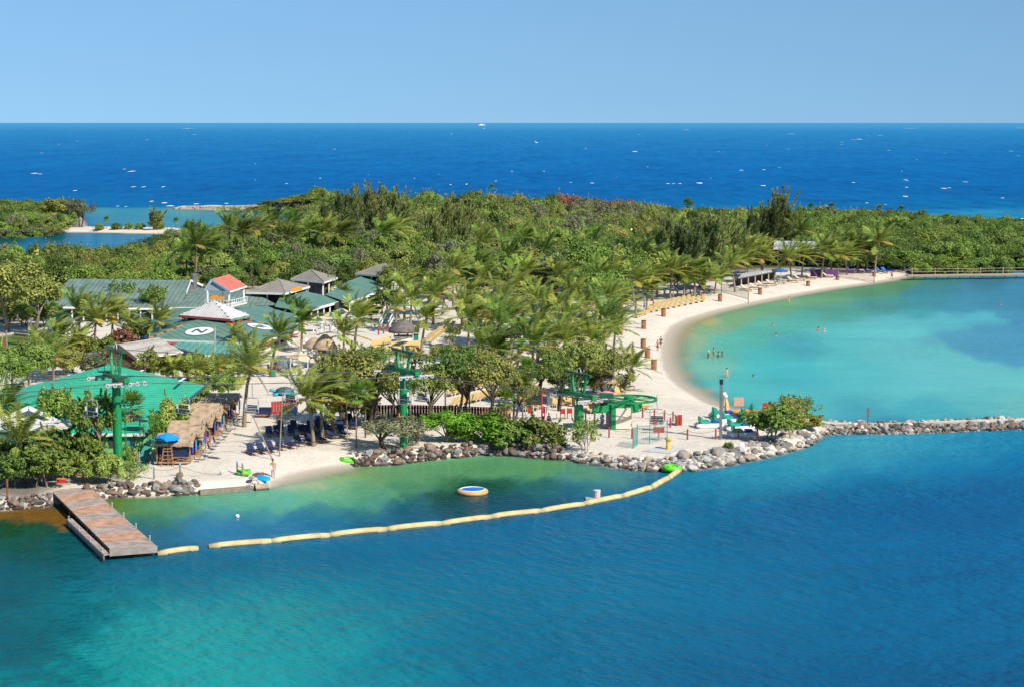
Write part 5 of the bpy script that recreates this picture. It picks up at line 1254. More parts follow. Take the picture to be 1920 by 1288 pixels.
MB().lathe([(1.9, -.15), (1.85, 0), (.02, zt - ze)], (g.x, g.y, ze), 4).build('cloth', mat('cloth_tan', (.60, .46, .31), .85, .12, 2), e)
for sx in (-1, 1):
    for sy in (-1, 1): MB().box((g.x + 1.2 * sx, g.y + 1.2 * sy, (1 + ze) / 2), (.1, .1, ze - 1)).build('post', M_TRIM, e)
g = G(528, 690)
e = thing('dome_tent', 'small dark dome tent at the curved white planter', 'tent', g)
MB().lathe([(1.5, 0), (1.45, .5), (1.1, 1.25), (.6, 1.65), (.02, 1.75)], g, 14).build('dome', mat('tent_net', (.10, .14, .16), .7, .3, 4), e, smooth=True)
for k in range(5): a = k * .628; MB().tube([g + Vector((1.52 * math.cos(a) * math.cos(t), 1.52 * math.sin(a) * math.cos(t), 1.77 * math.sin(t))) for t in [x * math.pi / 10 for x in range(11)]], .04, 5).build('hoop', M_DUCT, e)
e = thing('curved_planter', 'curved pale stone planter wall on the sand', 'planter', G(545, 697))
MB().tube([G(x, y) + Vector((0, 0, .2)) for x, y in ((522, 690), (525, 696), (535, 699), (548, 698), (558, 694), (566, 690))], .36, 8).build('wall', M_CONC, e, smooth=True)
# ---- white stairs
e = thing('white_stairs', 'white footbridge stairs with slanting railings behind the grey kiosk', 'stairs', G(742, 612))
a, b_ = G(712, 614), G(735, 600); tp = Vector((0, 0, 2.4))
for q, w in ((a, b_), (G(728, 616), G(752, 600)), (G(790, 612), G(768, 598))):
    for h_ in (.2, 1.1): MB().beam(q + Vector((0, 0, h_)), w + tp + Vector((0, 0, h_)), .14, .2).build('rail', M_TRIM, e)
    for k in range(6): p = q.lerp(w + tp, k / 5); MB().box(p + Vector((0, 0, .6)), (.1, .1, 1.1)).build('baluster', M_TRIM, e)
for k in range(9):
    p = a.lerp(b_ + tp, (k + .5) / 9); p2 = G(728, 616).lerp(G(752, 600) + tp, (k + .5) / 9); MB().beam(p, p2, .35, .06).build('tread', M_WALLT, e)
MB().slab([b_ + tp, G(752, 600) + tp, G(770, 598) + tp, G(766, 590) + tp, G(735, 590) + tp], .15).build('landing', M_WALLT, e)
for h_ in (.4, 1.0): MB().beam(b_ + tp + Vector((0, 2, h_)), G(770, 598) + tp + Vector((0, 2, h_)), .08, .14).build('rail', M_TRIM, e)
# ---- cabana row
M_TOWELB, M_TOWELC = mat('towel_royal', (.035, .07, .62), .9, .12, 2), mat('towel_aqua', (.01, .36, .55), .9, .12, 2)
cab = Kind('beach_cabana', 'cabana')
w, dp, h0, h1 = 3.7, 3.6, 2.05, 2.75                    # along the row, depth, eave, ridge
rm = MB()
for sy in (-1, 1):
    for k in range(3):                                  # three courses of straw, each lapping the one below
        t0, t1 = k / 3, (k + 1) / 3 + .05
        y0, y1 = sy * (w / 2 + .15) * (1 - t0), sy * (w / 2 + .15) * (1 - t1) if k < 2 else 0
        z0, z1 = h0 + (h1 - h0) * t0 - .02 * k + .04, h0 + (h1 - h0) * t1 + .06
        q = [(-dp + .1, y0, z0), (.35, y0, z0), (.35, y1, z1), (-dp + .1, y1, z1)]
        rm.slab(q if sy < 0 else q[::-1], .16)
rngc = random.Random(3)
for k in range(26):
    y = -(w / 2 + .15) + rngc.uniform(-.03, .03); x = -dp + .3 + k * .145
    rm.box((x, y, h0 - .06 - rngc.uniform(0, .1)), (.12, .06, .3))
cab.part('thatch_roof', rm, M_THATCH)
for sx, sy in ((0, -1), (0, 1), (-1, -1), (-1, 1)): cab.part('post', MB().box((sx * (dp - .3), sy * (w / 2 - .12), h0 / 2 + .15), (.13, .13, h0 + .3)), M_WOOD)
cab.part('floor', MB().box((-dp / 2, 0, .12), (dp, w - .1, .16)), M_WOODP)
cab.part('back_wall', MB().box((-dp + .25, 0, 1.1), (.06, w - .3, 1.9)), M_NAVY)
cab.part('curtain', MB().box((-dp / 2 + .1, -w / 2 + .14, 1.28), (dp - .9, .05, 1.45)), M_NAVY)
cab.part('curtain', MB().box((-dp / 2 + .1, w / 2 - .14, 1.28), (dp - .9, .05, 1.45)), M_NAVY)
cab.part('gable', MB().slab([(.0, -w / 2 + .1, h0), (.0, w / 2 - .1, h0), (0, 0, h1 + .1)], .08, (-1, 0, 0)), M_WOODD)
xb = MB()
for k in range(2):
    x0, x1 = -dp + .4 + k * (dp - .5) / 2, -dp + .4 + (k + 1) * (dp - .5) / 2
    for yy in (-w / 2 + .1,):
        xb.beam((x0, yy, .25), (x1, yy, .62), .05, .06); xb.beam((x0, yy, .62), (x1, yy, .25), .05, .06); xb.beam((x0, yy, .66), (x1, yy, .66), .06, .07)
cab.part('cross_rail', xb, M_WOOD)
cab.part('daybed', MB().box((-1.6, 0, .45), (2.0, w - 1.2, .45)), M_NAVY)
tow = Kind('hanging_towel', 'towel')
tm = MB(); tm.slab([(0, -.28, 1.0), (.06, -.1, 1.02), (0, .12, 1.0), (.05, .28, .98), (.02, .34, .0), (.08, .1, -.08), (.0, -.1, .02), (.05, -.34, -.05)], .05, (1, 0, 0))
t_i = tow.part('cloth', tm, M_TOWELB)
p0, p1 = G(357, 868), G(446, 778)
CABL = ['front cabana of the thatched row, nearest the water', 'second cabana of the thatched row from the water', 'third cabana of the thatched row from the water', 'fourth cabana of the thatched row from the water', 'fifth cabana of the thatched row from the water', 'sixth cabana of the thatched row from the water', 'seventh cabana of the thatched row from the water', 'eighth cabana of the thatched row, farthest from the water']
for k in range(8):
    c = p0.lerp(p1, (k + .42) / 8.0); c.x += .35 * math.sin(k * 2.1)
    cab.spawn(c + Vector((0, 0, .02 * k)), R(1.5 * math.sin(k)), (1, (p1.y - p0.y) / 8 / 3.72, 1), 'thatched beach cabana with navy curtains, ' + CABL[k], 'thatched cabanas in a row')
    for j, yy in enumerate((-1.0, .9)):
        if (k + j) % 4 == 3: continue
        t = tow.spawn(c + Vector((.12, yy, 1.05)), 0, .9 if j else 1, ('aqua' if (k + j) % 2 else 'royal blue') + ' towel hanging on the ' + CABL[k].split(' of ')[0], 'towels hanging on the cabanas', {'cloth': M_TOWELC if (k + j) % 2 else M_TOWELB})
t = tow.spawn(p0 + Vector((-1.9, -.12, .85)), R(90), 1.25, 'royal blue towel over the side of the front cabana', 'towels hanging on the cabanas')
t = tow.spawn(p0 + Vector((-2.4, -.13, .85)), R(90), 1.25, 'second royal blue towel over the side of the front cabana', 'towels hanging on the cabanas')
# ---- far beach buildings
ra, rb_, ec, ed = at(1452, 452, 452), at(1528, 453, 452), at(1536, 468, 444), at(1450, 468, 444)
e = thing('beach_pavilion', 'pavilion with a silver metal roof and brown gable behind the far beach palms', 'pavilion', base_of(ra, rb_, ec))
bb = Vector((0, 16, 0))
roof_of(e, 'roof', [[ra, ed, ec, rb_], [rb_, ec + bb, ed + bb, ra]], M_R_SILVER); MB().slab([rb_, ec, ec + bb], .1, (-1, 0, 0)).build('gable', M_WOODD, e)
columns(e, ed + Vector((.3, .3, 0)), ec + Vector((-.3, .3, 0)), 6, ec.z, M_WOODD, .25); wall_line(e, [ed + Vector((.5, 4, 0)), ec + Vector((-.5, 4, 0))], ec.z - .5, M_INSIDE)
a, b_ = at(1385, 518, 408), at(1462, 504, 432); c, d = at(1459, 502.5, 438), at(1388, 512, 418)
a2, b2 = P(1384, 522, 3.2), P(1460, 508, 3.2); d2, c2 = P(1392, 513, 3.5), P(1464, 503, 3.5)
e = thing('long_beach_shelter', 'long low grey shelter with wooden posts behind the white loungers', 'shelter', base_of(a2, b2))
roof_of(e, 'roof', [[a2, b2, c2, d2]], M_R_SILVER); fascia(e, [a2, b2], M_DUCT, .2, drop=.1)
columns(e, a2 + Vector((0, .4, 0)), b2 + Vector((0, .4, 0)), 6, 3.1, M_WOODP, .24); wall_line(e, [a2 + Vector((0, 6, 0)), b2 + Vector((0, 6, 0))], 3.0, M_INSIDE)
c = at(1172, 458, 470); e = thing('white_roofed_house', 'small white roof peeping out of the middle woods', 'house', Vector((c.x, c.y, 1)))
roof_of(e, 'roof', [[c + Vector((-2.6, -1, -.9)), c + Vector((2.4, -1, -.9)), c + Vector((1.8, 2, .7)), c + Vector((-2.0, 2, .7))]], M_R_WHITE); wall_line(e, [c + Vector((-2.2, 0, 0)), c + Vector((2, 0, 0))], c.z - .8, M_WALLW)
c = P(1183, 470, 1); zt = zat(433, c.y); e = thing('radome_mast', 'white mast with a round cap above the middle woods', 'mast', c)
MB().tube([c, Vector((c.x, c.y, zt))], .14, 6).build('pole', M_TRIM, e); MB().ball((c.x, c.y, zt + .2), .5).build('globe', M_TRIM, e, smooth=True)
for px, py, w_, lab in ((1392, 404, 7, 'low pale grey roof by the ocean behind the pointed she-oaks'), (1358, 405, 5, 'second low pale roof by the ocean, left of the other')):
    c = P(px, 416, 1); z = zat(py, c.y); e = thing('seaside_house', lab, 'house', c)
    roof_of(e, 'roof', [[Vector((c.x - w_, c.y, z - 1.2)), Vector((c.x + w_, c.y, z - 1.2)), Vector((c.x + w_ * .8, c.y + 6, z + .3)), Vector((c.x - w_ * .8, c.y + 6, z + .3))]], M_R_SILVER); wall_line(e, [Vector((c.x - w_ + .5, c.y + .6, 0)), Vector((c.x + w_ - .5, c.y + .6, 0))], z - 1.2, M_WALLW)
# ---- boardwalk at the right with railing, and the far jetty
bw = thing('boardwalk', 'long grey boardwalk with a post railing along the mangroves at the right', 'boardwalk', P(1800, 515, 1.0))
wa, wb, wc = P(1700, 517, 1.0), P(1925, 514, 1.0), P(2300, 509, 1.0)
for a, b_ in ((wa, wb), (wb, wc)):
    MB().beam(a, b_, 2.2, .18).build('deck', M_WOODP, bw); MB().beam(a + Vector((0, -1.0, -.2)), b_ + Vector((0, -1.0, -.2)), .12, .22).build('side_board', M_DECKE, bw)
L_ = (wb - wa).length
for k in range(40):
    p = wa + (wb - wa).normalized() * (1.5 + k * 2.7)
    MB().box(p + Vector((0, -.9, -.7)), (.2, .2, 1.4)).build('pile', M_DARKW, bw)
    if k % 2 == 0: MB().box(p + Vector((0, .9, .75)), (.16, .16, 1.6)).build('post', M_WOODP, bw)
for h_ in (.7, 1.35): MB().beam(wa + Vector((1, .9, h_)), wb + Vector((6, .9, h_)), .06, .08).build('rail', M_WOODP, bw)
jt = thing('old_jetty', 'thin old jetty of posts in the far left lagoon', 'jetty', P(510, 412, 0))
ja, jb = P(432, 399, .8), P(548, 417, .8)
MB().beam(ja, jb, 1.0, .12).build('deck', M_DARKW, jt)
for k in range(22): p = ja.lerp(jb, k / 21); MB().box(p + Vector((0, 0, -.1)), (.35, .35, 1.9)).build('pile', M_DARKW, jt)

# ------------------------------------------------------------------ chairlift
M_LIFT = mat('lift_green', (0.012, 0.23, 0.075), 0.4, 0.12, 1.5, 0.05, 8)
M_LIFTD = mat('lift_dark_green', (0.010, 0.10, 0.05), 0.45, 0.15, 1.5)
M_WHEEL = mat('sheave_white', (0.50, 0.49, 0.48), 0.45, 0.1, 3)
M_ROPE = mat('steel_rope', (0.07, 0.07, 0.075), 0.5, 0.1, 2, metal=0.5)
M_CHAIRF = mat('chair_frame', (0.40, 0.43, 0.45), 0.4, 0.1, 3, metal=0.4)
M_SEAT = mat('chair_seat', (0.022, 0.045, 0.075), 0.6, 0.15, 3)
M_CREAM = mat('cream_paint', (0.68, 0.62, 0.50), 0.6, 0.07, 1.5)
T1, T2, T3 = P(222, 884, 1.0), P(757, 838, 1.0), P(1085, 800, 1.0)
LD = (T3 - T1); LD.z = 0; LD.normalize(); LP = Vector((-LD.y, LD.x, 0))     # along the line, and across it (away)
GAUGE = 2.9
def tower(base, arm_z, top_z, r, label, ladder=True, col_top=None):
    e = thing('lift_tower', label, 'lift tower', base)
    z = Vector((0, 0, 1)); c = Vector((base.x, base.y, 0))
    ct = (col_top or arm_z) - .1
    MB().lathe([(r * 1.12, .2), (r * 1.1, base.z + .4), (r, base.z + .5), (r * .94, ct)], c, 20).build('column', M_LIFT, e, smooth=False)
    MB().beam(c + LP * -(GAUGE + .4) + z * arm_z, c + LP * (GAUGE + .4) + z * arm_z, .55, .42).build('crossarm', M_LIFT, e)
    if col_top:
        for s in (-1, 1): MB().beam(c + z * ct + LP * s * .1, c + z * arm_z + LP * s * .5, .3, .3).build('strut', M_LIFT, e)
    # lifting frame: two posts leaning out and a top beam
    for s in (-1, 1):
        MB().beam(c + LP * s * 1.0 + z * (arm_z + .2), c + LP * s * 1.55 + z * top_z, .24, .24).build('frame_post', M_LIFT, e)
    MB().beam(c + LP * -2.5 + z * (top_z + .1), c + LP * 2.5 + z * (top_z + .1), .3, .26).build('top_beam', M_LIFTD, e)
    MB().beam(c + z * (arm_z + .2), c + z * (top_z - .1), .1, .1).build('hanger_bar', M_LIFT, e)
    MB().tube([c + LP * (.45 * math.cos(t)) + z * (top_z + .2 + .55 * math.sin(t)) for t in [k * math.pi / 8 for k in range(9)]], .05, 5).build('hoop', M_WHEEL, e)
    # service platform with handrail
    for s in (-1, 1):
        p = c + LP * s * 2.3 + z * (arm_z + .3)
        MB().beam(p - LD * 1.0, p + LD * 1.0, .8, .07).build('platform', M_LIFTD, e)
    for s in (1,):
        p = c + LP * s * 2.5 + z * (arm_z + .35)
        rl_ = MB()
        for k in (-1, -.33, .33, 1): rl_.tube([p + LD * k, p + LD * k + z * 1.15], .035, 5)
        for h_ in (.6, 1.15): rl_.tube([p - LD + z * h_, p + LD + z * h_], .035, 5)
        rl_.build('handrail', M_LIFTD, e)
    # sheave trains: six wheels each side on a rocking beam
    for s in (-1, 1):
        q = c + LP * s * GAUGE + z * (arm_z - .42)
        MB().beam(q - LD * 1.9 + z * .12, q + LD * 1.9 + z * .12, .10, .16).build('sheave_beam', M_WHEEL, e)
        MB().beam(q + LD * .2 + z * .2, c + LP * s * GAUGE + z * arm_z, .2, .4).build('sheave_bracket', M_LIFTD, e)
        for k in range(6):
            w = q + LD * (-1.85 + .74 * k) - LP * .06
            pts = [w + (LD * math.cos(2 * math.pi * j / 14) + z * math.sin(2 * math.pi * j / 14)) * .16 for j in range(14)]
            o = MB().tube(pts, .075, 6, closed=True).build('sheave', M_WHEEL, e, smooth=True)
            MB().tube([w - LP * .07, w + LP * .07], .10, 8).build('hub', M_DUCT, o)
    if ladder:
        lm = MB(); p = c + LD * (r + .28) - LP * .25
        for s in (-.2, .2): lm.tube([p + LP * s + z * 1.5, p + LP * s + z * arm_z], .035, 5)
        for k in range(int((arm_z - 1.5) / .4)): lm.tube([p - LP * .2 + z * (1.6 + .4 * k), p + LP * .2 + z * (1.6 + .4 * k)], .025, 4)
        lm.build('ladder', M_LIFT, e)
    return e
z1a, z1t = zat(713, T1.y) + .35, zat(657, T1.y); z2a, z2t = zat(700, T2.y) + .35, zat(660, T2.y); z3a, z3t = zat(745, T3.y) + .35, zat(702, T3.y)
tower(T1, z1a, z1t, .45, 'tall green chairlift mast at the left, in front of the emerald roof')
tw2 = tower(T2, z2a, z2t, .40, 'green chairlift mast in the middle of the beach, at the mangroves')
for zz in (5.9, 4.4): MB().box((T2.x - .42, T2.y - .25, zz), (.12, .3, .55)).build('yellow_tag', M_ORANGE, tw2)
tower(T3, z3a, z3t, .55, 'short green chairlift mast beside the lift station', ladder=False, col_top=z3a - 1.1)
# station with bull wheel
S = P(1151, 803, 1.0); W = at(1180, 748, S.y + .8); zw = W.z
st = thing('lift_station', 'green chairlift end station with a big horizontal wheel', 'lift station', S)
z = Vector((0, 0, 1))
MB().box((S.x - .05, S.y, (1 + zw) / 2 - .2), (.5, .5, zw - 1.2)).build('column', M_LIFT, st)
b0, b1 = at(1112, 757, S.y), at(1196, 762, S.y + 1.2)
b0.z = b1.z = zw - 1.0
MB().beam(b0, b1, .8, .85).build('carriage_beam', M_LIFT, st); MB().beam(b0 + Vector((.8, .5, .5)), b1 + Vector((-.4, 0, .55)), .35, .3).build('upper_beam', M_LIFT, st)
MB().beam(b1 + Vector((-2.2, -.1, -.1)), b1 + Vector((.4, .5, .2)), 1.0, .6).build('drive_housing', M_LIFTD, st)
MB().beam(at(1124, 741, S.y), at(1150, 742, S.y), 1.1, .5).build('motor', M_LIFTD, st)
c = W; RW = 3.05
pts = [c + Vector((math.cos(2 * math.pi * k / 40), math.sin(2 * math.pi * k / 40), 0)) * RW for k in range(40)]
rm = MB()
for k in range(40): rm.beam(pts[k], pts[(k + 1) % 40], .24, .22)
bwh = rm.build('bull_wheel', M_LIFT, st)
for k in range(8):
    a = k * math.pi / 4 + .2; MB().beam(c + Vector((math.cos(a), math.sin(a), 0)) * .3, c + Vector((math.cos(a), math.sin(a), 0)) * RW, .16, .12).build('spoke', M_LIFT, bwh)
MB().lathe([(.6, -.5), (.6, .3), (.3, .45)], c, 16).build('hub', M_LIFT, bwh)
for px in (1110, 1116, 1124, 1132, 1139, 1096, 1089):
    w = at(px, 747.5, S.y - .3)
    MB().tube([w + Vector((math.cos(2 * math.pi * j / 12), 0, math.sin(2 * math.pi * j / 12))) * .16 for j in range(12)], .08, 6, closed=True).build('sheave', M_WHEEL if px not in (1139,) else M_RED, st, smooth=True)
w = at(1177, 752, S.y - .4); MB().lathe([(.02, -.1), (.34, -.1), (.34, .1), (.02, .1)], (0, 0, 0), 14).build('gauge_disc', M_WHEEL, st).matrix_local = Matrix.Translation(w - S) @ Matrix.Rotation(R(90), 4, 'X')
MB().beam(at(1090, 750, S.y - .3), at(1142, 750, S.y - .3), .1, .12).build('sheave_beam', M_WHEEL, st)
a, b_ = P(1155, 805, 1.0), P(1182, 802, 1.0)
hm = MB().box(((a.x + b_.x) / 2, (a.y + b_.y) / 2 + .8, 1.0 + .5 * (zat(764, a.y) - 1.2)), (b_.x - a.x, 1.8, zat(764, a.y) - 1.2)); hm.build('cream_cabinet', M_CREAM, st)
MB().box((S.x - .55, S.y + .9, 1.9), (.6, .5, 1.6)).build('control_box', M_DUCT, st)
# ropes
def arm_pt(T, za, s): return Vector((T.x, T.y, za - .14)) + LP * s * GAUGE
def sag(a, b_, s, n=14): return [a.lerp(b_, k / n) - Vector((0, 0, s * 4 * (k / n) * (1 - k / n))) for k in range(n + 1)]
ROPE = {}
far0 = T1 - LD * 42
for s, nm in ((-1, 'near'), (1, 'far')):
    q = [Vector((far0.x, far0.y, z1a - .3)) + LP * s * GAUGE, arm_pt(T1, z1a, s), arm_pt(T2, z2a, s), arm_pt(T3, z3a, s), c + LP * s * RW]
    pts = []
    for (a, b_), sg_ in zip(zip(q, q[1:]), (.3, .5, .25, .02)): pts += sag(a, b_, sg_)[(1 if pts else 0):]
    ROPE[s] = pts
    props(MB().tube(pts, .045, 5).build('haul_rope', M_ROPE), 'haul rope of the chairlift on the ' + ('water side' if s < 0 else 'land side') + ' of the masts', 'cable')
tp = [Vector((far0.x, far0.y, z1t - .5)), Vector((T1.x, T1.y, z1t + .15)), Vector((T2.x, T2.y, z2t + .15)), Vector((T3.x, T3.y, z3t + .15))]
props(MB().tube(sum([sag(a, b_, .6) for a, b_ in zip(tp, tp[1:])], []), .03, 4).build('signal_cable', M_ROPE), 'thin cable strung over the tops of the lift masts', 'cable')
# chairs: double seats hanging from the rope
ch = Kind('lift_chair', 'lift chair')
f = MB()
f.tube([(0, 0, 0), (0, .02, -1.05), (.06, .02, -1.5)], .045, 6); ch.part('hanger', f, M_CHAIRF)
f = MB().tube([(-.72, 0, -3.0), (-.74, 0, -1.75), (-.6, 0, -1.52), (.6, 0, -1.52), (.74, 0, -1.75), (.72, 0, -3.0)], .05, 6)
for sx in (-.72, .72): f.tube([(sx, 0, -2.6), (sx, -.5, -2.55), (sx, -.55, -2.95), (sx, .02, -3.02)], .035, 5)
f.tube([(-.72, -.5, -2.55), (.72, -.5, -2.55)], .03, 5); f.tube([(-.72, -.55, -3.05), (.72, -.55, -3.05)], .035, 5)
ch.part('bail', f, M_CHAIRF)
ch.part('seat', MB().slab([(-.7, -.55, -2.92), (.7, -.55, -2.92), (.7, .02, -3.0), (-.7, .02, -3.0)], .09), M_SEAT)
bk_ = MB()
for k in range(4): bk_.box((0, .04 + .02 * k, -2.86 + .17 * k), (1.36, .05, .14))
ch.part('backrest', bk_, M_SEAT)
ch.part('side_panel', MB().box((-.74, -.12, -2.4), (.03, .28, .5)), M_WHEEL); ch.part('side_panel', MB().box((.74, -.12, -2.4), (.03, .28, .5)), M_WHEEL)
def rope_at(s, px):
    best = min(range(len(ROPE[s]) - 1), key=lambda i: abs(960 + (ROPE[s][i].lerp(ROPE[s][i + 1], .5)).x / ROPE[s][i].lerp(ROPE[s][i + 1], .5).y * F_PX - px))
    a, b_ = ROPE[s][best], ROPE[s][best + 1]
    xa, xb = 960 + a.x / a.y * F_PX, 960 + b_.x / b_.y * F_PX
    return a.lerp(b_, min(1, max(0, (px - xa) / (xb - xa))))
yaw = math.atan2(LD.y, LD.x)
for s, px, lab, rot in [(-1, 164, 'chairlift seat hanging left of the tall mast, before the trees', .55), (-1, 338, 'chairlift seat hanging against the right edge of the emerald roof', .45), (-1, 468, 'chairlift seat hanging beside the palm over the cabanas', .4),
                        (1, 541, 'chairlift seat hanging over the turtle sculptures', .5), (-1, 757, 'chairlift seat crossing the second mast', .5), (1, 790, 'chairlift seat just right of the second mast', .5)]:
    ch.spawn(rope_at(s, px), -rot, 0.95, lab, 'chairlift seats')
ch.spawn(at(1232, 740, S.y - .6), -.2, 1.05, 'chairlift seat hanging at the rim of the big wheel', 'chairlift seats')

# ------------------------------------------------------------------ beach furniture
def rope_fence(label, posts, mat_post, cap=None, h=1.15, r=.09, rope=True, close=False):
    e = thing('rope_fence', label, 'rope fence', posts[0])
    tops = []
    for p in posts:
        MB().tube([p + Vector((0, 0, -.2)), p + Vector((0, 0, h))], r, 8).build('post', mat_post, e)
        if cap: MB().lathe([(r * 1.15, 0), (r * 1.1, .12), (.02, .15)], p + Vector((0, 0, h - .02)), 8).build('cap', cap, e)
        tops.append(p + Vector((0, 0, h - .15)))
    if rope:
        for a, b_ in zip(tops, tops[1:]): MB().tube([a.lerp(b_, k / 8) - Vector((0, 0, .28 * 4 * (k / 8) * (1 - k / 8))) for k in range(9)], .028, 5).build('rope', M_ROPEF, e)
    return e
M_ROPEF = mat('rope_fibre', (.30, .25, .19), .9, .2, 5)
M_POSTG = mat('post_grey_wood', (.27, .225, .185), .85, .2, 4, .3, 12)
M_POSTR = mat('post_red_brown', (.33, .055, .035), .7, .2, 3)
M_CAPB = mat('cap_pale_blue', (.32, .52, .66), .6, .1, 3)
M_NAVYC = mat('navy_cushion', (.016, .026, .085), .8, .18, 3, .15, 12)
M_YEL = mat('yellow_sling', (.55, .39, .15), .75, .12, 2)
M_TANC = mat('tan_cushion', (.68, .50, .36), .85, .1, 2)
M_GREENU = mat('green_canvas', (.008, .22, .14), .8, .15, 2)
rope_fence('grey posts with pale blue caps and a rope along the beach behind the stones', [G(289, 898), G(338, 893), G(414, 907)], M_POSTG, M_CAPB, 1.2)
rope_fence('pair of grey capped posts at the water end of the stone tip', [G(445, 888), G(455, 892)], M_POSTG, M_CAPB, 1.2)
rope_fence('single red post with rope at the left edge of the land', [G(-18, 940), G(14, 930)], M_POSTR, None, 1.6)
rope_fence('dark red posts with rope along the path to the dock', [G(122, 888), G(139, 893), G(156, 905)], M_POSTR, None, 1.25, .12)
rope_fence('red posts and rope along the water side of the lift station', [G(1075, 828), G(1108, 823), G(1142, 820), G(1185, 822), G(1235, 823), G(1289, 824), G(1342, 823), G(1384, 823), G(1420, 822)], M_POSTR)
rope_fence('curved row of red posts and rope right of the big wheel', [G(1183, 785), G(1205, 783), G(1227, 786), G(1246, 787), G(1262, 790), G(1274, 796)], M_POSTR)
rope_fence('short row of red posts ending at the red litter stand', [G(1257, 801), G(1269, 798)], M_POSTR, None, 1.1, .1)
e = thing('litter_stand', 'small red wooden stand beside the curved row of posts', 'stand', G(1272, 797))
for k in range(3): MB().box(G(1272, 797) + Vector((-.3 + .3 * k, 0, .6)), (.2, .2, 1.2)).build('board', M_POSTR, e)
# navy loungers with teak frames
lg = Kind('navy_lounger', 'sun lounger')
fr_ = MB()
for sx in (-.32, .32): fr_.box((sx, 0, .32), (.07, 2.0, .10))
for y in (-.95, -.4, .2, .95): fr_.box((0, y, .32), (.62, .07, .08))
lg.part('frame', fr_, M_WOOD)
for sx in (-.32, .32):
    for y in (-.85, .85): lg.part('leg', MB().box((sx, y, .14), (.07, .07, .30)), M_WOOD)
lg.part('cushion', MB().slab([(-.35, -1.0, .45), (.35, -1.0, .45), (.35, .22, .45), (-.35, .22, .45)], .10), M_NAVYC)
bk2 = MB().slab([(-.35, .2, .47), (.35, .2, .47), (.35, .88, 1.02), (-.35, .88, 1.02)], .11, (0, .6, -.75))
lg.part('backrest', bk2, M_NAVYC)
lg.part('support', MB().beam((-.25, .85, .34), (-.25, .8, .9), .05, .05).beam((.25, .85, .34), (.25, .8, .9), .05, .05), M_WOOD)
def nav(px, py, rot, lab): lg.spawn(G(px, py), R(rot), 1.0 * random.uniform(.97, 1.04), lab, 'navy cushioned loungers on the beach')
front = [(473, 851), (492, 849), (509, 846), (526, 842), (545, 839), (561, 835), (582, 832), (600, 828), (622, 821), (644, 817)]
ords = ['first', 'second', 'third', 'fourth', 'fifth', 'sixth', 'seventh', 'eighth', 'ninth', 'tenth']
for i, (x, y) in enumerate(front): nav(x, y, 30 + random.uniform(-4, 4), 'navy lounger on a teak frame, %s from the left in the row nearest the water' % ords[i])
for i, (x, y) in enumerate([(505, 817), (522, 816), (526, 805), (546, 814), (552, 806), (566, 813), (583, 806), (598, 806), (612, 803), (640, 806), (664, 803), (580, 815), (600, 798), (628, 800), (655, 792), (690, 796), (700, 800)]):
    nav(x, y, 14 + random.uniform(-6, 10), 'navy lounger %s' % ['alone at the left end of the second row', 'second from the left in the second row', 'behind the left end of the second row', 'left of the leaning palm trunk', 'behind the one left of the palm trunk', 'just right of the leaning palm trunk', 'in the palm shade, left part', 'in the palm shade, middle', 'in the palm shade behind the middle', 'at the right of the palm shade', 'beside the pale-stemmed fan palm', 'half hidden by the leaning palm', 'deep in the palm shade', 'under the rightmost palm', 'in the mangrove shade, left', 'in the mangrove shade, middle', 'in the mangrove shade, right'][i])
# yellow sling loungers with white frames
yl = Kind('yellow_lounger', 'sun lounger')
fr_ = MB()
for sx in (-.31, .31): fr_.box((sx, 0, .33), (.05, 1.9, .06)); fr_.beam((sx, -.8, .33), (sx, -.55, .0), .05, .05); fr_.beam((sx, .55, .33), (sx, .8, .0), .05, .05)
yl.part('frame', fr_, M_TRIM)
yl.part('sling', MB().slab([(-.31, -.95, .38), (.31, -.95, .38), (.31, .25, .38), (-.31, .25, .38)], .03), M_YEL)
yl.part('backrest', MB().slab([(-.31, .25, .38), (.31, .25, .38), (.31, .85, .95), (-.31, .85, .95)], .03), M_YEL)
rngy = random.Random(9); ny = 0
def yrow(x0, y0, x1, y1, n, rot, what):
    global ny
    for k in range(n):
        t = k / max(1, n - 1); g = G(x0 + (x1 - x0) * t, y0 + (y1 - y0) * t)
        yl.spawn(g, R(rot + rngy.uniform(-5, 5)), (1.12, 1.12, .72 if 'beds' in what else 1.05), 'yellow sling lounger ' + what, 'yellow loungers ' + what); ny += 1
yrow(798, 643, 836, 612, 11, -35, 'in the long slanting row beside the round kiosk')
yrow(808, 645, 846, 614, 9, -35, 'in the second slanting row right of the kiosk')
yrow(846, 640, 866, 612, 8, -35, 'in the slanting row at the brown-skirted fan palm')
yrow(884, 622, 900, 606, 5, -35, 'in the short row below the orange sails')
yrow(700, 652, 730, 645, 7, 10, 'in the row just above the second lift mast, left')
yrow(738, 654, 785, 652, 9, 10, 'in the row just above the second lift mast, right')
yrow(705, 662, 790, 664, 12, 10, 'half hidden by the mangroves above the second mast')
yrow(850, 672, 940, 662, 12, 5, 'in the shade above the central mangroves')
yrow(845, 742, 930, 722, 12, -15, 'seen through the central mangroves, back row')
yrow(850, 762, 940, 742, 12, -15, 'seen through the central mangroves, front row')
yrow(980, 756, 1012, 748, 5, 8, 'at the chalkboard, left')
yrow(1042, 762, 1072, 756, 5, 8, 'left of the third lift mast')
yrow(985, 770, 1010, 766, 4, 8, 'in front of the chalkboard')
yrow(1108, 774, 1140, 770, 5, 20, 'behind the lift station')
yrow(1186, 772, 1212, 766, 4, 25, 'right of the cream cabinet')
yrow(1160, 742, 1180, 728, 4, 20, 'beside the lone young palm')
yrow(1090, 606, 1118, 598, 7, -20, 'at the beach edge behind the drums')
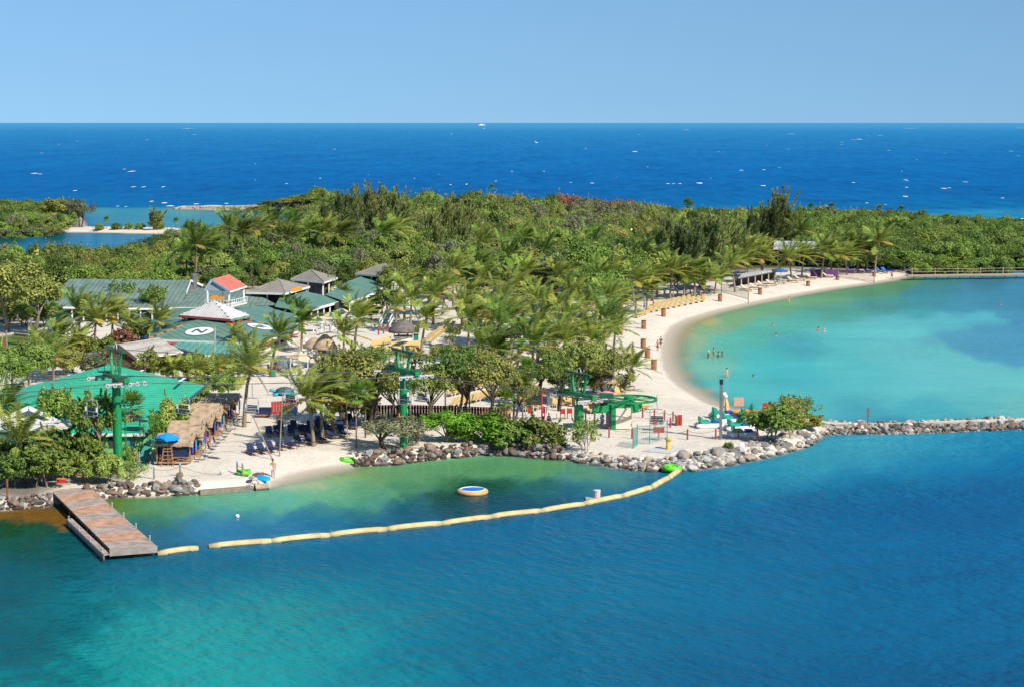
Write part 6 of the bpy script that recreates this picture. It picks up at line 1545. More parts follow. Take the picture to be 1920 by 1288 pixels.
for r_ in range(3): yrow(1212 + 6 * r_, 588 - 7 * r_, 1318, 566 - 6 * r_, 11, -20, 'in the %s row of the beds in front of the shaded bathers' % ('first', 'second', 'third')[r_])
yrow(1195, 596, 1210, 590, 4, -20, 'at the left end of the beds in front of the shaded bathers')
# pale cushioned loungers on the far beach
pl = Kind('pale_lounger', 'sun lounger')
pl.part('frame', MB().box((0, 0, .3), (.7, 2.0, .10)).box((-.3, -.85, .12), (.08, .08, .3)).box((.3, -.85, .12), (.08, .08, .3)).box((-.3, .85, .12), (.08, .08, .3)).box((.3, .85, .12), (.08, .08, .3)), M_WOOD)
pl.part('cushion', MB().slab([(-.36, -1, .46), (.36, -1, .46), (.36, .2, .46), (-.36, .2, .46)], .12), M_TANC)
pl.part('backrest', MB().slab([(-.36, .2, .48), (.36, .2, .48), (.36, .85, 1.0), (-.36, .85, 1.0)], .12, (0, .6, -.75)), M_TANC)
for i, (x, y) in enumerate([(1399, 546), (1415, 543), (1430, 539), (1446, 536), (1462, 533), (1486, 530), (1499, 527), (1520, 524)]):
    pl.spawn(G(x, y), R(62 + random.uniform(-5, 5)), 1.25, 'pale cushioned lounger, %s from the left before the long beach shelter' % ords[i], 'pale loungers on the far beach')
pl.spawn(G(1551, 521), R(70), 1.3, 'white lounger standing alone at the purple netting', 'pale loungers on the far beach', {'cushion': M_WHITE, 'backrest': M_WHITE})
M_BLUEC = mat('cushion_blue', (.03, .12, .42), .8, .12, 3)
for i, x in enumerate((1596, 1612, 1626, 1650, 1660, 1672, 1684, 1702, 1714)): pl.spawn(G(x, 513 - .5 * (i % 3)), R(40 + 12 * math.sin(i)), 1.3, 'blue cushioned lounger in the shade behind the far beach palms, %s from the left' % ords[i], 'blue loungers behind the far beach palms', {'cushion': M_BLUEC, 'backrest': M_BLUEC})
# drums along the bay
dr = Kind('trash_drum', 'litter drum')
dr.part('body', MB().lathe([(.36, 0), (.37, .4), (.37, .95), (.36, 1.2)], n=14), mat('drum_brown', (.30, .13, .065), .75, .2, 3))
dr.part('lid', MB().lathe([(.38, 1.2), (.38, 1.26), (.30, 1.3)], n=14), M_WOODD)
dl = ['beside the lone young palm on the bay beach', 'fourth up the bay beach from the lone palm', 'third up the bay beach from the lone palm', 'fifth up the bay beach, below the reaching palm', 'standing in open sand below the shaded bathers', 'just left of the volleyball net', 'right of the volleyball pole before the loungers', 'below the grey-roofed pavilion', 'before the purple netting', 'at the right end of the purple netting', 'next to the turquoise sign']
for i, (x, y) in enumerate([(1226, 693), (1206, 653), (1214, 671), (1207, 617), (1244, 594), (1350, 566), (1425, 554), (1515, 540), (1570, 531), (1639, 523), (1688, 514)]):
    g = G(x, y); dr.spawn(g, random.uniform(0, 6), 1.12, 'brown litter drum ' + dl[i], 'brown litter drums along the bay')
# volleyball nets
def net(label, a, b_, h, m, z0=.9, posts=True):
    e = thing('beach_net', label, 'net', a)
    for p in (a, b_): MB().tube([p + Vector((0, 0, -.2)), p + Vector((0, 0, h))], .09, 6).build('pole', M_POSTG, e)
    nm = MB(); d = b_ - a
    nm.beam(a + Vector((0, 0, h - .1)), b_ + Vector((0, 0, h - .1)), .05, .10); nm.beam(a + Vector((0, 0, z0)), b_ + Vector((0, 0, z0)), .05, .10)
    n = 30
    for k in range(n + 1): p = a.lerp(b_, k / n); nm.beam(p + Vector((0, 0, z0)), p + Vector((0, 0, h - .1)), .03, .03)
    for k in range(1, 7): z_ = z0 + (h - .1 - z0) * k / 7; nm.beam(a + Vector((0, 0, z_)), b_ + Vector((0, 0, z_)), .03, .03)
    nm.build('mesh', m, e)
net('pale volleyball net with a tall pole at the waterline of the bay', G(1352, 556), G(1403, 570), 2.6, mat('net_tan', (.42, .30, .25), .9, .2, 3))
net('purple beach net strung across the far sand', G(1572, 522), G(1639, 531), 2.4, mat('net_purple', (.16, .04, .10), .9, .2, 3), .4)
e = thing('purple_barrier', 'purple cloth barrier behind the far nets', 'barrier', G(1540, 520))
MB().slab([G(1520, 521) + Vector((0, 0, .1)), G(1572, 519) + Vector((0, 0, .1)), G(1572, 519) + Vector((0, 0, 1.6)), G(1520, 521) + Vector((0, 0, 1.6))], .06, (0, 1, 0)).build('cloth', mat('cloth_purple', (.10, .035, .12), .9, .2, 2), e)
for x in (1520, 1546, 1572): MB().tube([G(x, 520) + Vector((0, -.1, 0)), G(x, 520) + Vector((0, -.1, 1.9))], .07, 6).build('post', M_WOODD, e)
e = thing('turquoise_sign', 'turquoise notice board at the start of the boardwalk', 'sign', G(1692, 512))
g = G(1692, 512); MB().box(g + Vector((0, 0, 2.2)), (1.0, .08, 1.6)).build('board', mat('sign_turquoise', (.06, .46, .58), .6, .1, 2), e)
for s in (-.45, .45): MB().box(g + Vector((s, .06, 1.2)), (.1, .1, 2.4)).build('post', M_POSTG, e)
MB().box(g + Vector((0, -.06, 2.5)), (.7, .03, .18)).build('lettering', M_WHITE, e)
# umbrellas
def umbrella(label, px, py_top, py_base, dia, mA, mB=None, n=8, cat='umbrella', group=None, rise=.55, pole_m=None):
    g = G(px, py_base); zt = zat(py_top, g.y); e = thing('beach_umbrella', label, cat, g, group)
    MB().tube([g, Vector((g.x, g.y, zt - .05))], .045, 6).build('pole', pole_m or M_TRIM, e)
    r = dia / 2
    for k in range(n):
        a0, a1 = 2 * math.pi * k / n, 2 * math.pi * (k + 1) / n
        p = lambda a, q, zz: Vector((g.x + r * q * math.cos(a), g.y + r * q * math.sin(a), zt - zz))
        mb = MB().slab([p(a0, 0.02, 0), p(a0, .55, rise * .42), p(a1, .55, rise * .42)], .03).slab([p(a0, .55, rise * .42), p(a0, 1, rise), p(a1, 1, rise), p(a1, .55, rise * .42)], .03).slab([p(a0, 1, rise), p(a0, 1.0, rise + .16), p(a1, 1.0, rise + .16), p(a1, 1, rise)], .02, (0, .3, -.1))
        mb.build('panel', mA if (mB is None or k % 2 == 0) else mB, e)
    return e
M_AZURE = mat('canvas_azure', (.006, .27, .68), .7, .08, 2); M_AZURE2 = mat('canvas_blue', (.01, .12, .52), .7, .1, 2)
umbrella('bright blue umbrella over the lifeguard chair beside the front cabana', 315, 810, 872, 2.5, M_AZURE, n=8)
umbrella('blue umbrella by the long beach shelter', 1464, 504, 534, 3.0, M_AZURE2)
M_UG, M_UY = mat('canvas_dark_green', (.02, .13, .10), .8, .1, 2), mat('canvas_sand', (.64, .47, .22), .8, .1, 2)
for px, pt, pb, lab in ((619, 585, 612, 'second'), (639, 578, 602, 'rearmost right'), (595, 593, 622, 'middle'), (560, 605, 634, 'front left'), (689, 566, 592, 'far right')):
    umbrella('green and sand striped terrace umbrella, %s one' % lab, px, pt, pb, 2.9, M_UG, M_UY, group='striped umbrellas on the terrace')
e = umbrella('pale pink parasol beside the lift station', 1138, 732, 772, 3.6, mat('canvas_pink', (.62, .28, .26), .8, .08, 2), n=6)
umbrella('straw-coloured parasol behind the pink one', 1136, 702, 752, 2.6, M_THATCH, n=10, rise=.8)
def closed_umbrella(label, px, pt, pb, m):
    g = G(px, pb); zt = zat(pt, g.y); e = thing('closed_umbrella', label, 'umbrella', g); h_ = zt - g.z
    MB().tube([g, Vector((g.x, g.y, zt - .1))], .045, 6).build('pole', M_TRIM, e)
    prof = [(.42, .26 * h_), (.38, .42 * h_), (.30, .55 * h_), (.35, .57 * h_), (.28, .72 * h_), (.15, .92 * h_), (.02, h_)]
    V_ = MB(); n = 12
    vs = []
    for r_, z_ in prof:
        for k in range(n): a = 2 * math.pi * k / n; q = r_ * (1.15 if k % 2 else .82); vs.append((g.x + q * math.cos(a), g.y + q * math.sin(a), g.z + z_))
    V_.add(vs, [(i * n + k, i * n + (k + 1) % n, (i + 1) * n + (k + 1) % n, (i + 1) * n + k) for i in range(len(prof) - 1) for k in range(n)])
    V_.build('cloth', m, e); MB().lathe([(.38, .5 * h_), (.38, .53 * h_)], g, 10).build('strap', m, e)
closed_umbrella('closed green umbrella left of the lamp pole', 1338, 764, 794, M_GREENU)
closed_umbrella('closed green umbrella in front of the orange pool, taller', 1391, 764, 804, M_GREENU)
closed_umbrella('closed green umbrella pressed against its taller twin', 1386, 770, 806, M_GREENU)
closed_umbrella('closed green umbrella behind the bush on the point', 1410, 755, 782, M_GREENU)
closed_umbrella('closed yellow umbrella at the waterline of the bay', 1361, 745, 778, M_UY)
# pedal boats: white hulls, green seats, a curved green slide
M_TEALV = mat('vinyl_teal', (.012, .36, .25), .45, .08, 2); M_BLUEV = mat('vinyl_blue', (.02, .07, .40), .45, .08, 2)
pb = Kind('pedal_boat', 'pedal boat')
hull = MB()
for sy in (-.55, .55): hull.tube([(-1.45, sy, .30), (-1.1, sy, .22), (1.1, sy, .22), (1.5, sy, .34)], [.10, .24, .24, .12], 8)
hull.box((0, 0, .42), (2.5, 1.3, .12)); pb.part('hull', hull, M_WHITE)
pb.part('seat', MB().box((-.5, 0, .62), (.9, 1.2, .26)).box((-.95, 0, .85), (.2, 1.2, .5)), M_TEALV)
pb.part('console', MB().box((.6, 0, .6), (.7, .9, .25)), M_BLUEV)
sl_ = MB().slab([(.2, -.3, .62), (.2, .3, .62), (1.0, .3, 1.0), (1.5, .3, 1.65), (1.5, -.3, 1.65), (1.0, -.3, 1.0)][:3] + [(1.0, -.3, 1.0)], .1).slab([(1.0, -.3, 1.0), (1.0, .3, 1.0), (1.55, .3, 1.7), (1.55, -.3, 1.7)], .1)
pb.part('slide', MB().slab([(.1, -.28, .6), (.1, .28, .6), (.9, .28, .8), (.9, -.28, .8)], .1).slab([(.9, -.28, .8), (.9, .28, .8), (1.5, .28, 1.25), (1.5, -.28, 1.25)], .1), M_TEALV)
pbl = ['front left pedal boat with a teal slide by the lamp pole', 'pedal boat nearest the rope fence, partly behind the bush', 'middle pedal boat with blue console', 'pedal boat behind the lamp pole', 'rear pedal boat near the waterline']
for i, (x, y, r_) in enumerate([(1330, 801, 8), (1392, 818, 4), (1385, 806, 12), (1372, 792, 10), (1356, 783, 14)]): pb.spawn(G(x, y), R(r_), 1.12, pbl[i], 'pedal boats drawn up on the point', skip=(3,) if i in (1, 4) else ())
# inflatable pool
g = G(1402, 786); e = thing('inflatable_pool', 'orange inflatable pool drawn up behind the pedal boats', 'inflatable pool', g)
for k, zz in enumerate((.28, .72)):
    ring(MB(), g + Vector((0, 0, zz)), 1.6, .26, 22).build('tube', M_ORANGE, e, smooth=True)
MB().lathe([(.05, .2), (1.4, .2)], g, 20).build('floor', M_AZURE2, e)
# lamp pole, signs, gate, bollard
g = G(1351, 823); zt = zat(711, g.y); e = thing('lamp_pole', 'tall square grey pole with a black top on the point', 'pole', g)
MB().box((g.x, g.y, (g.z + zt - .5) / 2), (.30, .30, zt - .5 - g.z)).build('pole', M_DUCT, e); MB().box((g.x, g.y, zt - .25), (.36, .36, .5)).build('top_box', M_BLACK, e)
MB().box((g.x + .38, g.y - .05, zt - 1.55), (.42, .3, .28)).build('camera_bracket', M_TRIM, e); MB().ball((g.x + .48, g.y - .05, zt - 1.85), .25).build('camera_dome', M_TRIM, e, smooth=True)
def sign(label, px, pb_, bw, bh, zc, m, back=None, post=None):
    g = G(px, pb_); e = thing('sign_board', label, 'sign', g)
    MB().box(g + Vector((0, .05, zc / 2)), (.12, .12, zc)).build('post', post or M_WOODP, e); MB().box(g + Vector((0, -.04, zc)), (bw, .06, bh)).build('board', m, e); return e
M_SIGNR = mat('sign_red', (.38, .055, .04), .7, .1, 2)
s = sign('brown-red board on a post inside the green gate', 1235, 825, 1.2, .62, 1.15, M_SIGNR)
sign('pinkish notice board by the closed yellow umbrella', 1385, 778, 1.15, 1.0, 1.6, mat('sign_pink', (.62, .36, .28), .7, .12, 3))
s = sign('pair of red boards on a post above the bush', 1434, 796, .62, .75, 2.15, M_RED); g = G(1434, 796); MB().box(g + Vector((.72, -.04, 2.15)), (.58, .06, .75)).build('board', M_RED, s)
s = sign('small grey warning sign on the breakwater', 1627, 799, .35, .9, 1.7, M_DUCT, post=M_DUCT)
sign('brown board on a post by the curved posts', 1228, 812, .5, .5, 1.2, M_SIGNR)
e = thing('wire_gate', 'green framed wire gate leaf standing open at the lift station', 'gate', G(1189, 838))
M_GATE = mat('gate_green', (.06, .30, .24), .6, .1, 3)
a, b_ = G(1187, 840), G(1195, 833)
gm = MB(); h_ = 2.0
for k in range(9): p = a.lerp(b_, k / 8); gm.beam(p, p + Vector((0, 0, h_)), .035, .035)
for k in range(12): gm.beam(a + Vector((0, 0, h_ * k / 11)), b_ + Vector((0, 0, h_ * k / 11)), .025, .025)
gm.build('mesh', M_GATE, e)
for p in (a, b_): MB().tube([p, p + Vector((0, 0, h_ + .2))], .06, 6).build('post', M_GATE, e)
e = thing('wire_fence', 'thin green wire fence panels right of the open gate', 'fence', G(1218, 830))
q = [G(1195, 833), G(1218, 832), G(1251, 822)]
for p in q: MB().tube([p, p + Vector((0, 0, 2.1))], .05, 6).build('post', M_GATE, e)
for a, b_ in zip(q, q[1:]):
    wm = MB(); n = max(6, int((b_ - a).length / .22))
    for k in range(n + 1): p = a.lerp(b_, k / n); wm.beam(p + Vector((0, 0, .05)), p + Vector((0, 0, 1.95)), .010, .010)
    for k in range(14): wm.beam(a + Vector((0, 0, .1 + .142 * k)), b_ + Vector((0, 0, .1 + .142 * k)), .010, .010)
    wm.build('wire_mesh', M_GATE, e); MB().beam(a + Vector((0, 0, 1.98)), b_ + Vector((0, 0, 1.98)), .05, .05).build('rail', M_GATE, e)
sl = MB().slab([G(1203, 846) + Vector((0, 0, .1)), G(1258, 851) + Vector((0, 0, .1)), G(1292, 842) + Vector((0, 0, .1)), G(1240, 836) + Vector((0, 0, .1))], .3).build('concrete_pad', mat('concrete_pale', (.52, .52, .52), .8, .12, 2), None)
props(sl, 'flat pale concrete pad under the yellow bollard', 'slab')
g = G(1253, 843); g.z += .1; e = thing('mooring_bollard', 'yellow mooring bollard on the pale concrete pad', 'bollard', g)
M_BOLL = mat('bollard_yellow', (.58, .42, .09), .55, .12, 2)
MB().lathe([(.30, 0), (.26, .1), (.23, .8)], g, 16).build('stem', M_BOLL, e, smooth=True); MB().lathe([(.23, .8), (.36, 1.0), (.38, 1.15), (.34, 1.24), (.05, 1.28)], g, 16).build('head', M_BOLL, e, smooth=True); MB().lathe([(.42, 0), (.42, .05)], g, 16).build('base_plate', M_BOLL, e)
# lifeguard chair
g = G(316, 872); e = thing('lifeguard_chair', 'tall wooden lifeguard chair under the bright blue umbrella', 'chair', g)
for sx in (-1, 1):
    for sy in (-1, 1): MB().beam(g + Vector((sx * .62, sy * .6, 0)), g + Vector((sx * .35, sy * .38, 2.0)), .09, .09).build('leg', M_WOOD, e)
MB().box(g + Vector((0, 0, 1.75)), (.85, .8, .08)).build('seat', M_WOOD, e); MB().box(g + Vector((0, .4, 2.25)), (.85, .07, .8)).build('backrest', M_WOOD, e)
for k in range(4):
    MB().beam(g + Vector((-.58 + .06 * k, -.56 + .05 * k, .35 + .38 * k)), g + Vector((.58 - .06 * k, -.56 + .05 * k, .35 + .38 * k)), .06, .08).build('rung', M_WOOD, e)
    MB().beam(g + Vector((.58 - .06 * k, -.5, .35 + .38 * k)), g + Vector((.58 - .06 * k, .5, .35 + .38 * k)), .06, .08).build('rung', M_WOOD, e)
# folding chairs and side tables before the cabanas
fc = Kind('folding_chair', 'chair')
fc.part('seat', MB().slab([(-.26, -.25, .46), (.26, -.25, .46), (.26, .25, .44), (-.26, .25, .44)], .04), M_NAVY); fc.part('backrest', MB().slab([(-.26, .22, .5), (.26, .22, .5), (.26, .42, 1.1), (-.26, .42, 1.1)], .04, (0, 1, -.3)), M_NAVY)
lf_ = MB()
for sx in (-.27, .27): lf_.tube([(sx, -.3, 0), (sx, .3, .5), (sx, .44, 1.12)], .022, 5); lf_.tube([(sx, .3, 0), (sx, -.25, .62), (sx, .3, .66)], .022, 5)
fc.part('frame', lf_, M_STEELL)
sd = Kind('side_table', 'table')
sd.part('table_top', MB().lathe([(.3, .5), (.3, .54)], n=14), M_STEELL); sd.part('frame', MB().tube([(.2, 0, 0), (-.1, 0, .5)], .02, 5).tube([(-.2, .1, 0), (.1, 0, .5)], .02, 5).tube([(0, -.2, 0), (0, .1, .5)], .02, 5), M_STEELL)
cl_ = ['front', 'second', 'third', 'fourth', 'fifth', 'sixth', 'seventh']
for k in range(7):
    c = p0.lerp(p1, (k + .35) / 8.0); fc.spawn(c + Vector((1.25 + .2 * math.sin(3 * k), .3, 0)), R(100 + 20 * math.sin(k)), 1.05, 'navy folding chair before the %s cabana' % cl_[k], 'folding chairs before the cabanas')
    sd.spawn(c + Vector((.85, -.9, 0)), k, 1, 'small round side table before the %s cabana' % cl_[k], 'side tables before the cabanas')
fc.spawn(G(303, 870), R(-150), 1.05, 'navy folding chair left of the lifeguard chair', 'folding chairs before the cabanas')
# terrace tables and chairs, white
wc = Kind('white_chair', 'chair'); wc.part('seat', MB().box((0, 0, .45), (.45, .45, .06)), M_TRIM); wc.part('backrest', MB().box((0, .22, .75), (.45, .05, .6)), M_TRIM)
for s_ in ((-.2, -.2), (.2, -.2), (-.2, .2), (.2, .2)): wc.part('leg', MB().box((s_[0], s_[1], .22), (.05, .05, .44)), M_TRIM)
wt = Kind('white_table', 'table'); wt.part('table_top', MB().lathe([(.55, .72), (.55, .77)], n=14), M_TRIM); wt.part('pedestal', MB().lathe([(.28, 0), (.05, .1), (.05, .72)], n=8), M_TRIM)
for k, (x, y) in enumerate([(608, 618), (622, 612), (640, 606), (600, 628), (628, 624), (648, 616), (572, 664), (582, 672), (576, 648), (588, 655), (660, 605)]):
    g = G(x, y); wt.spawn(g, 0, 1, 'round white table on the umbrella terrace', 'white tables on the terrace')
    for j in range(3): wc.spawn(g + Vector((.85 * math.cos(2.1 * j + k), .85 * math.sin(2.1 * j + k), 0)), 2.1 * j + k - 1.57, 1, 'white chair at a white terrace table', 'white chairs on the terrace')
# turtle sculptures
M_SHELL = mat('turtle_shell', (.05, .10, .085), .5, .5, 3.5, .4, 6); M_TURQ = mat('turtle_skin', (.02, .34, .52), .5, .25, 4)
def turtle(label, px, py, rz, s=1.0):
    g = G(px, py); e = thing('turtle_sculpture', label, 'sculpture', g); e.rotation_euler = (0, 0, rz); e.scale = (s, s, s)
    add = lambda n, mb, m: link(bpy.data.objects.new(n, mb.mesh(n, m, True)), e)
    add('shell', MB().ball((0, 0, .45), (1.15, .85, .55), 16, 10), M_SHELL); add('belly', MB().lathe([(.9, .16), (1.1, .3), (1.0, .42)], n=16), M_TURQ)
    add('head', MB().tube([(1.0, 0, .4), (1.4, 0, .55), (1.65, 0, .62), (1.85, 0, .55)], [.14, .2, .22, .1], 8), M_TURQ)
    for sx, sy, dx in ((.75, 1, .5), (.75, -1, .5), (-.8, 1, -.35), (-.8, -1, -.35)):
        add('flipper', MB().tube([(sx, sy * .5, .3), (sx + dx * .6, sy * .95, .22), (sx + dx * 1.3, sy * 1.15, .12)], [.14, .17, .05], 6), M_TURQ)
turtle('turquoise turtle sculpture with a dark shell, farther one', 572, 718, .12, 1.05)
turtle('turquoise turtle sculpture facing left, behind the lift seat', 534, 740, 3.3, 1.05)
# red fences
def plank_fence(label, line, h_, m, panels=None):
    q = [G(*p) for p in line]; e = thing('plank_fence', label, 'fence', q[0])
    for p, t in resample(q, .34): MB().box(p + Vector((0, 0, h_ / 2)), (.29, .05, h_), math.atan2(t.y, t.x)).build('plank', m, e)
    for a, b_ in zip(q, q[1:]): MB().beam(a + Vector((0, .06, h_ * .8)), b_ + Vector((0, .06, h_ * .8)), .06, .1).build('rail', m, e)
    return e
M_FRED = mat('fence_red', (.33, .045, .03), .75, .25, 2); M_FDARK = mat('fence_maroon', (.13, .022, .018), .8, .25, 2)
plank_fence('short bright red plank fence behind the palm and lift seat', [(511, 776), (560, 772)], 1.5, M_FRED)
plank_fence('long maroon plank fence under the central mangroves', [(690, 786), (780, 786), (860, 788), (960, 792)], 1.7, M_FDARK)
e = thing('painted_bench', 'bench with brightly painted panels before the short red fence', 'bench', G(546, 783))
for k, m in enumerate((mat('panel_green', (.05, .42, .25), .6, .3, 5), mat('panel_white_red', (.6, .3, .28), .6, .4, 4), mat('panel_sky', (.12, .42, .62), .6, .3, 4))): MB().box(G(534 + 9 * k, 782) + Vector((0, 0, .75)), (.52, .12, 1.2)).build('panel', m, e)
MB().box(G(543, 784) + Vector((0, -.3, .4)), (1.8, .5, .1)).build('seat', M_WOODP, e)
e = thing('daybed', 'wide navy daybed left of the short red fence', 'daybed', G(494, 781)); g = G(494, 781)
MB().box(g + Vector((0, 0, .3)), (1.8, 1.4, .2)).build('base', M_WOOD, e); MB().box(g + Vector((0, 0, .5)), (1.75, 1.35, .22)).build('mattress', M_NAVYC, e); MB().box(g + Vector((0, .6, .8)), (1.75, .2, .5)).build('backrest', M_NAVYC, e)
# leaning poles on the sand
for k, (xb, yb, xt, yt, lab) in enumerate([(511, 861, 472, 775, 'thin pole leaning over the loungers behind the walking man'), (524, 855, 530, 735, 'thin upright pole among the front loungers'), (652, 838, 650, 750, 'thin dark upright pole right of the loungers'), (586, 832, 580, 772, 'thin pale stem between the lounger palms'), (608, 822, 600, 770, 'second thin pale stem between the lounger palms'), (402, 690, 403, 612, 'grey lamp post in front of the roof with the letter N')]):
    a = G(xb, yb); b_ = at(xt, yt, a.y + .2); e = thing('thin_pole', lab, 'pole', a)
    MB().tube([a, b_], [.08, .05] if k < 5 else [.14, .11], 6).build('stem', M_POSTG if k != 5 else M_CONC, e); MB().lathe([(.1, 0), (.1, .12)], a, 6).build('foot', M_POSTG, e)
    if k == 5: MB().box(b_ + Vector((.3, 0, -.1)), (.5, .2, .15)).build('lamp', M_DUCT, e)
# orange sails, other small colour
e = thing('orange_sail', 'tiered orange sails above the yellow loungers', 'sail', G(908, 612)); g = G(908, 612)
for k, (px, py, w_) in enumerate(((912, 579, 2.4), (905, 588, 2.8), (915, 596, 2.8))): c = at(px, py, g.y); MB().slab([c + Vector((-w_ / 2, -.8, -.25)), c + Vector((w_ / 2, -.8, -.15)), c + Vector((w_ / 2, .8, .3)), c + Vector((-w_ / 2, .8, .2))], .05).build('cloth', M_ORANGE, e)
for s in (-1.2, 1.2): MB().tube([g + Vector((s, 0, 0)), g + Vector((s, 0, 4.6))], .07, 6).build('post', M_WOODD, e)
e = thing('pink_awning', 'low pinkish awning left of the palm grove', 'awning', G(980, 600)); c = P(975, 586, 2.6)
MB().slab([c + Vector((-2.2, -1, 0)), c + Vector((2.2, -1, 0)), c + Vector((2.0, 1.2, .5)), c + Vector((-2.0, 1.2, .5))], .08).build('cloth', mat('cloth_salmon', (.52, .26, .18), .8, .12, 2), e)
for s in (-2, 2): MB().box(c + Vector((s, -.8, -.8)), (.1, .1, 1.6)).build('post', M_WOODD, e)
bins = Kind('green_bin', 'bin'); bins.part('body', MB().box((0, 0, .5), (.6, .6, 1.0)), mat('bin_green', (.01, .20, .14), .6, .1, 2)); bins.part('lid', MB().box((0, 0, 1.04), (.66, .66, .1)), M_BLACK)
bins.spawn(G(512, 706), .3, 1.05, 'green bin beside the palm trunk at the curved planter', 'green bins'); bins.spawn(G(780, 642), .1, 1.2, 'green bin right of the round kiosk', 'green bins')
rope_fence('red posts on the sand left of the round kiosk', [G(710, 628), G(719, 626), G(726, 622)], M_POSTR, None, 1.5, .13, rope=False)
rope_fence('red posts by the green bin at the curved planter', [G(503, 700), G(518, 696)], M_POSTR, None, 1.3, .13, rope=False)
e = thing('chalkboard', 'dark chalkboard with grey slats behind the loungers', 'board', G(1031, 764)); g = G(1031, 764); MB().box(g + Vector((0, 0, 1.1)), (.62, .1, 1.6)).build('board', M_DUCT, e)
for s in (-.32, .32): MB().box(g + Vector((s, .05, .9)), (.07, .07, 1.9)).build('leg', M_STEELL, e)
# lift station clutter: white pipe frame with red pads
e = thing('pipe_frame', 'white pipe queue frame with red pads left of the third mast', 'frame', G(1005, 785)); g = G(1005, 785)
for s in (-1.2, .2, 1.5): MB().tube([g + Vector((s, 0, 0)), g + Vector((s, 0, 1.6)), g + Vector((s + .9, 0, 1.6)), g + Vector((s + .9, 0, 0))], .045, 6).build('pipe', M_TRIM, e)
for s in (-.7, 1.0): MB().box(g + Vector((s, .1, 1.0)), (.5, .1, .7)).build('pad', M_FRED, e)
e = thing('red_gate_post', 'red pipe gate at the left of the third mast', 'gate', G(1016, 783)); g = G(1016, 783)
MB().tube([g, g + Vector((0, 0, 3.1)), g + Vector((.8, 0, 3.15))], .09, 7).build('pipe', M_RED, e); MB().box(g + Vector((.35, 0, .6)), (.2, .2, 1.2)).build('pad', M_RED, e)
for px, py, lab in ((1055, 786, 'red litter bin on posts beside the third mast'), (1068, 785, 'second red bin on posts beside the third mast')):
    g = G(px, py); e = thing('red_bin', lab, 'bin', g); MB().box(g + Vector((0, 0, .95)), (.42, .35, .55)).build('body', M_RED, e)
    for s in (-.25, .25): MB().box(g + Vector((s, .1, .6)), (.08, .08, 1.3)).build('post', M_WOODD, e)
g = G(1101, 800); e = thing('thatch_booth', 'little booth with a straw roof between mast and station', 'booth', g)
MB().beam(at(1095, 757, g.y), at(1118, 755, g.y), 1.3, .22).build('thatch_roof', M_THATCH, e)
for px in (1098, 1115): p = at(px, 800, g.y); MB().box((p.x, p.y, 1.9), (.16, .16, 2.0)).build('post', M_WOOD, e)
g = G(115, 905); e = thing('red_crate', 'red crate on the path at the dock head', 'crate', g); MB().box(g + Vector((0, 0, .2)), (.8, .4, .4)).build('body', M_RED, e); MB().box(g + Vector((0, 0, .42)), (.86, .46, .06)).build('lid', M_ORANGE, e)
e = thing('goal_frame', 'yellow football goal at the left edge of the lawn', 'goal', G(2, 655)); g = G(2, 648)
MB().tube([g + Vector((-2, 0, 0)), g + Vector((-2, 0, 1.9)), g + Vector((.4, 0, 1.9)), g], .09, 6).build('frame', M_YEL, e); MB().beam(g + Vector((-2, 1, .3)), g + Vector((.3, 1, .3)), .05, .05).build('back_bar', M_YEL, e)
for px, pb_, pt, m, lab in ((13, 654, 620, M_POSTG, 'grey wooden pole on the lawn by the goal'), (55, 648, 600, M_STEELL, 'pale stem of a pole on the lawn')):
    g = G(px, pb_); e = thing('lawn_pole', lab, 'pole', g); MB().tube([g, Vector((g.x, g.y, zat(pt, g.y)))], .13, 7).build('shaft', m, e); MB().lathe([(.2, 0), (.2, .1)], g, 8).build('foot', m, e)
rope_fence('red posts at the edge of the lawn', [G(9, 657), G(43, 654)], M_POSTR, None, 1.7, .14, rope=False)
e = thing('low_wall', 'low pale stone wall at the back of the lawn', 'wall', P(60, 628, 1)); MB().beam(P(28, 625, 1.4), P(78, 630, 1.4), .4, .9).build('stonework', M_ROCKG, e); MB().beam(P(28, 625, 1.9), P(78, 630, 1.9), .5, .12).build('coping', M_CONC, e)
# ship on the horizon
c = P(903, 236, 0); c.y *= 1.0; e = thing('distant_ship', 'tiny white ship on the horizon', 'ship', c); u = c.y / F_PX
MB().slab([c + Vector((-6 * u, 0, 1.5 * u)), c + Vector((7 * u, 0, 1.5 * u)), c + Vector((6 * u, 0, 0)), c + Vector((-5 * u, 0, 0))], 8 * u, (0, 1, 0)).build('hull', M_TRIM, e); MB().box(c + Vector((0, 4 * u, 2.0 * u)), (5 * u, 5 * u, 1.4 * u)).build('superstructure', M_TRIM, e)

# ------------------------------------------------------------------ people
SKIN = [mat('skin_tan', (.42, .22, .13), .6, .08, 4), mat('skin_fair', (.56, .33, .23), .6, .08, 4), mat('skin_brown', (.17, .085, .05), .6, .08, 4)]
M_HAIR = mat('hair_dark', (.02, .014, .010), .7, .2, 8)
def cloth_m(n, c): return mat('cloth_' + n, c, .85, .12, 5)
def skin_body(J, E, rad, name, m, parent, levels=1):
    me = bpy.data.meshes.new(name); me.from_pydata(J, E, []); me.materials.append(m)
    o = link(bpy.data.objects.new(name, me), parent)
    md_ = o.modifiers.new('skin', 'SKIN')
    sv = me.skin_vertices[0] if me.skin_vertices else None
    if sv is None: me.attributes; bpy.context.view_layer.update()
    for v, r_ in zip(me.skin_vertices[0].data, rad): v.radius = r_ if hasattr(r_, '__len__') else (r_, r_)
    me.skin_vertices[0].data[0].use_root = True
    sb = o.modifiers.new('subdivision', 'SUBSURF'); sb.levels = sb.render_levels = levels
    return o
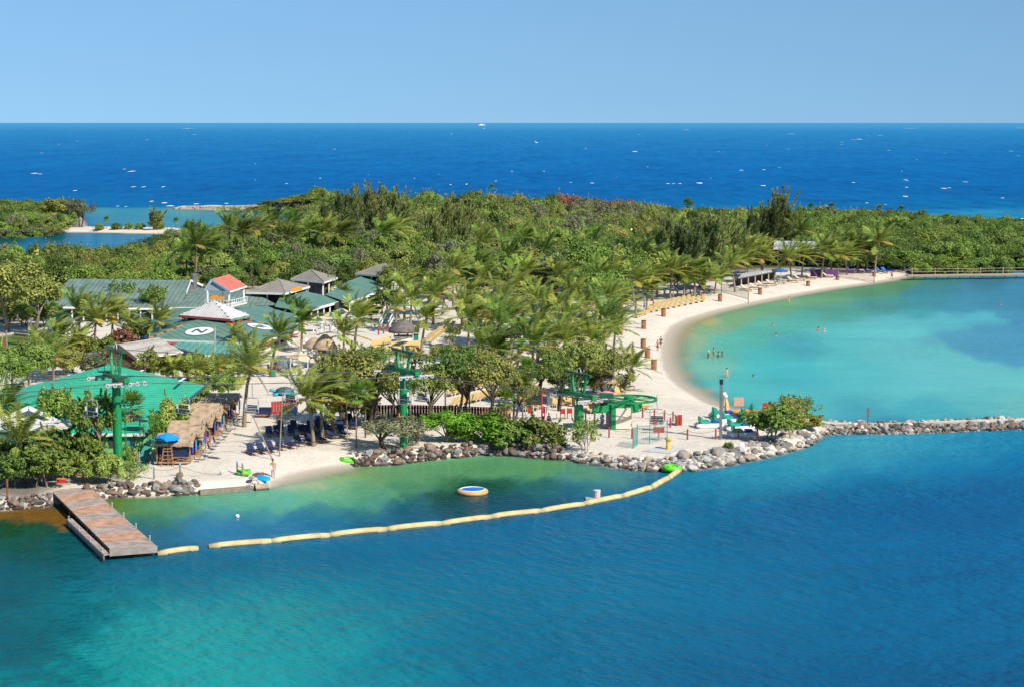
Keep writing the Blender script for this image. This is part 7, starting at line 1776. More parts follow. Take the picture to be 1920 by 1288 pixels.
def person(label, g, rz=0.0, skin=0, top=None, bottom=(.1, .1, .3), pose='walk', hat=None, s=1.0, group=None, cut=None):
    """faces -Y; one continuous body from joints, clothes as children"""
    e = thing('person', label, 'person', g, group); e.rotation_euler = (0, 0, rz); e.scale = (s, s, s)
    st = {'walk': .22, 'stand': .05, 'sit': 0, 'swim': .1}[pose]
    J = [(0, 0, .95), (0, 0, 1.15), (0, .01, 1.38), (0, 0, 1.50), (0, -.01, 1.60), (0, -.02, 1.72)]
    rad = [(.155, .105), (.145, .095), (.165, .105), (.055, .055), (.085, .095), (.075, .085)]
    E = [(0, 1), (1, 2), (2, 3), (3, 4), (4, 5)]
    def chain(root, pts, rs):
        k = root
        for p, r_ in zip(pts, rs): J.append(p); rad.append((r_, r_)); E.append((k, len(J) - 1)); k = len(J) - 1
        return k
    for sx in (-1, 1):
        if pose == 'sit': leg = [(sx * .10, -.08, .48), (sx * .12, -.48, .50), (sx * .12, -.52, .10), (sx * .12, -.66, .05)]
        else: leg = [(sx * .09, 0, .86), (sx * .10, -sx * st * .6 - .02, .50), (sx * .10, -sx * st + (.08 if sx > 0 else 0) * st * 4, .09), (sx * .10, -sx * st - .15, .05)]
        chain(0, leg, [.088, .062, .042, .04])
        if pose == 'walk' and sx < 0: arm = [(sx * .20, 0, 1.40), (sx * .26, -.02, 1.14), (sx * .10, -.22, 1.12), (sx * .03, -.27, 1.12)]
        else: arm = [(sx * .20, 0, 1.40), (sx * .25, .03 + sx * .06, 1.13), (sx * .25, -.06 + sx * .08, .90), (sx * .25, -.07 + sx * .08, .82)]
        k = chain(2, arm, [.052, .042, .032, .034])
        w_ = Vector(arm[-1]); d = (Vector(arm[-1]) - Vector(arm[-2])).normalized()
        for q in range(4): chain(k, [tuple(w_ + d * .05 + Vector((0, (q - 1.5) * .020, 0))), tuple(w_ + d * (.09 + .012 * (1.5 - abs(q - 1.5))) + Vector((0, (q - 1.5) * .024, 0)))], [.009, .008])
        chain(k, [tuple(w_ + d * .02 + Vector((-sx * .02, -.04, 0)))], [.010])
    if pose == 'sit': J = [(x, y, z_ - .48 if i < 6 or z_ > .75 else z_) for i, (x, y, z_) in enumerate(J)]
    if cut: J = [(x, y, z_ - cut) for x, y, z_ in J]
    dz = (.48 if pose == 'sit' else 0) + (cut or 0)
    skin_body(J, E, rad, 'body', SKIN[skin], e)
    hz_ = 1.66 - dz
    add = lambda n, mb, m, sm=True: link(bpy.data.objects.new(n, mb.mesh(n, m, sm)), e)
    hd = MB().ball((0, .015, hz_ + .03), (.092, .108, .115), 10, 8); add('hair', hd, M_HAIR if not hat else cloth_m('hat', hat))
    add('nose', MB().tube([(0, -.10, hz_ + .01), (0, -.128, hz_ - .03)], [.008, .016], 5), SKIN[skin])
    add('eyes', MB().ball((-.034, -.094, hz_ + .015), .011, 6, 4).ball((.034, -.094, hz_ + .015), .011, 6, 4), M_BLACK); add('mouth', MB().box((0, -.098, hz_ - .065), (.04, .012, .010)), SKIN[0], False)
    add('ears', MB().ball((-.092, .01, hz_), (.014, .024, .03), 6, 4).ball((.092, .01, hz_), (.014, .024, .03), 6, 4), SKIN[skin])
    if bottom and pose != 'swim':
        bj = [(0, 0, 1.0), (0, 0, .90), (-.09, 0, .84), (-.10, -.02 + st * .25, .56), (.09, 0, .84), (.10, -.02 - st * .25, .56)]
        if pose == 'sit': bj = [(0, 0, .54), (0, -.02, .44), (-.10, -.08, .46), (-.12, -.42, .49), (.10, -.08, .46), (.12, -.42, .49)]
        skin_body(bj, [(0, 1), (1, 2), (2, 3), (1, 4), (4, 5)], [(.165, .12), (.165, .12), .105, .092, .105, .092], 'shorts', cloth_m('shorts', bottom), e)
    if top:
        tj = [(0, 0, .96 - dz), (0, 0, 1.18 - dz), (0, .01, 1.40 - dz), (-.19, 0, 1.41 - dz), (-.235, .0, 1.22 - dz), (.19, 0, 1.41 - dz), (.235, .05, 1.22 - dz)]
        skin_body(tj, [(0, 1), (1, 2), (2, 3), (3, 4), (2, 5), (5, 6)], [(.172, .125), (.165, .115), (.178, .118), .068, .062, .068, .062], 'shirt', cloth_m('shirt', top), e)
    return e
w = person('bare-chested man in pale purple shorts walking along the cove with a towel', G(512, 895), .15, 0, None, (.36, .33, .55), 'walk', s=1.05)
g = G(512, 895) + Vector((-.1, -.25, 1.15)); props(MB().slab([g + Vector((-.22, 0, .1)), g + Vector((.16, -.03, .12)), g + Vector((.1, -.05, -.28)), g + Vector((-.28, .02, -.42))], .06, (0, 1, 0)).build('towel', M_WHITE), 'white towel held by the walking man', 'towel')
person('man in black shorts walking away along the bay beach', G(1233, 659), 2.9, 0, None, (.02, .02, .03), 'walk')
person('companion in dark swimwear walking beside him on the bay beach', G(1239, 652), 2.9, 1, (.03, .03, .06), (.02, .02, .05), 'walk')
person('lift attendant in a blue shirt and red cap at the station column', G(1129, 804), .6, 2, (.02, .26, .58), (.03, .03, .04), 'stand', (.5, .06, .05), s=1.1)
person('seated person in a white shirt beside the green gate box', G(1029, 795), .4, 2, (.72, .72, .72), (.04, .07, .2), 'sit', (.6, .2, .15))
person('person in red shorts standing in the shade of the bushes by the second mast', G(782, 830), 2.6, 0, None, (.35, .04, .04), 'stand')
person('person in a red shirt walking at the end of the far beach', G(1672, 524), .5, 0, (.62, .03, .03), (.03, .03, .04), 'walk', s=1.15)
for i, (x, y, c, hat_, k, lab) in enumerate([(1329, 671, .75, (.7, .7, .7), 1, 'bather with a white cap at the left of the group in the bay'), (1338, 670, .45, None, 0, 'bather standing highest in the group in the bay'), (1347, 670, .95, None, 0, 'bather low in the water at the right of the group'), (1354, 669, 1.0, None, 2, 'rightmost bather of the group in the bay'), (1363, 707, .55, None, 1, 'bather standing alone in the shallows near the beach'), (1412, 706, 1.45, None, 2, 'lone swimmer whose head casts a long shadow'), (1449, 612, 1.25, (.55, .08, .05), 0, 'swimmer with a red cap in the bay'), (1455, 630, 1.35, None, 0, 'swimmer left of the pair in the bay'), (1534, 621, 1.1, None, 0, 'left swimmer of the pair in mid bay'), (1546, 623, 1.2, (.75, .75, .75), 1, 'right swimmer of the pair with a white cap'), (1479, 568, .7, (.04, .25, .25), 1, 'bather standing close to the far beach'), (1876, 572, 1.4, (.5, .1, .08), 0, 'far right swimmer near the frame edge')]):
    g = P(x, y, 0); person(lab, g, random.uniform(0, 6), k, None, None, 'swim', hat_, 1.1, 'bathers in the bay', cut=c)
rngp = random.Random(12); TOPS = [(.5, .04, .12), (.03, .12, .4), (.6, .6, .58), (.02, .25, .3), (.08, .08, .09), (.55, .2, .05)]
for i, (x, y) in enumerate([(1232, 560), (1246, 558), (1270, 556), (1284, 554), (1294, 556), (1318, 550), (1225, 575), (1208, 582), (1330, 552), (1262, 563)]):
    person(['person in a crimson top under the palms behind the lounger beds', 'person in a blue top under the palms behind the lounger beds', 'person in a white top under the palms behind the lounger beds', 'person in a teal top under the palms behind the lounger beds', 'person in a black top under the palms behind the lounger beds', 'person in an orange top under the palms behind the lounger beds', 'second person in crimson, at the left end of the lounger beds', 'second person in blue, at the left end of the lounger beds', 'second person in white, by the volleyball net', 'second person in teal, before the lounger beds'][i], G(x, y), rngp.uniform(0, 6), rngp.randrange(3), TOPS[i % 6], (.05, .06, .12), 'stand', group='bathers in the shade behind the beds')

# ------------------------------------------------------------------ planting
GP = 'coconut palms of the resort'
PALMS_NEAR = [  # crown px, crown py, base px, base py, size, label, kwargs
    (34, 832, 40, 902, 0.92, 'young coconut palm with upright fronds by the dock, left corner', dict(var=3)),
    (8, 765, 10, 830, 0.85, 'coconut palm cut by the left edge in front of the white gable', dict(var=3, deep=True)),
    (470, 688, 458, 800, 0.95, 'coconut palm with yellow hanging fronds over the far end of the cabanas', dict(var=0, dead=1)),
    (576, 750, 588, 836, 0.85, 'coconut palm leaning over the middle of the navy lounger row', dict(var=1)),
    (600, 742, 604, 820, 0.82, 'coconut palm directly behind the one leaning over the navy loungers', dict(var=2)),
    (628, 752, 624, 818, 0.85, 'coconut palm over the right end of the navy loungers', dict(var=0)),
    (524, 628, 508, 706, 0.72, 'coconut palm standing at the green bin beside the pale boat planter', dict(var=1, deep=True, dead=1)),
    (566, 606, 566, 660, 0.78, 'coconut palm left of the thatched mushroom hut', dict(var=2, deep=True)),
    (672, 598, 664, 668, 0.85, 'coconut palm right of the umbrella terrace', dict(var=4)),
    (644, 628, 646, 690, 0.8, 'coconut palm just right of the thatched mushroom hut', dict(var=1)),
    (760, 548, 758, 606, 0.85, 'taller coconut palm of the pair behind the white stairs', dict(var=1)),
    (772, 560, 770, 612, 0.7, 'shorter coconut palm of the pair behind the white stairs', dict(var=3)),
    (800, 598, 790, 664, 0.8, 'coconut palm beside the round bar kiosk on the sand', dict(var=2)),
    (868, 575, 865, 622, 0.8, 'coconut palm over the yellow sails behind the lounger lawn', dict(var=0)),
    (838, 540, 830, 590, 0.8, 'coconut palm behind the row of yellow loungers, left', dict(var=4)),
    (910, 525, 905, 585, 0.82, 'coconut palm with straw skirt above the orange sails', dict(var=1, dead=3)),
    (905, 590, 900, 640, 0.8, 'windblown coconut palm right of the yellow sails', dict(var=2)),
    (440, 628, 438, 668, 0.5, 'small coconut palm standing on the teal canopy edge', dict(var=2)),
    (300, 604, 300, 650, 0.75, 'coconut palm left of the roof with the letter N', dict(var=0)),
    (148, 585, 150, 655, 0.9, 'tallest coconut palm in front of the green kiosk', dict(var=1, deep=True)),
    (180, 600, 178, 664, 0.9, 'bushy coconut palm right of the green kiosk', dict(var=0)),
    (212, 592, 210, 660, 0.85, 'coconut palm in front of the long green hall roof', dict(var=4)),
    (110, 632, 110, 676, 0.75, 'coconut palm on the lawn with yellow lower fronds', dict(var=2)),
    (145, 640, 145, 668, 0.6, 'low coconut palm on the lawn beside the yellow-fronded one', dict(var=0)),
    (240, 610, 238, 650, 0.7, 'coconut palm beside the red-flowering bush', dict(var=3)),
    (940, 610, 938, 690, 0.95, 'broad windblown coconut palm in the middle of the grove', dict(var=1, deep=True, dead=1)),
    (975, 632, 970, 700, 0.95, 'dense windblown coconut palm right of the middle of the grove', dict(var=2, deep=True)),
    (905, 650, 902, 705, 0.85, 'coconut palm on the left flank of the windblown grove', dict(var=4, deep=True)),
    (1010, 612, 1008, 680, 0.85, 'coconut palm in the grove below the almond tree', dict(var=0)),
    (1040, 640, 1040, 700, 0.8, 'coconut palm in the grove above the third lift tower', dict(var=2)),
    (940, 560, 940, 625, 0.85, 'coconut palm above the pink sail', dict(var=3)),
    (1005, 566, 1005, 630, 0.85, 'coconut palm above the grove, centre', dict(var=1)),
    (1050, 520, 1048, 580, 0.9, 'tall bright coconut palm left of the almond tree', dict(var=4, dead=1)),
    (1095, 575, 1092, 640, 0.8, 'coconut palm left of the yellow loungers near the bay', dict(var=0)),
    (1140, 560, 1138, 630, 0.85, 'coconut palm over the beach edge behind the trash drums', dict(var=1)),
    (1135, 600, 1130, 690, 0.95, 'large coconut palm whose fronds reach over the white beach', dict(var=3, deep=True)),
    (1085, 625, 1084, 690, 0.8, 'coconut palm behind the beach-reaching one', dict(var=2)),
    (1166, 570, 1165, 625, 0.75, 'coconut palm with trunk at the beach edge, left of the loungers', dict(var=2)),
    (1185, 690, 1168, 735, 0.72, 'lone young coconut palm with orange trunk at the beach corner', dict(var=3)),
    (1262, 508, 1256, 562, 0.95, 'coconut palm standing in front of the shaded bathers', dict(var=1)),
    (1304, 508, 1302, 558, 0.85, 'coconut palm right of the shaded bathers', dict(var=2, dead=1)),
    (1322, 525, 1320, 556, 0.75, 'short coconut palm beside the volleyball net', dict(var=0)),
    (1195, 528, 1192, 590, 0.9, 'coconut palm left of the shaded bathers', dict(var=4)),
    (1215, 545, 1212, 588, 0.7, 'short coconut palm at the left end of the lounger beds', dict(var=2)),
    (1368, 498, 1378, 548, 0.85, 'coconut palm at the near end of the long beach pavilion', dict(var=0)),
    (1345, 520, 1340, 552, 0.75, 'leaning coconut palm behind the volleyball net', dict(var=3)),
    (1478, 486, 1484, 528, 0.95, 'coconut palm with yellow fronds in front of the grey-roofed pavilion', dict(var=0)),
    (1508, 480, 1503, 524, 0.95, 'coconut palm at the middle of the grey-roofed pavilion', dict(var=1)),
    (1548, 472, 1540, 522, 1.05, 'coconut palm at the gable of the grey-roofed pavilion', dict(var=2)),
    (1582, 480, 1588, 516, 0.95, 'coconut palm behind the purple netting, left', dict(var=4)),
    (1610, 470, 1608, 512, 0.95, 'coconut palm behind the purple netting, middle', dict(var=0)),
    (1648, 456, 1640, 515, 1.15, 'tallest coconut palm at the right end of the purple netting', dict(var=0)),
    (1628, 480, 1625, 512, 0.9, 'coconut palm left of the tallest one at the netting', dict(var=2)),
    (952, 480, 950, 560, 1.05, 'dark tall coconut palm rising from the bushes above the grove', dict(var=3, deep=True)),
    (1020, 470, 1020, 540, 1.0, 'dark coconut palm above the bright one in the middle woods', dict(var=3, deep=True)),
    (725, 540, 726, 590, 0.6, 'small coconut palm by the corner of the far green roof', dict(var=2)),
    (850, 505, 850, 575, 0.9, 'coconut palm at the foot of the woods above the yellow sails', dict(var=4)),
    (1100, 540, 1100, 600, 0.85, 'coconut palm in front of the almond tree crown', dict(var=1, deep=True)),
    (880, 600, 878, 655, 0.85, 'coconut palm above the yellow lounger deck, left of the grove', dict(var=2)),
    (925, 590, 924, 650, 0.9, 'coconut palm at the back left of the windblown grove', dict(var=0)),
    (960, 595, 958, 660, 0.95, 'coconut palm at the back middle of the windblown grove', dict(var=4)),
    (1030, 590, 1028, 655, 0.95, 'coconut palm at the back right of the windblown grove', dict(var=0)),
    (1065, 600, 1062, 665, 0.9, 'coconut palm right of the windblown grove', dict(var=4)),
    (1110, 640, 1108, 700, 0.9, 'coconut palm between the grove and the bay beach', dict(var=0)),
    (1000, 650, 998, 715, 0.95, 'windblown coconut palm at the front right of the grove', dict(var=1, deep=True)),
    (930, 660, 928, 720, 0.95, 'windblown coconut palm at the front left of the grove', dict(var=2, deep=True)),
    (1060, 640, 1056, 705, 0.9, 'coconut palm above the third lift mast, front', dict(var=1)),
    (1155, 615, 1150, 670, 0.85, 'coconut palm leaning to the drums on the beach', dict(var=0)),
    (885, 555, 884, 615, 0.85, 'coconut palm beside the orange sails, left', dict(var=2)),
    (965, 540, 964, 605, 0.9, 'coconut palm above the pink awning, right', dict(var=1)),
    (1070, 555, 1068, 620, 0.9, 'coconut palm in front of the bright tall one', dict(var=0)),
    (815, 555, 812, 610, 0.85, 'coconut palm right of the white stairs', dict(var=1)),
    (745, 575, 742, 622, 0.7, 'coconut palm at the left of the white stairs', dict(var=4)),
    (1120, 520, 1118, 585, 0.9, 'coconut palm at the foot of the almond trees', dict(var=0, deep=True)),
    (900, 500, 900, 565, 0.95, 'coconut palm in the lower woods above the orange sails', dict(var=4, deep=True)),
    (985, 510, 985, 570, 0.95, 'coconut palm in the lower woods, middle', dict(var=2)),
    (1150, 520, 1150, 585, 0.9, 'coconut palm below the right almond tree', dict(var=4)),
    (1225, 520, 1222, 565, 0.85, 'coconut palm at the left of the shaded bathers, behind', dict(var=1)),
    (1285, 515, 1282, 560, 0.8, 'coconut palm between the two at the shaded bathers', dict(var=3)),
    (1395, 490, 1400, 530, 0.9, 'coconut palm rising behind the long beach shelter', dict(var=1)),
    (1425, 485, 1428, 520, 0.9, 'coconut palm behind the right half of the long beach shelter', dict(var=4)),
    (1560, 470, 1558, 512, 1.0, 'coconut palm right of the silver gable', dict(var=1)),
    (412, 690, 412, 722, 0.5, 'coconut palm below the teal canopy corner', dict(var=0)),
    (372, 692, 372, 726, 0.5, 'coconut palm below the teal canopy, left', dict(var=4)),
    (330, 690, 330, 724, 0.5, 'coconut palm in front of the grey shed', dict(var=2)),
    (75, 655, 78, 700, 0.8, 'coconut palm above the emerald roof, left', dict(var=1)),
    (100, 670, 100, 712, 0.8, 'yellowing coconut palm at the edge of the emerald roof', dict(var=0, dead=2)),
]
for a in PALMS_NEAR: palm(a[0], a[1], a[2], a[3], a[4], a[5], GP, **a[6])
WP = ['dark one first from the left by the pond', 'second from the pond', 'third from the pond', 'dark, fourth from the pond', 'dark, at the left foot of the she-oaks', 'dark, high above the vent stack', 'lower left of the vent stack palms', 'dark, right of the one over the vent stack', 'left below the tall she-oaks', 'right below the tall she-oaks', 'above the nearest grey pavilion', 'above the middle grey pavilion', 'dark, in front of the right she-oaks', 'behind the dark one at the right she-oaks', 'above the orange sails', 'dark, above the pink awning', 'left of the almond trees', 'dark, over the left almond tree', 'dark, right of the almond trees', 'nearest the white mast', 'above the volleyball net', 'above the long beach shelter', 'dark, behind the silver roof', 'above the purple netting', 'behind the white roof in the woods']
# far palms standing in the woods
for i, (x, y, yb, s, deep) in enumerate([(430, 428, 505, 1.15, 1), (455, 436, 510, 1.1, 0), (485, 432, 500, 1.1, 0), (512, 424, 490, 1.1, 1), (548, 420, 480, 1.1, 1), (368, 462, 545, 1.15, 1), (350, 476, 540, 1.0, 0), (395, 468, 540, 1.0, 1), (610, 432, 500, 1.1, 0),
        (640, 440, 505, 1.1, 0), (540, 445, 500, 1.0, 0), (580, 436, 500, 1.0, 0), (720, 440, 510, 1.1, 1), (745, 432, 500, 1.0, 0), (905, 455, 530, 1.0, 0), (985, 450, 520, 1.0, 1), (1080, 470, 530, 1.0, 0), (1110, 455, 520, 1.0, 1), (1200, 480, 545, 1.1, 1), (1230, 490, 545, 1.0, 1), (1400, 470, 520, 1.1, 0), (1430, 475, 515, 1.0, 0), (1500, 436, 490, 1.1, 1), (1590, 455, 510, 1.0, 0), (1220, 455, 515, 1.0, 0)]):
    palm(x, y, x, yb, s, 'coconut palm rising from the woods, ' + WP[i], 'coconut palms among the woodland', near=False, deep=bool(deep))
for i, (x, y, yb, s) in enumerate([(1288, 382, 412, 1.2), (1295, 386, 412, 1.1), (922, 352, 404, 0.8), (1520, 390, 420, 0.9), (1690, 394, 422, 0.9), (1775, 408, 425, 0.8), (1830, 413, 424, 0.9), (1560, 388, 418, 0.9), (1650, 392, 420, 0.9), (1730, 402, 424, 0.8), (200, 413, 431, 0.8), (330, 416, 437, 0.8), (215, 424, 433, 0.55), (230, 455, 470, 0.0)]):
    if s: fan_palm(x, y, yb, s * 1.35, 'small palm against the open water, ' + ['left of the pair standing in the sea view', 'right of the pair standing in the sea view', 'on the skyline of the middle woods', 'behind the silver-roofed pavilion', 'third from the right end of the shore', 'second from the right end', 'last at the right end of the shore', 'at the reddish scrub on the right', 'left of the reddish scrub', 'over the purple netting', 'by the boardwalk start', 'on the far sand spit, taller', 'by the far lagoon', 'on the far sand spit, lower'][i], 'small palms along the far shore', skirt=False)
for i, (x, yc, yb, s, l) in enumerate([(246, 762, 835, 1.35, 'fan palm with a shaggy brown skirt beside the green lift mast'), (843, 628, 680, 0.9, 'fan palm with a brown skirt among the yellow loungers'), (880, 712, 790, 1.1, 'fan palm under the mangroves right of the second lift mast'), (668, 738, 855, 1.2, 'fan palm on a thin pale stem left of the second lift mast'),
        (685, 732, 820, 1.1, 'fan palm with reddish skirt beside the pale-stemmed one'), (835, 665, 775, 0.9, 'fan palm on a tall thin stem above the mangroves'), (988, 688, 760, 1.1, 'bright fan palm below the windblown grove'), (1050, 682, 750, 1.2, 'fan palm left of the third lift mast frame'), (1090, 665, 745, 1.1, 'fan palm behind the third lift mast frame'), (1075, 700, 755, 1.0, 'low fan palm behind the third lift mast'), (980, 720, 790, 1.1, 'fan palm over the deck chairs left of the lift station'),
        (1120, 640, 720, 1.0, 'fan palm right of the lift mast at the beach edge'), (100, 578, 625, 0.9, 'fan palm left of the green kiosk'), (58, 588, 650, 0.8, 'fan palm with brown skirt on a pale stem at the lawn'), (112, 585, 622, 0.8, 'fan palm touching the green kiosk roof'), (948, 750, 800, 1.2, 'low fan palm at the dark red fence')]):
    fan_palm(x, yc, yb, s, l, 'fan palms of the resort')
# palms standing on the roofs' edge behind the terrace
for i, (x, y, yb) in enumerate([(582, 530, 560), (617, 540, 565), (643, 550, 575), (680, 525, 552), (695, 532, 555), (487, 568, 590), (505, 566, 590), (540, 578, 600), (560, 582, 604)]):
    palm(x, y, x, yb, 0.55, 'slender dark palm between the green terrace roofs, ' + ['before the middle grey pavilion', 'right of the middle grey pavilion', 'at the umbrella terrace roof ridge', 'before the farthest grey pavilion', 'right end, before the farthest grey pavilion', 'below the nearest grey pavilion, left', 'below the nearest grey pavilion, second', 'below the orange sign', 'right of the one below the orange sign'][i], 'slender palms between the terrace roofs', near=False, deep=True)

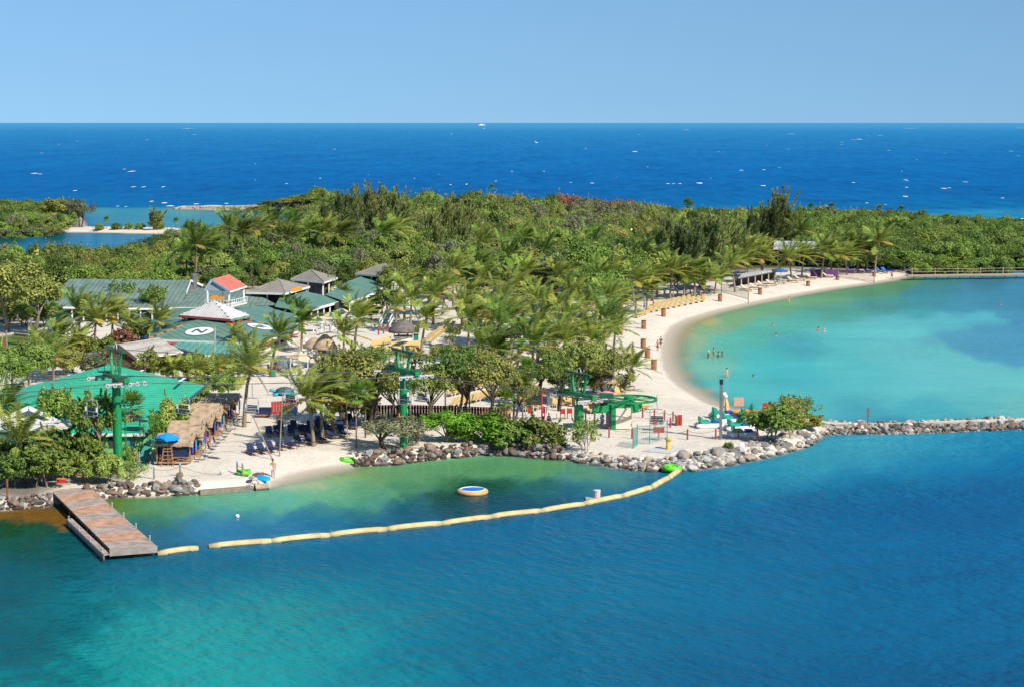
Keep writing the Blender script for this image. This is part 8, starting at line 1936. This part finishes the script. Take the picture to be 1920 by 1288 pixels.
PP = [  # px, base, top, width px, kind, leaf, label, name, category
    (107, 856, 732, 92, 'tree', 'green', 'dense green tree on a dark trunk in front of the white gable', 'tree', 'tree'),
    (186, 884, 736, 92, 'tree', 'green', 'big loose tree left of the first lift mast', 'tree', 'tree'),
    (150, 893, 812, 78, 'bush', 'green', 'green bush at the head of the dock path', 'shrub', 'shrub'),
    (55, 862, 788, 90, 'thin', 'spring', 'thin pale-leaved shrub in front of the teal wall', 'shrub', 'shrub'),
    (22, 912, 850, 80, 'bush', 'mid', 'dark bush in the bottom left corner of the land', 'shrub', 'shrub'),
    (78, 912, 838, 96, 'bush', 'green', 'broad green bush left of the dock', 'shrub', 'shrub'),
    (118, 900, 850, 60, 'bush', 'spring', 'pale bush overhanging the dock path', 'shrub', 'shrub'),
    (206, 906, 850, 66, 'bush', 'spring', 'bush hiding the foot of the first lift mast', 'shrub', 'shrub'),
    (248, 914, 868, 62, 'thin', 'spring', 'sparse yellowish shrub on the rocks right of the dock', 'shrub', 'shrub'),
    (176, 905, 862, 60, 'bush', 'green', 'bush in front of the white pickets', 'shrub', 'shrub'),
    (322, 832, 752, 66, 'bush', 'spring', 'light green bush between the bright roof and the cabanas', 'shrub', 'shrub'),
    (374, 775, 708, 50, 'bush', 'green', 'green bush behind the far cabanas', 'shrub', 'shrub'),
    (300, 832, 800, 40, 'bush', 'dark', 'dark bush behind the front cabana', 'shrub', 'shrub'),
    (22, 752, 664, 66, 'tree', 'green', 'green tree behind the left end of the bright roof', 'tree', 'tree'),
    (58, 742, 645, 84, 'tree', 'green', 'taller green tree at the bright roof\'s left slope', 'tree', 'tree'),
    (15, 622, 492, 130, 'tree', 'olive', 'large olive tree cut by the left edge above the lawn', 'tree', 'tree'),
    (62, 624, 520, 110, 'tree', 'olive', 'large olive tree above the lawn', 'tree', 'tree'),
    (80, 560, 495, 80, 'tree', 'dark', 'dark tree left of the long green hall', 'tree', 'tree'),
    (230, 592, 522, 70, 'thin', 'green', 'slim young tree with few large leaves in front of the hall roof', 'tree', 'tree'),
    (288, 600, 538, 54, 'tree', 'mid', 'dark small tree at the right end of the hall roof', 'tree', 'tree'),
    (232, 660, 618, 50, 'bush', 'red', 'bush with reddish flowers among the palms', 'shrub', 'shrub'),
    (275, 700, 655, 60, 'bush', 'olive', 'brownish shrub behind the bright green roof', 'shrub', 'shrub'),
    (320, 716, 668, 70, 'bush', 'yellow', 'yellowish shrub in front of the grey shed', 'shrub', 'shrub'),
    (360, 714, 662, 66, 'bush', 'olive', 'olive shrub right of the grey shed', 'shrub', 'shrub'),
    (400, 712, 672, 60, 'bush', 'spring', 'pale shrub below the teal canopy', 'shrub', 'shrub'),
    (245, 690, 660, 60, 'bush', 'grey', 'greyish shrub behind the first lift mast', 'shrub', 'shrub'),
    (640, 795, 655, 96, 'open', 'olive', 'spreading mangrove tree at the left end of the central thicket', 'tree', 'tree'),
    (690, 802, 664, 110, 'open', 'olive', 'spreading mangrove tree left of the second lift mast', 'tree', 'tree'),
    (735, 798, 690, 96, 'open', 'mid', 'shaded mangrove tree directly behind the second lift mast', 'tree', 'tree'),
    (812, 800, 690, 88, 'open', 'olive', 'spreading tree right of the second lift mast', 'tree', 'tree'),
    (862, 796, 650, 96, 'open', 'mid', 'tall spreading tree above the yellow lounger deck', 'tree', 'tree'),
    (915, 798, 666, 100, 'open', 'olive', 'spreading tree over the orange loungers', 'tree', 'tree'),
    (968, 790, 705, 66, 'open', 'olive', 'smaller spreading tree left of the chalkboard', 'tree', 'tree'),
    (1040, 770, 660, 74, 'open', 'mid', 'tree behind the deck chairs, left of the third lift mast', 'tree', 'tree'),
    (1085, 762, 640, 84, 'open', 'olive', 'tree behind the frame of the third lift mast', 'tree', 'tree'),
    (1135, 752, 650, 92, 'open', 'olive', 'tree beside the pink parasol', 'tree', 'tree'),
    (1170, 735, 700, 60, 'thin', 'olive', 'thin shrub reaching onto the beach by the young palm', 'shrub', 'shrub'),
    (735, 852, 782, 118, 'open', 'grey', 'low buttonwood tree with grey sparse crown on the rock edge', 'tree', 'tree'),
    (778, 850, 790, 60, 'thin', 'grey', 'bare grey shrub at the foot of the second lift mast', 'shrub', 'shrub'),
    (840, 842, 772, 92, 'tree', 'bright', 'vivid green sea grape tree with one slim trunk', 'tree', 'tree'),
    (905, 843, 778, 100, 'bush', 'bright', 'vivid green bush right of the sea grape', 'shrub', 'shrub'),
    (958, 846, 784, 92, 'bush', 'green', 'green bush over the dark rocks', 'shrub', 'shrub'),
    (1008, 850, 782, 84, 'bush', 'olive', 'olive bush over the rocks left of the lift station', 'shrub', 'shrub'),
    (1040, 852, 814, 44, 'bush', 'green', 'small green bush on the rocks', 'shrub', 'shrub'),
    (1095, 860, 778, 62, 'thin', 'spring', 'sparse young tree in front of the lift station', 'tree', 'tree'),
    (1452, 828, 760, 104, 'bush', 'green', 'large green bush on the point by the pedal boats', 'shrub', 'shrub'),
    (1478, 806, 738, 70, 'thin', 'yellow', 'yellowish open tree on the point', 'tree', 'tree'),
    (1500, 796, 740, 60, 'thin', 'green', 'thin green tree on the point nearest the breakwater', 'tree', 'tree'),
    (1512, 800, 776, 66, 'bush', 'yellow', 'low yellow-green scrub at the root of the breakwater', 'shrub', 'shrub'),
    (1365, 845, 829, 20, 'bush', 'green', 'small plant among the pale stones', 'shrub', 'shrub'),
    (1296, 862, 850, 16, 'bush', 'bright', 'small green tuft on the gravel bank', 'shrub', 'shrub'),
    (1218, 863, 853, 24, 'bush', 'bright', 'low tuft on the gravel near the gate', 'shrub', 'shrub'),
    (362, 908, 893, 34, 'bush', 'bright', 'low green creeper beside the round brown rock', 'shrub', 'shrub'),
    (1095, 572, 454, 100, 'open', 'green', 'broad sea almond tree, left half of the pair', 'tree', 'tree'),
    (1150, 565, 462, 110, 'open', 'spring', 'broad sea almond tree, right half of the pair', 'tree', 'tree'),
    (1120, 600, 505, 90, 'open', 'green', 'layered almond tree in front of the broad pair', 'tree', 'tree'),
    (1040, 560, 480, 80, 'tree', 'grey', 'greyish tree left of the almond trees', 'tree', 'tree'),
    (1190, 570, 470, 70, 'tree', 'green', 'green tree left of the dark she-oaks', 'tree', 'tree'),
    (720, 606, 540, 60, 'tree', 'dark', 'dark green tree at the end of the terrace roofs', 'tree', 'tree'),
    (745, 560, 500, 80, 'tree', 'olive', 'olive tree behind the far grey pavilion', 'tree', 'tree'),
    (800, 590, 525, 70, 'tree', 'mid', 'shady tree behind the white stairs', 'tree', 'tree'),
    (870, 560, 500, 70, 'tree', 'green', 'green tree at the foot of the woods', 'tree', 'tree'),
    (115, 420, 374, 64, 'tree', 'olive', 'loose tall tree at the tip of the far left island', 'tree', 'tree'),
    (148, 432, 375, 44, 'open', 'grey', 'grey open tree at the sandy point of the far left island', 'tree', 'tree'),
    (160, 884, 806, 66, 'bush', 'green', 'tall leafy bush before the emerald roof, left of the big loose tree', 'shrub', 'shrub'),
    (238, 884, 835, 36, 'bush', 'spring', 'tall pale bush right of the first lift mast', 'shrub', 'shrub'),
    (100, 880, 800, 70, 'bush', 'mid', 'bush under the dense tree at the white gable', 'shrub', 'shrub'),
    (296, 858, 766, 40, 'thin', 'bright', 'banana-like plant between the lime wall and the cabanas', 'shrub', 'shrub'),
    (12, 606, 560, 70, 'bush', 'olive', 'bush under the large olive tree at the left edge', 'shrub', 'shrub'),
    (50, 612, 566, 70, 'bush', 'green', 'bush under the second olive tree above the lawn', 'shrub', 'shrub'),
    (90, 612, 572, 60, 'bush', 'mid', 'bush left of the fan palm at the kiosk', 'shrub', 'shrub'),
    (30, 690, 650, 50, 'bush', 'green', 'bush at the near edge of the lawn', 'shrub', 'shrub'),
    (700, 720, 650, 80, 'open', 'mid', 'leafy tree between the mangroves and the yellow rows', 'tree', 'tree'),
    (660, 790, 730, 80, 'bush', 'olive', 'dense bush under the left mangroves', 'shrub', 'shrub'),
    (890, 730, 660, 90, 'open', 'olive', 'spreading tree behind the orange loungers', 'tree', 'tree'),
    (1000, 740, 680, 80, 'open', 'mid', 'spreading tree below the windblown grove', 'tree', 'tree'),
    (1060, 735, 690, 70, 'bush', 'green', 'dense shrub behind the third lift mast', 'shrub', 'shrub'),
    (1120, 740, 690, 70, 'bush', 'olive', 'dense shrub at the parasols', 'shrub', 'shrub'),
    (850, 700, 645, 80, 'open', 'olive', 'spreading tree above the second row of deck chairs', 'tree', 'tree'),
    (770, 700, 655, 60, 'open', 'olive', 'small spreading tree behind the second lift mast, right', 'tree', 'tree'),
    (1180, 560, 480, 80, 'tree', 'mid', 'dark tree behind the left beach palms', 'tree', 'tree'),
    (1230, 552, 500, 70, 'bush', 'dark', 'dark shrub shading the bathers, left', 'shrub', 'shrub'),
    (1275, 545, 496, 76, 'bush', 'dark', 'dark shrub shading the bathers, middle', 'shrub', 'shrub'),
    (1320, 540, 492, 76, 'bush', 'dark', 'dark shrub shading the bathers, right', 'shrub', 'shrub'),
    (150, 668, 628, 56, 'bush', 'olive', 'bush at the foot of the tallest palms', 'shrub', 'shrub'),
    (195, 672, 632, 60, 'bush', 'green', 'bush at the foot of the palms before the hall', 'shrub', 'shrub'),
    (265, 640, 600, 60, 'bush', 'mid', 'bush left of the round bar', 'shrub', 'shrub'),
    (130, 700, 655, 60, 'bush', 'olive', 'shrub behind the emerald roof, left of the mast', 'shrub', 'shrub'),
    (180, 705, 664, 60, 'bush', 'grey', 'greyish agave-like shrub behind the emerald roof', 'shrub', 'shrub'),
    (215, 700, 662, 50, 'bush', 'olive', 'shrub touching the lift mast top frame', 'shrub', 'shrub'),
    (440, 712, 660, 70, 'bush', 'spring', 'bush below the teal canopy, right', 'shrub', 'shrub'),
    (420, 745, 700, 60, 'bush', 'green', 'green bush behind the last cabana', 'shrub', 'shrub'),
    (35, 770, 720, 60, 'bush', 'green', 'bush under the left-edge palm', 'shrub', 'shrub'),
    (10, 885, 820, 60, 'bush', 'green', 'bush at the left edge above the dark one', 'shrub', 'shrub'),
    (500, 660, 630, 40, 'bush', 'green', 'clipped hedge at the curved planter', 'shrub', 'shrub'),
    (690, 600, 570, 50, 'bush', 'dark', 'dark hedge at the far end of the terrace', 'shrub', 'shrub'),
    (835, 560, 505, 80, 'tree', 'olive', 'olive tree at the foot of the woods, left', 'tree', 'tree'),
    (930, 555, 500, 80, 'tree', 'green', 'green tree at the foot of the woods, middle', 'tree', 'tree'),
    (1000, 560, 500, 80, 'tree', 'olive', 'olive tree at the foot of the woods, right', 'tree', 'tree'),
]
for a in PP: plant_px(a[0], a[1], a[2], a[3] * (1.22 if a[4] == 'open' else 1.02), a[4], a[5], a[6], a[7], a[8])
SHE = {606: 'leftmost', 628: 'second from the left', 648: 'third from the left', 655: 'in the lower front, left', 668: 'just left of the highest tip', 690: 'carrying the highest tip', 708: 'just right of the highest tip', 722: 'in the lower front, right', 730: 'second from the right', 750: 'rightmost'}
SHD = ['leftmost in front', 'second in front', 'third in front', 'fourth in front, nearest the pointed clump', 'fifth in front', 'rightmost in front', 'standing behind, right', 'standing behind, left']
PG = 'windblown she-oaks above the woods'
for x, b_, t, lf in [(628, 440, 356, 'pined'), (648, 452, 350, 'pined'), (668, 446, 343, 'pine'), (690, 450, 336, 'pine'), (708, 448, 340, 'pine'), (730, 455, 345, 'pine'), (655, 475, 380, 'pined'), (690, 480, 378, 'pined'), (722, 476, 376, 'pine'), (606, 445, 372, 'pined'), (750, 470, 364, 'pine')]:
    pine(x, b_, t, lf, 'feathery she-oak of the tall clump over the sea, ' + ('dark, ' if lf == 'pined' else 'olive, ') + SHE[x], PG, 0.95)
for k_, (x, b_, t) in enumerate([(800, 480, 385), (828, 478, 362), (850, 486, 380), (872, 480, 372), (892, 476, 388), (812, 500, 410), (860, 500, 408)]):
    pine(x, b_, t, 'pine', 'olive she-oak right of the tall clump, ' + ['leftmost', 'tallest of them', 'in the middle', 'second from the right', 'rightmost', 'low in front, left', 'low in front, right'][k_], 'olive she-oaks right of the tall clump', 0.95)
for k_, (x, b_, t, lf) in enumerate([(1238, 520, 412, 'pine'), (1262, 525, 405, 'pined'), (1290, 528, 420, 'pined'), (1318, 520, 392, 'pine'), (1340, 525, 388, 'pine'), (1362, 520, 408, 'pine'), (1300, 500, 400, 'pine'), (1240, 490, 395, 'pine')]):
    pine(x, b_, t, lf, 'she-oak in the dark clump behind the beach palms, ' + SHD[k_], 'she-oaks behind the beach palms', 1.05)
for k_, (x, b_, t, lf) in enumerate([(1405, 482, 385, 'pined'), (1428, 478, 372, 'pined'), (1452, 476, 345, 'pine'), (1440, 480, 372, 'pined'), (1470, 476, 378, 'pine'), (1486, 476, 400, 'pine')]):
    pine(x, b_, t, lf, 'she-oak of the pointed clump behind the beach pavilion, ' + ['leftmost', 'second from the left', 'with the tall pointed tip', 'in front of the pointed tip', 'right of the pointed tip', 'rightmost and lowest'][k_], 'she-oaks of the pointed clump', 0.85)
pine(287, 437, 386, 'pine', 'single bushy she-oak on the sand spit at the far left', None, 1.9, 2)
pine(355, 446, 410, 'pine', 'she-oak at the tip of the woods by the far lagoon', None, 1.6, 1)
for x in (219, 242, 262, 300, 185):
    plant_px(x, 436, 419, 20, 'far', 'mid', 'low clipped bush on the far sand spit', 'shrub', 'shrub', 'bushes on the far sand spit')

# ---- the woods: trees one can tell apart as things, the rest behind as one mass
def leaf_of(px, py, rng):
    if 1040 < px < 1150 and py < 421: return rng.choice(['red', 'red', 'red', 'grey'])
    if 1150 < px < 1250 and py < 425: return rng.choice(['red', 'yellow', 'grey', 'olive'])
    if 985 < px < 1045 and py < 425: return 'dark'
    if 1640 < px < 1700 and py < 428: return rng.choice(['red', 'grey'])
    if 940 < px < 1240 and py < 470: return rng.choice(['grey', 'grey', 'olive', 'olive', 'green'])
    if px > 1480 and py > 425: return rng.choice(['mid', 'green', 'mid', 'green', 'dark'])
    if px > 1480: return rng.choice(['olive', 'grey', 'mid'])
    if py < 420: return rng.choice(['green', 'mid', 'olive', 'olive', 'dark'])
    if px < 340 and py > 520: return rng.choice(['olive', 'green', 'dark'])
    return rng.choice(['green', 'olive', 'mid', 'olive', 'green', 'mid', 'dark', 'dark', 'spring', 'grey'])
def tall_of(px, py, rng):
    back = float(np.interp(px, [-2000, 300, 480, 560, 620, 700, 760, 1000, 1100, 1200, 1300, 1400, 1500, 1700, 1800, 1920, 3000], [4, 3, 1.6, 2.4, 5.0, 6.2, 6.6, 7.2, 7.2, 5.4, 3.4, 3.6, 4.8, 3.8, 2.0, 1.8, 2.0]))
    front = float(np.interp(px, [-2000, 140, 250, 340, 480, 700, 1200, 1500, 1920, 3000], [6, 5.0, 3.6, 4.2, 4.6, 5.6, 5.4, 4.4, 4.2, 4.2]))
    t = min(1, max(0, (py - 410) / 50))
    return (back * (1 - t) + front * t) * rng.uniform(0.62, 1.4)
WOODS = [zone((-300, 580), (-40, 560), (40, 545), (80, 558), (340, 560), (380, 552), (480, 546), (560, 548), (640, 540), (720, 535), (790, 530), (880, 535), (960, 548), (1060, 560), (1180, 530), (1290, 508), (1400, 500), (1440, 500), (1560, 502), (1640, 506), (1700, 509), (1960, 504), (2300, 496), (2300, 426), (1920, 424), (1700, 421), (1400, 414), (1300, 413), (1100, 410), (900, 408), (760, 406), (640, 401), (600, 403), (560, 430), (460, 446), (350, 453), (300, 470), (240, 490), (150, 500), (-300, 500)),
    zone((560, 400), (470, 394), (400, 393), (480, 391), (600, 394), (640, 400)),
    zone((-300, 446), (0, 441), (70, 439), (110, 434), (128, 424), (128, 398), (90, 393), (-300, 394))]
rngw = random.Random(5); cells = {}; spots = []
def too_close(x, y, r):
    ci, cj = int(x // 6), int(y // 6)
    for i in range(ci - 1, ci + 2):
        for j in range(cj - 1, cj + 2):
            for (a, b_, q) in cells.get((i, j), ()):
                if (a - x) ** 2 + (b_ - y) ** 2 < (0.62 * (q + r)) ** 2: return True
    return False
keep_out = [zone((1435, 506), (1435, 474), (1545, 474), (1545, 506)), zone((1150, 500), (1150, 476), (1200, 476), (1200, 500))]
for wz_ in WOODS:
    A = np.array(wz_); lo, hi = A.min(0), A.max(0)
    Q = np.c_[[rngw.uniform(lo[0], hi[0]) for _ in range(26000)], [rngw.uniform(lo[1], hi[1]) for _ in range(26000)]]
    Q = Q[in_poly(Q, wz_)]
    for k in keep_out: Q = Q[~in_poly(Q, k)]
    for x, y in Q:
        px = 960 + x / (y * CP + CAM_H * SP) * F_PX
        py = 231 + CAM_H / y * F_PX
        r = rngw.uniform(1.6, 4.6) * (1.0 if y < 560 else 1.15)
        if too_close(x, y, r): continue
        cells.setdefault((int(x // 6), int(y // 6)), []).append((x, y, r))
        spots.append((y, x, r, px, py))
spots.sort()
hz = height(np.array([[s[1], s[0]] for s in spots]))
WL = {'green': 'round green woodland tree', 'mid': 'mid-green woodland tree', 'olive': 'olive-coloured woodland tree', 'grey': 'greyish thin-leaved woodland tree', 'dark': 'dark green woodland tree', 'spring': 'pale green woodland tree', 'red': 'reddish-brown woodland tree', 'yellow': 'yellowish woodland tree'}
LANDM = [(20, 'above the lawn, left edge'), (90, 'left of the long green hall'), (170, 'behind the long hall, left end'), (250, 'behind the long hall, middle'), (330, 'behind the long hall, right half'), (395, 'behind the grey vent stack'), (465, 'behind the red-roofed lookout'), (540, 'behind the nearest grey pavilion'), (605, 'behind the middle grey pavilion'), (670, 'left of the farthest grey pavilion'), (760, 'behind the farthest grey pavilion'), (830, 'above the white stairs'), (900, 'above the yellow sails'), (980, 'above the pink awning'), (1060, 'above the bright tall palm'), (1180, 'behind the almond trees'), (1300, 'behind the shaded bathers'), (1430, 'behind the long beach shelter'), (1560, 'behind the silver-roofed pavilion'), (1700, 'behind the purple netting'), (1790, 'at the start of the boardwalk'), (1870, 'behind the boardwalk, middle'), (9999, 'behind the boardwalk, right end')]
WROW = {}
def where_of(px, py):
    if px < 340 and py < 447: return 'on the far left island'
    w = next(t for l, t in LANDM if px < l)
    d = WROW.setdefault(w, py); k = min(3, int((d - py) / 9))
    return w + (', in the first row', ', one row back', ', two rows back', ', deeper in the wood')[k]
rest = []
count = 0
for (y, x, r, px, py), z in zip(spots, hz):
    lf = leaf_of(px, py, rngw); h = tall_of(px, py, rngw)
    vis = -30 < px < 1950
    if vis and count < 290:
        count += 1
        plant(Vector((x, y, z - 0.1)), 'far', r * 2.25, h, lf, WL[lf] + ' ' + where_of(px, py), 'woodland_tree', 'tree', WL[lf] + 's ' + where_of(px, py), rngw.uniform(0, 6), rngw.randrange(7))
    else: rest.append((x, y, z - 0.1, r, h, lf))
# the far rest of the woods, instanced crowns in one object of stuff
src = bpy.data.collections.new('woodland_sources'); keys = {}
for li, lf in enumerate(WL):
    for v in range(7):
        me = FAR[v][0].copy(); me.materials.clear(); me.materials.append(LEAF[lf])
        o = bpy.data.objects.new('src_%02d_%d' % (li, v), me); src.objects.link(o)
names = sorted(o.name for o in src.objects)
order = {lf: li for li, lf in enumerate(WL)}
pm = bpy.data.meshes.new('woodland'); pm.from_pydata([(a, b_, c) for a, b_, c, *_ in rest], [], [])
at_i = pm.attributes.new('pick', 'INT', 'POINT'); at_i.data.foreach_set('value', np.array([order[q[5]] * 7 + rngw.randrange(7) for q in rest], np.int32))
at_s = pm.attributes.new('size', 'FLOAT_VECTOR', 'POINT'); at_s.data.foreach_set('vector', np.array([[q[3] * 2.25 / 7.2, q[3] * 2.25 / 7.2, q[4] / 5.4] for q in rest], np.float32).ravel())
at_r = pm.attributes.new('turn', 'FLOAT_VECTOR', 'POINT'); at_r.data.foreach_set('vector', np.array([[0, 0, rngw.uniform(0, 6.28)] for q in rest], np.float32).ravel())
wood = props(link(bpy.data.objects.new('woodland', pm)), kind='stuff')
ng = bpy.data.node_groups.new('woodland_growth', 'GeometryNodeTree')
ng.interface.new_socket('Geometry', in_out='INPUT', socket_type='NodeSocketGeometry'); ng.interface.new_socket('Geometry', in_out='OUTPUT', socket_type='NodeSocketGeometry')
gi = ng.nodes.new('NodeGroupInput'); go = ng.nodes.new('NodeGroupOutput'); iop = ng.nodes.new('GeometryNodeInstanceOnPoints'); ci = ng.nodes.new('GeometryNodeCollectionInfo')
ci.inputs['Collection'].default_value = src; ci.inputs['Separate Children'].default_value = True; ci.inputs['Reset Children'].default_value = True
def named(n, t):
    q = ng.nodes.new('GeometryNodeInputNamedAttribute'); q.data_type = t; q.inputs['Name'].default_value = n
    return next(s for s in q.outputs if s.enabled and s.name == 'Attribute')
iop.inputs['Pick Instance'].default_value = True
ng.links.new(gi.outputs[0], iop.inputs['Points']); ng.links.new(ci.outputs[0], iop.inputs['Instance'])
ng.links.new(named('pick', 'INT'), iop.inputs['Instance Index']); ng.links.new(named('size', 'FLOAT_VECTOR'), iop.inputs['Scale']); ng.links.new(named('turn', 'FLOAT_VECTOR'), iop.inputs['Rotation'])
ng.links.new(iop.outputs[0], go.inputs[0])
md = wood.modifiers.new('growth', 'NODES'); md.node_group = ng
print('WOODS', len(spots), 'things', count, 'rest', len(rest))
